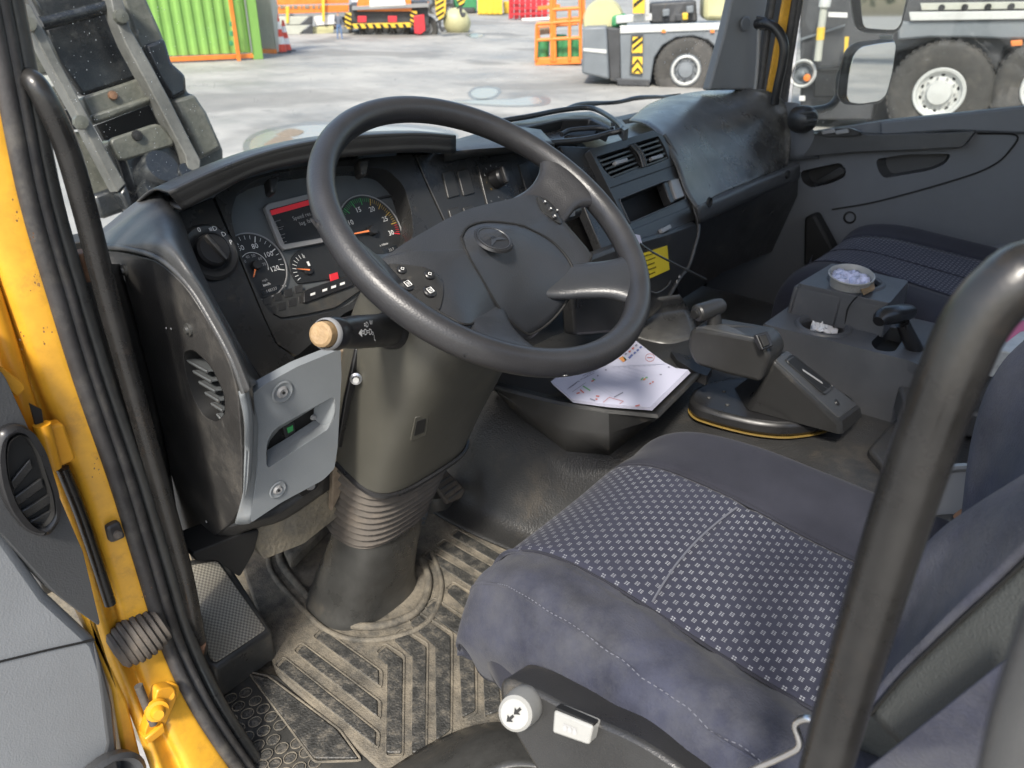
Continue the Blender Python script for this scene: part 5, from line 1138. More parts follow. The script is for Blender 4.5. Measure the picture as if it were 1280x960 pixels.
slab('wrapping', rnd(WL([(1236,436),(1255,408),(1300,380),(1330,400),(1300,446)], Z(1.56)), .01), .05, K['wrap'], bgp, .006)
joined('pink_print', [WL([(1250,420),(1272,402),(1300,395),(1300,408),(1275,415),(1258,428)], Z(1.5605))], K['pink'], bgp)
# ================================================================ PASSENGER SEAT
ps = thing('cab_seat', (.62,.2,1.15), 'dark blue patterned passenger seat behind the storage console', 'seat')
pn = [(1008,352,1.42),(1022,326,1.50),(1050,300,1.54),(1078,286,1.555),(1092,283,1.55)]
def pr_(u, v, z): return W(u, v, Z(z))
P00 = pr_(1026,332,1.505); 
def prow(y, z, l=.30, r_=.96):
    m_ = (l+r_)/2; return [V(l-.01,y,z-.09), V(l,y,z-.02), V(l+.06,y,z+.004), V(l+.15,y,z), V(m_,y,z-.004), V(r_-.15,y,z), V(r_-.06,y,z+.012), V(r_-.01,y,z-.02), V(r_,y,z-.09)]
pc_ = [prow(.56,1.40,.42,.88), prow(.575,1.47,.39,.90), prow(.545,1.515,.37,.92), prow(.46,1.53,.36,.94), prow(.32,1.52,.35,.95), prow(.15,1.505,.34,.96), prow(-.05,1.49,.34,.96)]
Gp = grid(pc_, 5); UVp = [[(p.x+2, p.y+2) for p in r] for r in Gp]
sheet('left_bolster', sub(Gp, 0, 15), K['fabricdark'], ps, .006); sheet('centre_panel', sub(Gp, 15, 25), K['pattern'], ps, .006, sub(UVp, 15, 25)); sheet('right_bolster', sub(Gp, 25, 40), K['fabricdark'], ps, .006)
tube('seam_piping', [r[15]+V(0,0,.001) for r in Gp[::3]], .002, K['fabricdark'], ps, n=6, k=2)
tube('centre_seam', [r[20]+V(0,0,.001) for r in Gp[::3]], .0015, K['fabricdark'], ps, n=6, k=2)
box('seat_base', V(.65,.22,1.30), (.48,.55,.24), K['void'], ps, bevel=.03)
slab('backrest', rnd([V(.38,-.08,1.48),V(.94,-.08,1.48),V(.92,-.28,2.1),V(.42,-.28,2.1)], .06), .12, K['fabricdark'], ps, .03)
slab('seat_side_rail', WL([(1180,320),(1290,300),(1290,330),(1200,345)], X(.985)), .02, K['door'], ps, .004)
# ================================================================ PASSENGER DOOR
pd = thing('passenger_door', (1.0,.3,1.2), 'closed grey passenger door with window, seen across the cab', 'door')
XD = X(1.0)
r1h = rnd(WL([(1094,199),(1130,193),(1190,192),(1182,205),(1163,213),(1105,223),(1098,214)], XD), .02, 4)
r2h = rnd(WL([(1000,214),(1050,203),(1058,212),(1056,221),(1040,229),(1014,235),(1003,228)], XD), .02, 4)
slab('door_lining', [W(988,150,XD), W(1010,166,XD), W(1100,152,XD), W(1180,144,XD), W(1290,133,XD), V(1.0,-.3,1.80), V(1.0,-.5,1.15), V(1.0,1.15,1.15), V(1.0,1.15,1.60)], .05, K['door'], pd, 0, holes=[r1h, r2h])
pocket('pull_recess', r1h, .04, K['doordark'], pd, .85); pocket('handle_recess', r2h, .035, K['dash'], pd, .85)
slab('inner_handle', rnd(WL([(1018,227),(1050,209),(1056,213),(1054,218),(1026,230)], X(.99)), .006), .012, K['dash'], pd, .003)
slab('sill_trim', rnd(WL([(1099,152),(1180,144),(1290,132),(1290,168),(1190,164),(1100,170)], X(.985)), .01), .03, K['door'], pd, .006)
slab('arm_ledge', rnd(WL([(1012,167),(1099,168),(1190,166),(1219,164),(1203,184),(1150,187),(1070,190),(995,197),(992,180)], X(.965)), .006), .05, K['pad'], pd, .005)
tube('lining_bead', WL([(1222,167),(1270,169),(1262,188),(1242,206),(1200,223),(1100,251),(1040,262)], X(.997)), .0022, K['void'], pd, n=6)
slab('switch_plate', rnd(WL([(1020,167),(1035,161),(1062,160),(1078,166),(1070,170),(1030,171)], X(.955)), .004), .012, K['dash'], pd, .003)
for k in range(2): slab('window_switch', rnd(WL([(1026+k*17,164),(1042+k*17,161),(1044+k*17,166),(1028+k*17,168.5)], X(.948)), .003), .01, K['silver'], pd, .003)
lathe('lining_plug', [(0,-.004),(.012,-.003),(.014,.002),(.018,0)], W(1062,272,X(.998)), V(-1,0,0), K['void'], pd, 18)
tw = lathe('corner_vent', [(0,.04),(.018,.038),(.030,.026),(.036,.01),(.036,-.02)], W(1004,149,X(.94)), V(-.55,-.8,.15), K['dash'], pd, 28)
for k in range(4): slab('corner_vent_slat', rnd(WL([(998,141+k*5),(1016,139+k*5),(1019,141+k*5),(1000,144+k*5)], X(.905)), .003), .02, K['void' if k % 2 else 'dash'], tw, .001)
patch('corner_trim', [[W(970,128,X(.975)),W(990,128,X(.965)),W(1000,131,X(.96)),W(1012,142,X(.965))],[W(985,160,X(.97)),W(995,160,X(.955)),W(1008,162,X(.955)),W(1018,170,X(.965))],[W(986,200,X(.975)),W(996,200,X(.965)),W(1010,198,X(.97)),W(1024,198,X(.985))]], K['door'], pd, k=5)
slab('window_glass', [W(986,150,X(1.02)), W(1010,168,X(1.02)), W(1290,137,X(1.02)), V(1.02,-.1,2.7), V(1.02,.9,2.7)], .004, K['sideglass'], pd, 0)
tube('window_channel', [W(1000,-40,X(.995)), W(984,60,X(.995)), W(973,128,X(.995))], .012, K['rubber'], pd, n=8)
# cab frame on the passenger side
slab('pillar_trim_right', rnd(WL([(886,113),(905,45),(922,-30),(965,-30),(953,40),(946,112)], (W(905,112,Y(1.0)), V(-.35,-1,.1).normalized())), .01), .03, K['grey2'], cab, .008)
slab('pillar_core', WL([(940,-40),(1012,-40),(996,40),(985,128),(940,128)], (W(905,112,Y(1.06)), V(-.35,-1,.1).normalized())), .03, K['rubber'], cab, 0)
box('outer_side', V(1.08,.0,1.25), (.03,1.9,.85), K['yellow'], cab, bevel=.01)
box('outer_rear_side', V(1.08,-.85,1.9), (.03,.45,1.9), K['yellow'], cab, bevel=.01)
lathe('trim_plug', [(0,.003),(.016,.003),(.020,0)], W(932,30,(W(905,112,Y(.995)), V(-.35,-1,.1).normalized())), V(-.35,-1,.1), K['door'], cab, 20)
patch('frame_return', [[W(u, v, X(.96)) for u, v in ((984,-30),(968,60),(956,128))], [W(u, v, X(1.0)) for u, v in ((1000,-30),(985,60),(973,128))]], K['yellow'], cab, k=4, th=.004)
tube('frame_seal', [W(970,-30,X(.955)), W(957,60,X(.955)), W(949,126,X(.955))], .010, K['rubber'], cab, n=8)
tube('frame_seal', [W(1004,-30,X(1.0)), W(990,60,X(1.0)), W(978,128,X(1.0))], .009, K['rubber'], cab, n=8)
ph = thing('pillar_grab_handle', (.95,.9,1.95), 'black curved grab handle on the far windscreen pillar', 'grab handle')
tube('handle_tube', [W(946,30,X(.945)), W(958,29,X(.93)), W(972,38,X(.93)), W(980,56,X(.93)), W(978,80,X(.93)), W(972,108,X(.93)), W(968,130,X(.935))], [.013,.012,.0125,.0125,.012,.012,.012], K['black'], ph, n=16)
slab('handle_mount', rnd(WL([(945,20),(957,22),(957,38),(945,38)], X(.94)), .003), .02, K['black'], ph, .003)
tube('mount_rod', [W(949,36,X(.945)), W(947,80,X(.95)), W(944,112,X(.95))], .006, K['silver'], ph, n=8)
# windscreen
wsn = thing('windscreen', (0,1.2,1.8), 'dusty windscreen pane across the front of the cab', 'windscreen')
rows = [[V(x, 1.245-.10*x*x, 1.70) for x in (-1,-.6,-.2,.2,.6,1)], [V(x, 1.12-.10*x*x, 2.3) for x in (-1,-.6,-.2,.2,.6,1)], [V(x, 1.0-.10*x*x, 2.78) for x in (-1,-.6,-.2,.2,.6,1)]]
patch('pane', rows, K['glass'], wsn, k=4, th=0)
random.seed(11)
sp_ = []
def smear(u, v, r_):
    c = W(u, v, (V(0,1.20,1.8), V(0,-1,-.22).normalized())); e1_, e2_ = V(1,0,0), V(0,-.22,1).normalized()
    k = random.randint(5, 8); return [c+e1_*r_*random.uniform(.5,1)*math.cos(6.283*i/k)+e2_*r_*random.uniform(.6,1.5)*math.sin(6.283*i/k) for i in range(k)]
for i in range(70):
    u = 868+random.gauss(0,16); v = 30+random.random()*75; sp_.append(smear(u-(v-60)*.15, v, random.uniform(.0006,.0028)))
for i in range(260): sp_.append(smear(random.uniform(60,270), random.uniform(5,240), random.uniform(.0002,.0008)))
for i in range(160): sp_.append(smear(random.uniform(560,890), random.uniform(5,120), random.uniform(.0003,.0010)))
joined('dirt_splashes', sp_, K['tissue'], wsn, 'stuff')
wp = thing('windscreen_wiper', tuple(W(770,130,Y(1.28))), 'black wiper arm resting at the foot of the windscreen', 'wiper')
tube('wiper_arm', [W(700,139,Y(1.26)), W(726,130,Y(1.29)), W(770,128,Y(1.30)), W(800,122,Y(1.30)), W(845,121,Y(1.30))], [.004,.006,.006,.007,.004], K['black'], wp, n=8)
tube('wiper_blade', [W(722,134,Y(1.285)), W(780,126,Y(1.30)), W(850,118,Y(1.31))], .004, K['void'], wp, n=6)
slab('cowl', [V(-1.05,1.30,1.71), V(1.05,1.26,1.71), V(1.05,1.42,1.64), V(-1.05,1.46,1.64)], .02, K['side'], cab, .004)
# ================================================================ MIRRORS
K['mirror'] = mat('mirror_glass', (.9,.9,.88), .03, metal=1)
def mirror(label, o, i, x):
    t = thing('wing_mirror', tuple(W(*o[0], X(x))), label, 'mirror', 'mirrors outside the passenger window')
    c = W(sum(p[0] for p in o)/len(o), sum(p[1] for p in o)/len(o), X(x)); n_ = V(-.50,-.86,.02).normalized()
    slab('mirror_housing', rnd(WL(o, (c, n_)), .03), .028, K['black'], t, .015, seg=3)
    slab('mirror_glass', rnd(WL(i, (c+n_*.004, n_)), .02), .003, K['mirror'], t, .001)
    return t
mirror('upper rectangular wing mirror cut by the top edge of the passenger window', [(1066,-60),(1069,8),(1074,36),(1086,42),(1122,43),(1130,34),(1140,-5),(1150,-60)], [(1074,-60),(1076,10),(1079,35),(1100,37),(1120,37),(1126,30),(1134,-5),(1140,-60)], 1.30)
m2 = mirror('lower wing mirror with rounded black housing, below the upper mirror', [(1051,120),(1055,90),(1062,62),(1074,53),(1098,50),(1119,48),(1123,56),(1119,90),(1112,120),(1102,130),(1075,133),(1058,131)], [(1058,120),(1061,92),(1068,66),(1078,58),(1100,54),(1118,52),(1120,58),(1115,92),(1108,118),(1100,126),(1076,130),(1062,128)], 1.26)
tube('mirror_arm', [W(1058,74,X(1.28)), W(1050,98,X(1.26)), W(1048,120,X(1.24)), W(1036,134,X(1.20)), W(1014,138,X(1.12)), W(1000,137,X(1.04))], .012, K['black'], m2, n=10)
slab('mirror_badge', WL([(1099,44),(1116,44),(1115,49),(1100,49)], X(1.24)), .004, K['white'], m2, .001)
# ================================================================ YARD
K['concrete'] = None
def concrete():
    m = mat('yard_concrete', (.33,.32,.30), .8); nt = m.node_tree; N, L = nt.nodes.new, nt.links.new; b = nt.nodes['Principled BSDF']
    tc = N('ShaderNodeTexCoord'); n1 = N('ShaderNodeTexNoise'); n1.inputs['Scale'].default_value = .35; n1.inputs['Detail'].default_value = 10; n1.inputs['Roughness'].default_value = .62
    n2 = N('ShaderNodeTexNoise'); n2.inputs['Scale'].default_value = 2.2; n2.inputs['Detail'].default_value = 8; n2.inputs['Distortion'].default_value = 1
    L(tc.outputs['Object'], n1.inputs[0]); L(tc.outputs['Object'], n2.inputs[0])
    r = N('ShaderNodeValToRGB'); e = r.color_ramp.elements; e[0].position = .36; e[0].color = (.24,.23,.21,1); e[1].position = .64; e[1].color = (.37,.352,.32,1)
    ad = N('ShaderNodeMath'); ad.operation = 'MULTIPLY_ADD'; L(n2.outputs[0], ad.inputs[0]); ad.inputs[1].default_value = .35; L(n1.outputs[0], ad.inputs[2])
    sb = N('ShaderNodeMath'); sb.operation = 'SUBTRACT'; L(ad.outputs[0], sb.inputs[0]); sb.inputs[1].default_value = .17
    L(sb.outputs[0], r.inputs[0])
    n4 = N('ShaderNodeTexNoise'); n4.inputs['Scale'].default_value = .22; n4.inputs['Detail'].default_value = 5; n4.inputs['Distortion'].default_value = .6; L(tc.outputs['Object'], n4.inputs[0])
    s4 = N('ShaderNodeMapRange'); s4.inputs[1].default_value = .54; s4.inputs[2].default_value = .60; s4.inputs[4].default_value = .55; L(n4.outputs[0], s4.inputs[0])
    n5 = N('ShaderNodeTexNoise'); n5.inputs['Scale'].default_value = 3.5; n5.inputs['Detail'].default_value = 6; L(tc.outputs['Object'], n5.inputs[0])
    s5 = N('ShaderNodeMapRange'); s5.inputs[1].default_value = .66; s5.inputs[2].default_value = .70; s5.inputs[4].default_value = .6; L(n5.outputs[0], s5.inputs[0])
    mxx = N('ShaderNodeMath'); mxx.operation = 'MAXIMUM'; L(s4.outputs[0], mxx.inputs[0]); L(s5.outputs[0], mxx.inputs[1])
    m4 = N('ShaderNodeMix'); m4.data_type = 'RGBA'; L(mxx.outputs[0], m4.inputs[0]); L(r.outputs[0], m4.inputs[6]); m4.inputs[7].default_value = (.13,.125,.115,1); L(m4.outputs[2], b.inputs['Base Color'])
    rr = N('ShaderNodeMapRange'); rr.inputs[1].default_value = .35; rr.inputs[2].default_value = .6; rr.inputs[3].default_value = .5; rr.inputs[4].default_value = .9; L(n1.outputs[0], rr.inputs[0]); L(rr.outputs[0], b.inputs['Roughness'])
    bp = N('ShaderNodeBump'); bp.inputs['Strength'].default_value = .3; bp.inputs['Distance'].default_value = .02; n3 = N('ShaderNodeTexNoise'); n3.inputs['Scale'].default_value = 40; L(tc.outputs['Object'], n3.inputs[0]); L(n3.outputs[0], bp.inputs['Height']); L(bp.outputs[0], b.inputs['Normal'])
    return m
gr = slab('ground', [V(-600,-600,0), V(600,-600,0), V(600,600,0), V(-600,600,0)], .3, concrete(), None, 0); gr['kind'] = 'structure'
K['water'] = mat('puddle_water', (.26,.24,.20), .24, spec=1, bump=.10, bscale=6)
K['wet'] = mat('wet_concrete', (.16,.15,.135), .35, var=.2, vscale=2)
def blob(pts, z, k=5):
    P = [W(u, v, Z(z)) for u, v in pts]; return cr(P+[P[0]], k)[:-1]
def puddle(pts, name='puddle', wet=1.25):
    c = (sum(p[0] for p in pts)/len(pts), sum(p[1] for p in pts)/len(pts))
    a = slab('wet_patch', blob([(c[0]+(u-c[0])*wet, c[1]+(v-c[1])*(wet+.1)) for u, v in pts], .004), .003, K['wet'], None, 0); a['kind'] = 'structure'
    b = slab(name, blob(pts, .008), .003, K['water'], None, 0); b['kind'] = 'structure'
puddle([(588,116),(596,111),(612,110),(622,113),(618,120),(604,123),(592,121)])
puddle([(560,127),(600,125),(640,124),(662,121),(676,124),(672,130),(640,132),(600,130)])
puddle([(318,196),(312,180),(328,167),(370,158),(410,156),(470,158),(520,160),(560,168),(540,182),(420,200),(340,215)], wet=1.08)
for pts in ([(330,180),(348,170),(366,173),(356,186),(336,190)], [(345,168),(362,161),(380,164),(366,170)]):
    s_ = slab('mud_island', blob(pts, .014), .01, K['brick'], None, 0); s_['kind'] = 'structure'
puddle([(583,44),(594,42),(604,44),(594,47)])
def BP(u, v, yaw=0.0):
    g = W(u, v, Z(0)); d = (CAM-g); d.z = 0; d.normalize(); d = Matrix.Rotation(yaw, 3, 'Z') @ d
    return (g, d)
def wheel3(parent, c, r, n_, w=.35, rim=.55, hubm='white', bolts=10, tm=None):
    ax_ = n_.normalized(); tm = tm or K['tyre']
    ty = lathe('tyre', [(r*rim,-.01),(r*(rim+.06),.0),(r*.86,.035),(r*.95,.0),(r*.985,-.03),(r,-.08),(r,-w+.05),(r*.9,-w),(r*rim,-w)], c, ax_, tm, parent, 48, 40)
    k = 44; e1_ = V(0,0,1); e2_ = ax_.cross(e1_)
    vs, fs = [], []
    for i in range(k):
        a = 2*math.pi*i/k; d = e1_*math.cos(a)+e2_*math.sin(a); q = e1_*-math.sin(a)+e2_*math.cos(a); o = len(vs)
        for (h, s, rr_) in ((-.02,-1,.975),(-.02,1,.975),(-w*.45,1,1.0),(-w*.45,-1,1.0)):
            vs.append(c+d*r*(rr_)+q*s*r*.045+ax_*h)
        for (h, s, rr_) in ((-.015,-1,1.0),(-.015,1,1.0),(-w*.45,1,1.03),(-w*.45,-1,1.03)):
            vs.append(c+d*r*(rr_)+q*s*r*.040+ax_*h)
        fs += [(o+4,o+5,o+6,o+7),(o,o+1,o+5,o+4),(o+1,o+2,o+6,o+5),(o+2,o+3,o+7,o+6),(o+3,o,o+4,o+7)]
    t_ = pyd('tread_blocks', vs, fs, tm, ty); t_['kind'] = 'stuff'
    rm = lathe('rim', [(r*rim,.01),(r*(rim-.02),.03),(r*(rim-.07),.02),(r*(rim-.09),-.02),(r*(rim-.16),-.05),(r*.26,-.03),(r*.24,.0),(r*.22,.03),(r*.10,.04),(0,.045)], c, ax_, K[hubm], parent, 40, 25)
    for i in range(bolts):
        a = 2*math.pi*i/bolts; d = e1_*math.cos(a)+e2_*math.sin(a)
        lathe('rim_hole', [(0,.002),(r*.035,.002),(r*.04,-.01)], c+d*r*(rim-.135)+ax_*-.036, ax_, K['void'], rm, 10)
        d = e1_*math.cos(a+.3)+e2_*math.sin(a+.3)
        lathe('wheel_nut', [(0,.03),(r*.018,.028),(r*.02,0)], c+d*r*.30+ax_*-.03, ax_, K['silver'], rm, 8)
    return ty
K['tyre'] = mat('dusty_tyre', (.050,.047,.043), .85, var=.3, vscale=6, bump=.4, bscale=60, dust=.35, dcol=(.16,.14,.12), dscale=4)
K['cgrey'] = mat('crane_grey_paint', (.15,.165,.18), .5, var=.12, vscale=2, dust=.2, dcol=(.24,.22,.19), dscale=2)
K['cdark'] = mat('chassis_dark', (.045,.046,.050), .6, var=.3, vscale=3, dust=.25, dcol=(.15,.14,.12), dscale=4)
K['cwhite'] = mat('white_vehicle_paint', (.50,.50,.48), .4, var=.08, vscale=3)
K['corange'] = mat('orange_machine_paint', (.72,.20,.03), .45, var=.15, vscale=4)
K['cyel'] = mat('yellow_machine_paint', (.70,.45,.04), .45, var=.12, vscale=4)
K['cred'] = mat('red_barrier', (.55,.03,.04), .45, var=.1, vscale=5)
K['cgreen'] = mat('green_machine_paint', (.05,.25,.10), .5, var=.15, vscale=5)
K['contgreen'] = mat('lime_container_paint', (.19,.36,.075), .55, var=.12, vscale=1.2, dust=.15, dcol=(.35,.42,.2), dscale=1.5)
K['contgrey'] = mat('grey_container_paint', (.42,.42,.36), .6, var=.1, vscale=1.5, dust=.2, dcol=(.35,.25,.15), dscale=2)
K['pale'] = mat('pale_yellow_tank', (.46,.43,.24), .5, var=.08, vscale=3)
K['jean'] = mat('blue_jeans', (.12,.19,.33), .85, var=.2, vscale=30); K['shirt'] = mat('grey_shirt', (.12,.13,.16), .85); K['skin'] = mat('skin', (.42,.26,.18), .6); K['hair'] = mat('dark_hair', (.02,.015,.012), .7)
# ---- lime green container with orange rails
def corrugated(nm, A, B, h, m, parent, n, amp):
    d = (B-A); nn = V(d.y,-d.x,0).normalized()
    if nn.dot(CAM-A) < 0: nn = -nn
    vs, fs = [], []
    for i in range(n*4+1):
        t = i/(n*4); o = (0,0,-amp,-amp)[i % 4]; p = A+d*t+nn*o; vs += [p, p+V(0,0,h)]
    for i in range(n*4): fs.append((i*2, i*2+2, i*2+3, i*2+1))
    return pyd(nm, vs, fs, m, parent, ang=20)
ga, gb_ = W(-60,92,Z(0)), W(322,74,Z(0)); 
ct = thing('shipping_container', tuple(ga.lerp(gb_,.5)), 'lime green corrugated shipping container with orange bottom rail and post', 'container')
gd_ = (gb_-ga).normalized(); gn = V(gd_.y,-gd_.x,0)
if gn.dot(CAM-ga) < 0: gn = -gn
corrugated('corrugated_wall', ga+V(0,0,.18), gb_+V(0,0,.18), 2.9, K['contgreen'], ct, int((gb_-ga).length/.28), .05)
box('bottom_rail', ga.lerp(gb_,.5)+V(0,0,.10)+gn*.02, ((gb_-ga).length, .12, .12), K['corange'], ct, (gd_, gn, V(0,0,1)), .01)
pq = W(298,76,Z(0)); box('marker_post', pq+V(0,0,1.5)+gn*.06, (.10,.06,3.0), K['corange'], ct, (gd_, gn, V(0,0,1)), .01)
box('corner_post', gb_+V(0,0,1.55)+gn*.01, (.28,.16,3.1), K['contgreen'], ct, (gd_, gn, V(0,0,1)), .01)
for i in range(3): box('door_rod', gb_-gd_*(.18+.0)+V(0,0,1.5)+gn*.12-gd_*.2*i*0+gd_*0, (.03,.03,2.6), K['silver'], ct, (gd_, gn, V(0,0,1)), 0) if i == 0 else None
for k in range(3): box('green_strap', W(289,30+k*12,(pq+gn*.05, gn)), (.10,.04,.12), K['cgreen'], ct, (gd_, gn, V(0,0,1)), .01)
box('container_roof', ga.lerp(gb_,.5)+V(0,0,3.12)-gn*1.2, ((gb_-ga).length, 2.4, .05), K['contgreen'], ct, (gd_, gn, V(0,0,1)), 0)
qa, qb = W(324,66,Z(0)), W(346,67,Z(0)); 
ct2 = thing('shipping_container', tuple(qa.lerp(qb,.5)), 'grey ribbed container end beside the lime green container', 'container')
corrugated('corrugated_wall', qa+V(0,0,.1), qb+V(0,0,.1), 3.2, K['contgrey'], ct2, 8, .06)
hd = (qb-qa).normalized(); hn2_ = V(hd.y,-hd.x,0)
if hn2_.dot(CAM-qa) < 0: hn2_ = -hn2_
box('container_body', qa.lerp(qb,.5)-hn2_*.2+V(0,0,1.6), ((qb-qa).length*.98, .3, 3.2), K['contgrey'], ct2, (hd, hn2_, V(0,0,1)), .02)
box('base_rail', qa.lerp(qb,.5)+V(0,0,.06)+hn2_*.03, ((qb-qa).length*1.02, .1, .12), K['corange'], ct2, (hd, hn2_, V(0,0,1)), .01)
# ---- traffic cones
K['coner'] = mat('cone_red', (.62,.06,.03), .5); K['conew'] = mat('cone_white', (.7,.68,.66), .5)
def cone(u, v, h, label):
    g = W(u, v, Z(0)); t = thing('traffic_cone', tuple(g), label, 'traffic cone', 'traffic cones beside the containers')
    s = [(.34,.0),(.30,.03)]; box('cone_base', g+V(0,0,.02), (.42,.42,.04), K['cdark'], t, bevel=.01)
    r0 = .17
    for i in range(5):
        a, b = i/5, (i+1)/5; lathe('cone_band', [(r0*(1-a*.82)+.002, h*a+.04), (r0*(1-b*.82)+.002, h*b+.04)], g, V(0,0,1), K['coner' if i % 2 == 0 else 'conew'], t, 16)
    return t
cone(352,66,1.05, 'red and white striped cone nearest to the grey container'); cone(358,64,.85, 'red and white striped cone to the right in the cone cluster'); cone(350,60,1.15, 'tallest red and white striped cone at the back of the cone cluster')
# ---- orange board flatbed
def quad(nm, pts, pl, th, m, parent, b=.01): return slab(nm, WL(pts, pl), th, m, parent, b)
P1 = BP(390,42)
tb = thing('orange_sided_trailer', tuple(P1[0]), 'flat trailer with orange side boards and grey white structure beneath', 'trailer')
for k in range(3): quad('side_board', [(341,-14+k*11),(436,-16+k*11),(436,-7+k*11),(341,-4.5+k*11)], P1, .06, K['corange'], tb, .01)
quad('deck', [(341,18),(436,16),(437,21),(341,23)], P1, 2.3, K['silver'], tb)
quad('tool_case', [(392,20),(418,18),(420,30),(394,32)], P1, .6, K['conew'], tb)
quad('side_beam', [(346,40),(436,36),(436,41),(346,44)], P1, .3, K['cgrey'], tb); quad('white_tank', [(389,34),(417,32),(417,41),(390,43)], P1, .6, K['pale'], tb)
for u in (363,410,428): wheel3(tb, W(u,35,off(P1,-.2)), .42, P1[1], .3, .5, 'silver', 0)
for k, (u, w2) in enumerate(((343,5),(350,4),(355,3),(362,3),(367,5),(376,2),(381,6),(390,4),(397,3))): quad('worn_lettering', [(u,7.2),(u+w2,7.1),(u+w2,10.6),(u,10.8)], off(P1,.03), .01, K['brick'], tb, 0)
for v0, v1 in ((21,31),(32,43)):
    quad('light_block', [(347,v0),(386,v0-.5),(374,v1),(347,v1)], off(P1,.25), .2, K['contgrey'], tb, .02); quad('dark_gusset', [(388,v0-.5),(391,v0-.5),(391,v1),(375,v1)], off(P1,.24), .2, K['cdark'], tb, .01)
quad('yellow_stanchion', [(402,-6),(406,-6),(406,27),(403,27)], off(P1,.2), .1, K['cyel'], tb, .01); quad('yellow_stanchion', [(357,8),(361,8),(361,29),(358,29)], off(P1,.3), .1, K['cyel'], tb, .01)
# ---- rear of a truck crane with hazard bumper
P2 = BP(490,44)
tc2 = thing('hazard_striped_truck', tuple(P2[0]), 'rear end of a dark crane truck with yellow black bumper stripes and red lamps', 'truck')
quad('rear_body', [(436,6),(535,2),(536,34),(438,34)], off(P2,-.3), 4, K['cdark'], tc2); quad('crane_body', [(448,-12),(512,-14),(515,14),(446,14)], off(P2,-.1), 2, K['corange'], tc2)
quad('white_box', [(462,-4),(505,-6),(508,10),(462,10)], off(P2,.0), .5, K['conew'], tc2); quad('grey_frame', [(440,8),(536,4),(536,9),(440,13)], P2, .4, K['silver'], tc2)
quad('bumper', [(432,30),(520,28),(520,34),(434,36)], P2, .15, K['cyel'], tc2)
for k in range(9): quad('bumper_stripe', [(436+k*9.5,30),(440+k*9.5,30),(443+k*9.5,35.5),(439+k*9.5,35.5)], off(P2,.01), .02, K['void'], tc2, 0)
for (u0, v0) in ((431,16),(513,14)):
    quad('side_marker', [(u0,v0),(u0+8,v0),(u0+8,v0+17),(u0,v0+17)], off(P2,.02), .05, K['cyel'], tc2, 0)
    for k in range(3): quad('marker_stripe', [(u0,v0+k*6),(u0+8,v0+k*6+4),(u0+8,v0+k*6+7),(u0,v0+k*6+3)], off(P2,.03), .01, K['void'], tc2, 0)
for u in (447,485): quad('tail_lamp', [(u,20),(u+11,20),(u+11,28),(u,28)], off(P2,.02), .08, K['cred'], tc2)
for u in (464,482,498,533): wheel3(tc2, W(u,36,off(P2,-.5)), .50, P2[1], .35, .5, 'silver', 0)
rd = thing('red_cloth_flag', tuple(W(525,44,Z(0))), 'red cloth hanging at the right rear corner of the striped truck', 'flag')
quad('cloth', [(517,20),(530,18),(532,38),(526,43),(518,42)], off(P2,.15), .1, K['cred'], rd, .02); 
# ---- person in jeans
P3 = BP(425,49)
pe = thing('person', tuple(P3[0]), 'distant person in dark top and blue jeans standing by the striped truck', 'person', None)
def human(t, pl, u, vh, vf, m):
    g = W(u, vf, pl); top = W(u, vh, pl); H = (top-g).length; r3 = V(-pl[1].y, pl[1].x, 0)
    nodes = {'pelvis':(0,.52,0,.085),'waist':(0,.60,0,.075),'chest':(0,.74,0,.09),'neck':(0,.84,0,.033),'head':(0,.90,.005,.05),'crown':(0,.96,.0,.042),
      'hl':(-.05,.49,0,.058),'kl':(-.07,.28,.01,.038),'al':(-.085,.05,0,.026),'tl':(-.09,.015,.06,.02),'hr':(.05,.49,0,.058),'kr':(.07,.28,.01,.038),'ar':(.085,.05,0,.026),'tr':(.09,.015,.06,.02),
      'sl':(-.11,.80,0,.038),'el':(-.15,.64,0,.026),'wl':(-.15,.48,.03,.018),'fl':(-.15,.43,.04,.016),'sr':(.11,.80,0,.038),'er':(.15,.64,0,.026),'wr':(.14,.48,.05,.018),'fr':(.14,.43,.07,.016)}
    ed = [('pelvis','waist'),('waist','chest'),('chest','neck'),('neck','head'),('head','crown'),('pelvis','hl'),('hl','kl'),('kl','al'),('al','tl'),('pelvis','hr'),('hr','kr'),('kr','ar'),('ar','tr'),('chest','sl'),('sl','el'),('el','wl'),('wl','fl'),('chest','sr'),('sr','er'),('er','wr'),('wr','fr')]
    ks_ = list(nodes); me = bpy.data.meshes.new('body'); me.from_pydata([tuple(g+r3*nodes[k][0]*H+V(0,0,nodes[k][1]*H)+pl[1]*nodes[k][2]*H) for k in ks_], [(ks_.index(a), ks_.index(b)) for a, b in ed], [])
    for mm in (K['jean'], K['shirt'], K['skin'], K['hair']): me.materials.append(mm)
    o = link('body', me, None, t); o.modifiers.new('skin', 'SKIN')
    for i, k in enumerate(ks_): me.skin_vertices[0].data[i].radius = (nodes[k][3]*H, nodes[k][3]*H)
    me.skin_vertices[0].data[0].use_root = True
    s_ = o.modifiers.new('sub', 'SUBSURF'); s_.levels = s_.render_levels = 1
    dg = bpy.context.evaluated_depsgraph_get(); me2 = bpy.data.meshes.new_from_object(o.evaluated_get(dg)); o.modifiers.clear(); o.data = me2
    for p in me2.polygons:
        z = (p.center.z+ORG[o.name].z)/H; x = abs((p.center+ORG[o.name]-g).dot(r3))/H
        p.material_index = 0 if z < .53 and x < .12 else (1 if z < .83 and not z < .5 else (3 if z > .92 else 2)); p.use_smooth = True
human(pe, P3, 425, 14, 49, None)
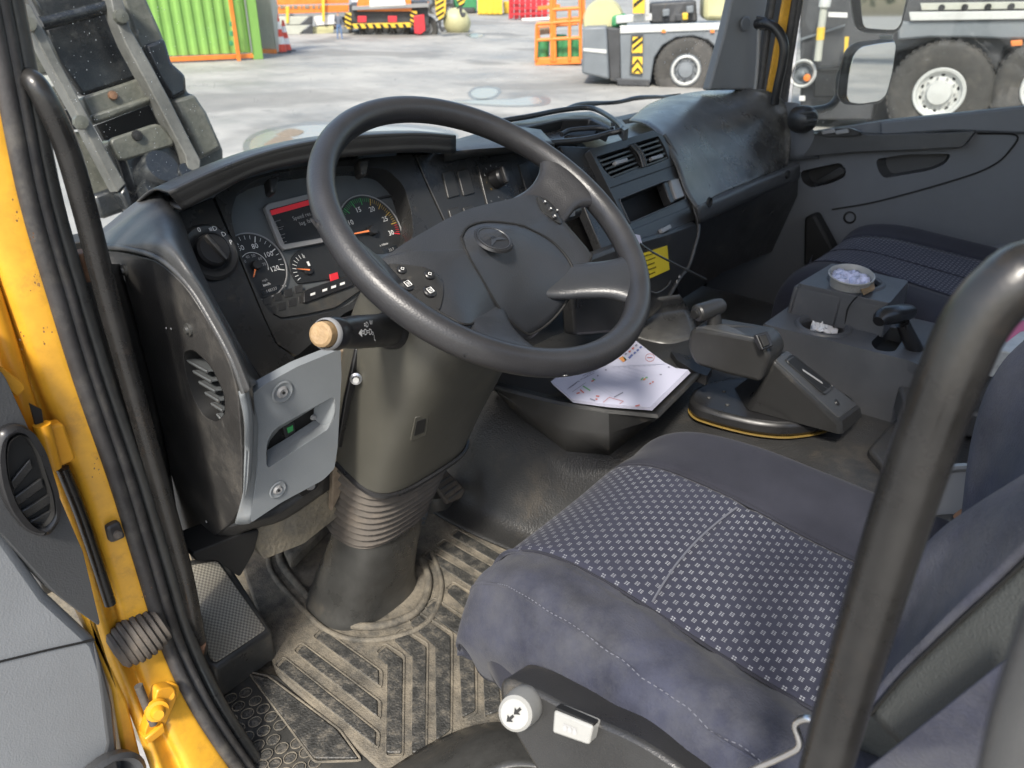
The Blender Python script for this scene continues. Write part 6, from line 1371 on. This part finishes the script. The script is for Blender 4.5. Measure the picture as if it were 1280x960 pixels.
# ---- hook blocks and bag
def hook(u, v0, v1, label):
    pl = BP(u, 46); t = thing('crane_hook_block', tuple(W(u, v1, pl)), label, 'hook block', 'striped crane hook blocks')
    slab('hook_block', rnd(WL([(u-8,v0-30),(u+7,v0-30),(u+6,v1-22),(u-1,v1-10),(u-6,v1-20)], pl), .05), .25, K['cyel'], t, .04)
    for k in range(6): slab('stripe', WL([(u-6,v1-46+k*7),(u+4,v1-52+k*7),(u+4,v1-49+k*7),(u-6,v1-43+k*7)], off(pl,.01)), .02, K['void'], t, 0)
    tube('hook', [W(u-1,v1-12,pl), W(u-1,v1-5,pl), W(u+2,v1,pl), W(u+4,v1-4,pl)], .06, K['cdark'], t, n=8)
    tube('hoist_rope', [W(u-3,v0-30,pl), W(u-3,v0-120,pl)], .02, K['cdark'], t, n=6, k=1)
hook(551,14,38,'left striped yellow black crane hook block hanging low'); hook(577,6,20,'right striped yellow black hook block above the pale sack')
P5 = BP(571,40); bgc = thing('ball_weight', tuple(P5[0]), 'pale yellow round counterweight ball lying on the concrete', 'weight')
c = W(571,28,P5); lathe('ball', [(.001,-.62),(.25,-.58),(.45,-.42),(.56,-.2),(.60,0),(.54,.25),(.40,.45),(.22,.55),(.12,.62),(.10,.8),(0,.82)], c, V(-.5,.1,.3), K['pale'], bgc, 24)
lathe('ball_ring', [(.12,.75),(.17,.8),(.17,.9),(.1,.93)], c, V(-.5,.1,.3), K['cdark'], bgc, 12)
P6 = BP(620,19)
yc = thing('yellow_container', tuple(P6[0]), 'small yellow container box in the far background', 'container'); quad('box_body', [(597,-14),(628,-14),(628,18),(597,18)], P6, 2.4, K['cyel'], yc, .03)
for k in range(4): quad('box_rib', [(600+k*7,-12),(602+k*7,-12),(602+k*7,16),(600+k*7,16)], off(P6,.05), .05, K['cyel'], yc, 0)
yc2 = thing('yellow_skip', tuple(W(634,18,Z(0))), 'narrow yellow skip between the yellow container and red barriers', 'skip'); quad('skip_body', [(629,2),(640,2),(639,17),(630,17)], BP(634,17), 1.5, K['cyel'], yc2, .03)
gt = thing('green_machine', tuple(W(590,17,Z(0))), 'dark green machine far back beside the yellow container', 'machine'); quad('machine_body', [(560,-16),(596,-16),(596,14),(562,14)], BP(590,16), 2, K['cgreen'], gt, .05); quad('machine_track', [(560,10),(594,10),(594,17),(562,17)], off(BP(590,17),.1), 1.5, K['cdark'], gt, .1)
wv_ = thing('dark_van', tuple(W(545,18,Z(0))), 'grey van partly hidden behind the striped hook blocks', 'van'); quad('van_body', [(536,-8),(566,-10),(568,12),(536,14)], BP(545,17), 2, K['cgrey'], wv_, .2); quad('van_window', [(540,-5),(563,-6),(563,3),(540,4)], off(BP(545,17),.02), .05, K['glass'], wv_, 0)
for u in (543,562): wheel3(wv_, W(u,12,off(BP(545,17),.03)), .40, BP(545,17)[1], .3, .5, 'silver', 0)
P7 = BP(662,25)
rdm = thing('red_barrier_stack', tuple(P7[0]), 'stack of red steel barriers and pipes far behind the yard', 'barriers')
random.seed(2)
for k in range(7): quad('barrier', [(636+k*7,-10+random.uniform(0,8)),(642+k*7,-10+random.uniform(0,8)),(642+k*7,23),(636+k*7,24)], off(P7,-.1*k), .3, K['cred'], rdm, .02)
for k in range(4): quad('barrier_rail', [(636,-4+k*7),(690,-6+k*7),(690,-4+k*7),(636,-2+k*7)], off(P7,.3), .1, K['cred'], rdm, 0)
quad('white_bar', [(652,23),(690,21),(690,24),(652,26)], off(P7,.3), .1, K['conew'], rdm, 0)
om = thing('orange_machine', tuple(W(512,16,Z(0))), 'orange and white machinery standing behind the striped truck', 'machine'); PM = BP(512,14)
for k, (u0, u1, v0, v1, m_) in enumerate(((496,506,-22,10,'corange'),(508,516,-18,12,'conew'),(518,526,-25,9,'corange'),(528,536,-12,12,'cgrey'),(440,448,-22,10,'conew'),(449,458,-18,9,'cgrey'))): quad('machine_frame', [(u0,v0),(u1,v0),(u1,v1),(u0,v1)], off(PM,-.3*k), .6, K[m_], om, .03)
for k in range(5): quad('machine_rail', [(494,-14+k*6),(538,-16+k*6),(538,-14.6+k*6),(494,-12.6+k*6)], off(PM,.2), .1, K['corange' if k % 2 else 'conew'], om, 0)
# distant row so the horizon is closed
K['leaf'] = mat('hedge_green', (.06,.10,.035), .9, var=.4, vscale=1.5)
TV, TF = [], []
def tree_part(x, y, h, seed):
    random.seed(seed); vs, fs = TV, TF
    for i in range(1500):
        a, b, r_ = random.uniform(0,6.283), math.acos(random.uniform(-1,1)), random.random()**.4
        k_ = 1+.35*noise.noise(V(math.cos(a)*2+seed, math.sin(a)*2, b*2)); c = V(x+math.cos(a)*math.sin(b)*h*.32*r_*k_, y+math.sin(a)*math.sin(b)*h*.32*r_*k_, h*.64+math.cos(b)*h*.36*r_*k_)
        e1_ = V(random.uniform(-1,1), random.uniform(-1,1), random.uniform(-1,1)).normalized(); e2_ = e1_.orthogonal().normalized(); s = random.uniform(.10,.22)*h/7; o = len(vs)
        vs += [c+e1_*s, c+e2_*s*.6, c-e1_*s, c-e2_*s*.6]; fs.append((o, o+1, o+2, o+3))
for i in range(7): tree_part(6+i*5.5, -34-random.uniform(0,8), 6.5+random.uniform(-1,2), i+20)
me = bpy.data.meshes.new('tree_line'); me.from_pydata([tuple(v) for v in TV], [], TF); tl_ = link('tree_line', me, K['leaf']); tl_['kind'] = 'stuff'
# ---- orange basket lift
P8 = BP(700,82)
ol = thing('orange_work_basket', tuple(P8[0]), 'orange steel work platform basket with green drums, left of the grey crane', 'work platform')
def rail(pts, r_=.045, m='corange', dep=0): tube('basket_rail', WL(pts, off(P8, dep)), r_, K[m], ol, n=8, k=1)
quad('basket_floor', [(668,73),(726,72),(727,80),(669,82)], P8, .9, K['corange'], ol, .02)
for pts in ([(671,30),(670,76)], [(690,-10),(690,76)], [(712,10),(712,76)], [(725,-10),(726,74)], [(671,30),(726,26)], [(671,50),(726,47)], [(690,12),(726,10)]): rail(pts)
for pts in ([(674,34),(673,74)], [(694,-10),(694,74)], [(674,34),(722,30)]): rail(pts, .035, dep=-.85)
quad('mast', [(686,-20),(694,-20),(696,78),(688,78)], off(P8,.02), .25, K['corange'], ol, .02); quad('mast', [(722,-20),(731,-20),(732,30),(724,30)], off(P8,-.1), .25, K['corange'], ol, .02)
quad('upper_rail', [(690,24),(750,18),(750,22),(690,29)], off(P8,-.05), .2, K['corange'], ol, .02); quad('upper_rail', [(672,8),(700,5),(700,10),(672,13)], off(P8,-.05), .1, K['corange'], ol, .01)
random.seed(9)
for (u, v) in ((678,64),(700,58),(708,63),(718,62)):
    lathe('green_drum', [(0,.30),(.16,.30),(.19,.26),(.19,-.26),(.16,-.3),(0,-.3)], W(u, v, off(P8,-.45)), V(0,0,1), K['cgreen'], ol, 16)
quad('drum_lid', [(674,36),(688,34),(688,42),(675,44)], off(P8,-.2), .4, K['brick'], ol, .02)
lathe('castor', [(0,0),(.07,0),(.07,-.08),(0,-.08)], W(684,84,P8), P8[1], K['cdark'], ol, 12)
# ---- grey crane carrier
P9 = BP(800,108)
gc = thing('grey_crane_carrier', tuple(P9[0]), 'grey mobile crane carrier with hazard plates, seen through the windscreen', 'crane')
quad('carrier_front', [(729,34),(758,33),(762,100),(727,92)], P9, 2.2, K['cgrey'], gc, .05); quad('light_strip', [(729,60),(758,62),(758,67),(729,64)], off(P9,.02), .03, K['cwhite'], gc, 0)
quad('carrier_mid', [(758,34),(776,36),(776,104),(762,101)], off(P9,-.12), 2.2, K['cdark'], gc, .03)
arch = [(775,36),(905,32),(940,34),(940,78),(902,80),(898,62),(885,50),(866,45),(845,47),(828,57),(818,72),(813,104),(776,106)]
quad('side_body', arch, P9, 2.2, K['cgrey'], gc, .03); quad('arch_void', [(808,110),(815,60),(840,42),(880,42),(905,70),(905,112)], off(P9,-.5), .3, K['void'], gc, 0)
quad('deck_edge', [(775,32),(940,27),(940,36),(775,42)], off(P9,.03), .1, K['cwhite'], gc, .01)
quad('step_box', [(770,98),(812,100),(812,108),(772,107)], off(P9,.05), .5, K['cdark'], gc, .02)
for u in (827,888): quad('side_reflector', [(u,37),(u+5,37),(u+5,41),(u,41)], off(P9,.04), .02, K['corange'], gc, 0)
hz = quad('hazard_plate', [(789,44),(804,43),(803,94),(787,92)], off(P9,.05), .03, K['cdark'], gc, 0)
for (v0, v1) in ((46,66),(71,92)):
    quad('yellow_square', [(791,v0),(803,v0),(803,v1),(790,v1)], off(P9,.06), .01, K['cyel'], hz, 0)
for pts in ([(791,60),(803,50),(803,54),(791,64)], [(790,52),(798,46),(803,46),(791,56)], [(790,86),(797,77),(803,86),(803,82),(797,73),(790,82)], [(790,92),(797,84),(803,92),(801,92),(797,88),(792,92)]): quad('black_stripe', pts, off(P9,.066), .004, K['void'], hz, 0)
gw = wheel3(gc, W(857,88,off(P9,-.02)), .66*((W(857,88,P9)-W(857,46,P9)).length/.66), P9[1], .45, .50, 'cgrey', 10)
rimr = (W(857,88,P9)-W(857,69,P9)).length
lathe('rim_ring', [(rimr,.03),(rimr*.9,.045),(rimr*.82,.02)], W(857,88,P9), P9[1], K['cwhite'], gc, 40)
quad('deck_machinery', [(812,4),(870,0),(872,28),(812,30)], off(P9,-.5), 1, K['cdark'], gc, .05)
quad('yellow_marker', [(791,-12),(806,-12),(806,17),(791,17)], off(P9,-.1), .1, K['cyel'], gc, .01); quad('marker_stripe', [(792,5),(804,-5),(804,0),(792,10)], off(P9,-.09), .01, K['void'], gc, 0)
quad('white_cab_part', [(803,-20),(812,-20),(812,22),(803,20)], off(P9,-.3), .5, K['cwhite'], gc, .02); quad('deck_rail', [(770,20),(815,17),(815,26),(770,30)], off(P9,-.3), .3, K['cwhite'], gc, .02)
for (u, v) in ((828,12),(845,18),(858,8),(851,22)): quad('deck_box', [(u,v),(u+9,v-1),(u+9,v+8),(u,v+9)], off(P9,-.35), .3, K['cdark' if u % 2 else 'cgrey'], gc, .02)
quad('amber_lamp', [(853,16),(860,16),(860,25),(853,25)], off(P9,-.3), .1, K['cyel'], gc, .02)
lathe('pale_reel', [(0,.1),(.42,.1),(.46,0),(.46,-.3),(0,-.3)], W(754,26,off(P9,-.8)), P9[1], K['pale'], gc, 28)
quad('hose_pile', [(765,20),(782,17),(784,33),(764,34)], off(P9,-.5), .5, K['cgreen'], gc, .05)
tk_ = quad('pale_cabin_panel', [(881,-30),(925,-30),(915,26),(879,26)], off(P9,-.2), 1.5, K['pale'], gc, .1)
# ---- second crane through the passenger window
P10 = BP(1170,176)
c2_ = thing('black_crane_chassis', tuple(P10[0]), 'large dark crane chassis with white striped side and big tyre behind the passenger window', 'crane')
e1_ = V(-P10[1].y, P10[1].x, 0)
if e1_.dot(_r) < 0: e1_ = -e1_
quad('chassis_side', [(1000,-40),(1420,-40),(1420,76),(1256,60),(1246,92),(1225,64),(1172,50),(1120,66),(1095,110),(1090,150),(1000,150)], off(P10,-.25), 2.2, K['cdark'], c2_, .03)
quad('wheel_arch_void', [(1080,170),(1100,60),(1170,40),(1250,60),(1420,60),(1420,180)], off(P10,-.75), .3, K['void'], c2_, 0)
quad('fender_panel', [(1122,27),(1420,22),(1420,48),(1260,49),(1210,47),(1160,47),(1122,50)], off(P10,-.05), .3, K['cgrey'], c2_, .03)
quad('white_stripe', [(1136,15),(1420,12),(1420,22),(1138,26)], off(P10,.0), .1, K['cwhite'], c2_, .01)
quad('rope_tray', [(1150,4),(1420,0),(1420,9),(1152,13)], off(P10,-.03), .15, K['contgrey'], c2_, .01)
for k in range(6): lathe('tray_hole', [(0,.01),(.04,.01),(.045,0)], W(1177+k*29,9.5-k*.4,off(P10,-.02)), P10[1], K['void'], c2_, 10)
for pts in ([(1000,48),(1056,30),(1056,33),(1000,51)], [(1256,90),(1300,52),(1302,55),(1258,94)]): quad('frame_brace', pts, off(P10,-.2), .05, K['cgrey'], c2_, 0)
quad('side_lamp', [(1263,51),(1278,50),(1278,57),(1264,58)], off(P10,.0), .08, K['corange'], c2_, .01)
cw = W(1166,116,P10); rw = (W(1166,116,P10)-W(1166,52,P10)).length
wheel3(c2_, cw+e1_*.08, rw, P10[1], .5, .50, 'cwhite', 10); 
cw2 = W(1312,110,P10); wheel3(c2_, cw2, rw, P10[1], .5, .50, 'cwhite', 10)
P11 = off(P10, .1)
og = thing('outrigger_jack', tuple(W(1020,130,P11)), 'white vertical outrigger cylinder with yellow band and a small spare wheel behind it', 'outrigger')
tube('jack_cylinder', WL([(1030,8),(1026,40),(1022,76)], P11), .055, K['contgrey'], og, n=16, k=1); lathe('jack_cap', [(0,.08),(.07,.08),(.085,.05),(.085,-.04),(0,-.04)], W(1031,5,P11), V(0,0,1), K['cwhite'], og, 16)
tube('yellow_band', WL([(1026.5,34),(1025,50)], P11), .060, K['cyel'], og, n=16, k=1)
wheel3(c2_, W(1003,92,off(P10,-.02)), rw*.30, P10[1], .2, .70, 'cgrey', 8); lathe('red_lamp', [(0,.05),(.05,.04),(.055,0)], W(1009,97,off(P10,.02)), P10[1], K['corange'], c2_, 14)
lathe('wheel_ring', [(rw*.30,.01),(rw*.27,.04),(rw*.23,.01)], W(1003,92,off(P10,.0)), P10[1], K['cwhite'], c2_, 32)
quad('small_plate', [(1035,15),(1059,16),(1059,22),(1035,21)], off(P10,.0), .05, K['conew'], c2_, 0); quad('yellow_marker', [(1056,46),(1061,46),(1059,66),(1055,66)], off(P10,.0), .05, K['cyel'], c2_, 0)
quad('hanging_box', [(1018,86),(1050,84),(1046,122),(1016,122)], off(P10,.0), .2, K['void'], c2_, .03); quad('white_plate', [(999,120),(1006,120),(1006,126),(999,126)], off(P10,.0), .05, K['conew'], c2_, 0)
# ================================================================ BOOM HEAD lowered in front of the cab
PBm = (W(150,150,Y(2.1)), V(-.15,-.97,.2).normalized())
bm_ = thing('crane_boom_head', tuple(W(160,220,PBm)), 'grey black steel crane boom head lowered in front of the left windscreen', 'crane boom')
K['boomd'] = mat('dark_boom_paint', (.016,.018,.020), .22, var=.4, vscale=4, dust=.35, dcol=(.10,.10,.095), dscale=40)
K['boomg'] = mat('grey_green_boom_steel', (.085,.087,.072), .42, var=.35, vscale=5, dust=.5, dcol=(.17,.165,.14), dscale=25, bump=.3, bscale=40)
K['booml'] = mat('lit_boom_rail', (.13,.13,.12), .45, var=.35, vscale=9, dust=.5, dcol=(.05,.05,.045), dscale=30)  # grey lightened to paint in the bright-lit rail edges; dark flecks are grime
b1_ = lambda x, y: (x/3.2, y/3.2)
def bq(nm, pts, d, th, m, b=.003, r_=0): 
    P = WL([b1_(*p) for p in pts], off(PBm, d)); return slab(nm, rnd(P, r_) if r_ else P, th, K[m], bm_, b)
bq('side_plate', [(430,-160),(560,-60),(590,0),(648,130),(690,250),(740,300),(752,372),(780,376),(830,450),(895,600),(897,668),(800,705),(760,720),(700,560)], -.02, .10, 'boomg', .012)
bq('side_plate_lower', [(690,400),(780,374),(830,450),(892,590),(800,640),(750,520)], .01, .05, 'boomg', .01)
bq('shadow_step', [(575,180),(660,150),(690,250),(745,300),(750,370),(690,400),(640,320)], .004, .03, 'boomd', .01)
bq('main_plate', [(170,108),(440,38),(500,130),(562,310),(330,386),(230,250)], -.06, .05, 'boomd', .01)
bq('top_plate', [(100,-60),(420,-120),(440,30),(180,100)], -.10, .05, 'boomd', .01)
bq('boom_arm', [(60,-70),(560,-70),(330,-1100),(-260,-1100)], -.08, .35, 'boomg', .01)
tube('cross_pipe', WL([b1_(*p) for p in ((165,95),(300,62),(440,25))], off(PBm,.0)), .016, K['boomd'], bm_, n=10, k=1)
bq('left_web', [(60,130),(120,120),(215,290),(120,300)], -.08, .05, 'boomg')
bq('left_web_lower', [(285,530),(350,520),(500,760),(510,840),(400,870),(330,700)], -.05, .06, 'boomg'); bq('left_bracket', [(250,440),(310,430),(340,510),(290,520)], -.04, .05, 'boomd')
bq('lower_dark_end', [(365,780),(480,740),(545,830),(405,880)], -.02, .06, 'boomd', .012)
bq('cross_beam', [(328,388),(560,310),(610,390),(650,400),(380,500),(350,440)], .0, .08, 'boomg', .015); bq('beam_lip', [(365,458),(630,372),(645,392),(380,498)], .02, .03, 'boomg', .008)
lathe('beam_bolt', [(0,.012),(.010,.010),(.012,0)], W(*b1_(450,382), off(PBm,.003)), PBm[1], K['rust'], bm_, 12)
bq('dark_gap', [(385,500),(650,400),(700,560),(440,600)], -.12, .03, 'void', 0)
bq('sheave_box', [(428,560),(636,490),(710,580),(748,640),(740,700),(700,740),(520,790),(480,650)], .01, .12, 'boomd', .02, .03)
bq('box_top', [(430,558),(638,488),(712,578),(480,650)], .03, .03, 'boomg', .015, .02); lathe('box_bolt', [(0,.012),(.012,.010),(.014,0)], W(*b1_(548,542), off(PBm,.032)), PBm[1], K['void'], bm_, 12)
for (x, y, r_) in ((620,700,.055),(600,780,.04),(720,720,.03)): lathe('pin_cylinder', [(0,.05),(r_*.8,.05),(r_*.9,.04),(r_*.9,-.1)], W(*b1_(x, y), off(PBm,.02)), PBm[1]+V(.3,0,.5), K['boomd'], bm_, 24)
bq('rail', [(88,10),(125,20),(230,230),(330,420),(420,590),(505,735),(470,770),(380,600),(300,440),(200,260),(110,90)], .06, .07, 'booml', .003)
bq('rail', [(432,-60),(475,-60),(520,110),(600,250),(680,400),(760,560),(803,640),(800,700),(760,715),(740,620),(660,470),(580,320),(500,170),(455,60)], .06, .07, 'booml', .003)
bq('rail_edge', [(505,735),(545,835),(520,850),(475,775)], .06, .07, 'boomd', .008)
for (x, y) in ((85,95),(110,100),(320,490),(480,70)): lathe('rail_bolt', [(0,.02),(.016,.018),(.018,0)], W(*b1_(x, y), off(PBm,.06)), PBm[1], K['boomg'], bm_, 10)
bq('left_plate_far', [(60,0),(85,20),(100,100),(60,110)], -.02, .05, 'boomg'); bq('white_cover', [(180,350),(240,340),(290,430),(240,440)], -.2, .02, 'booml')
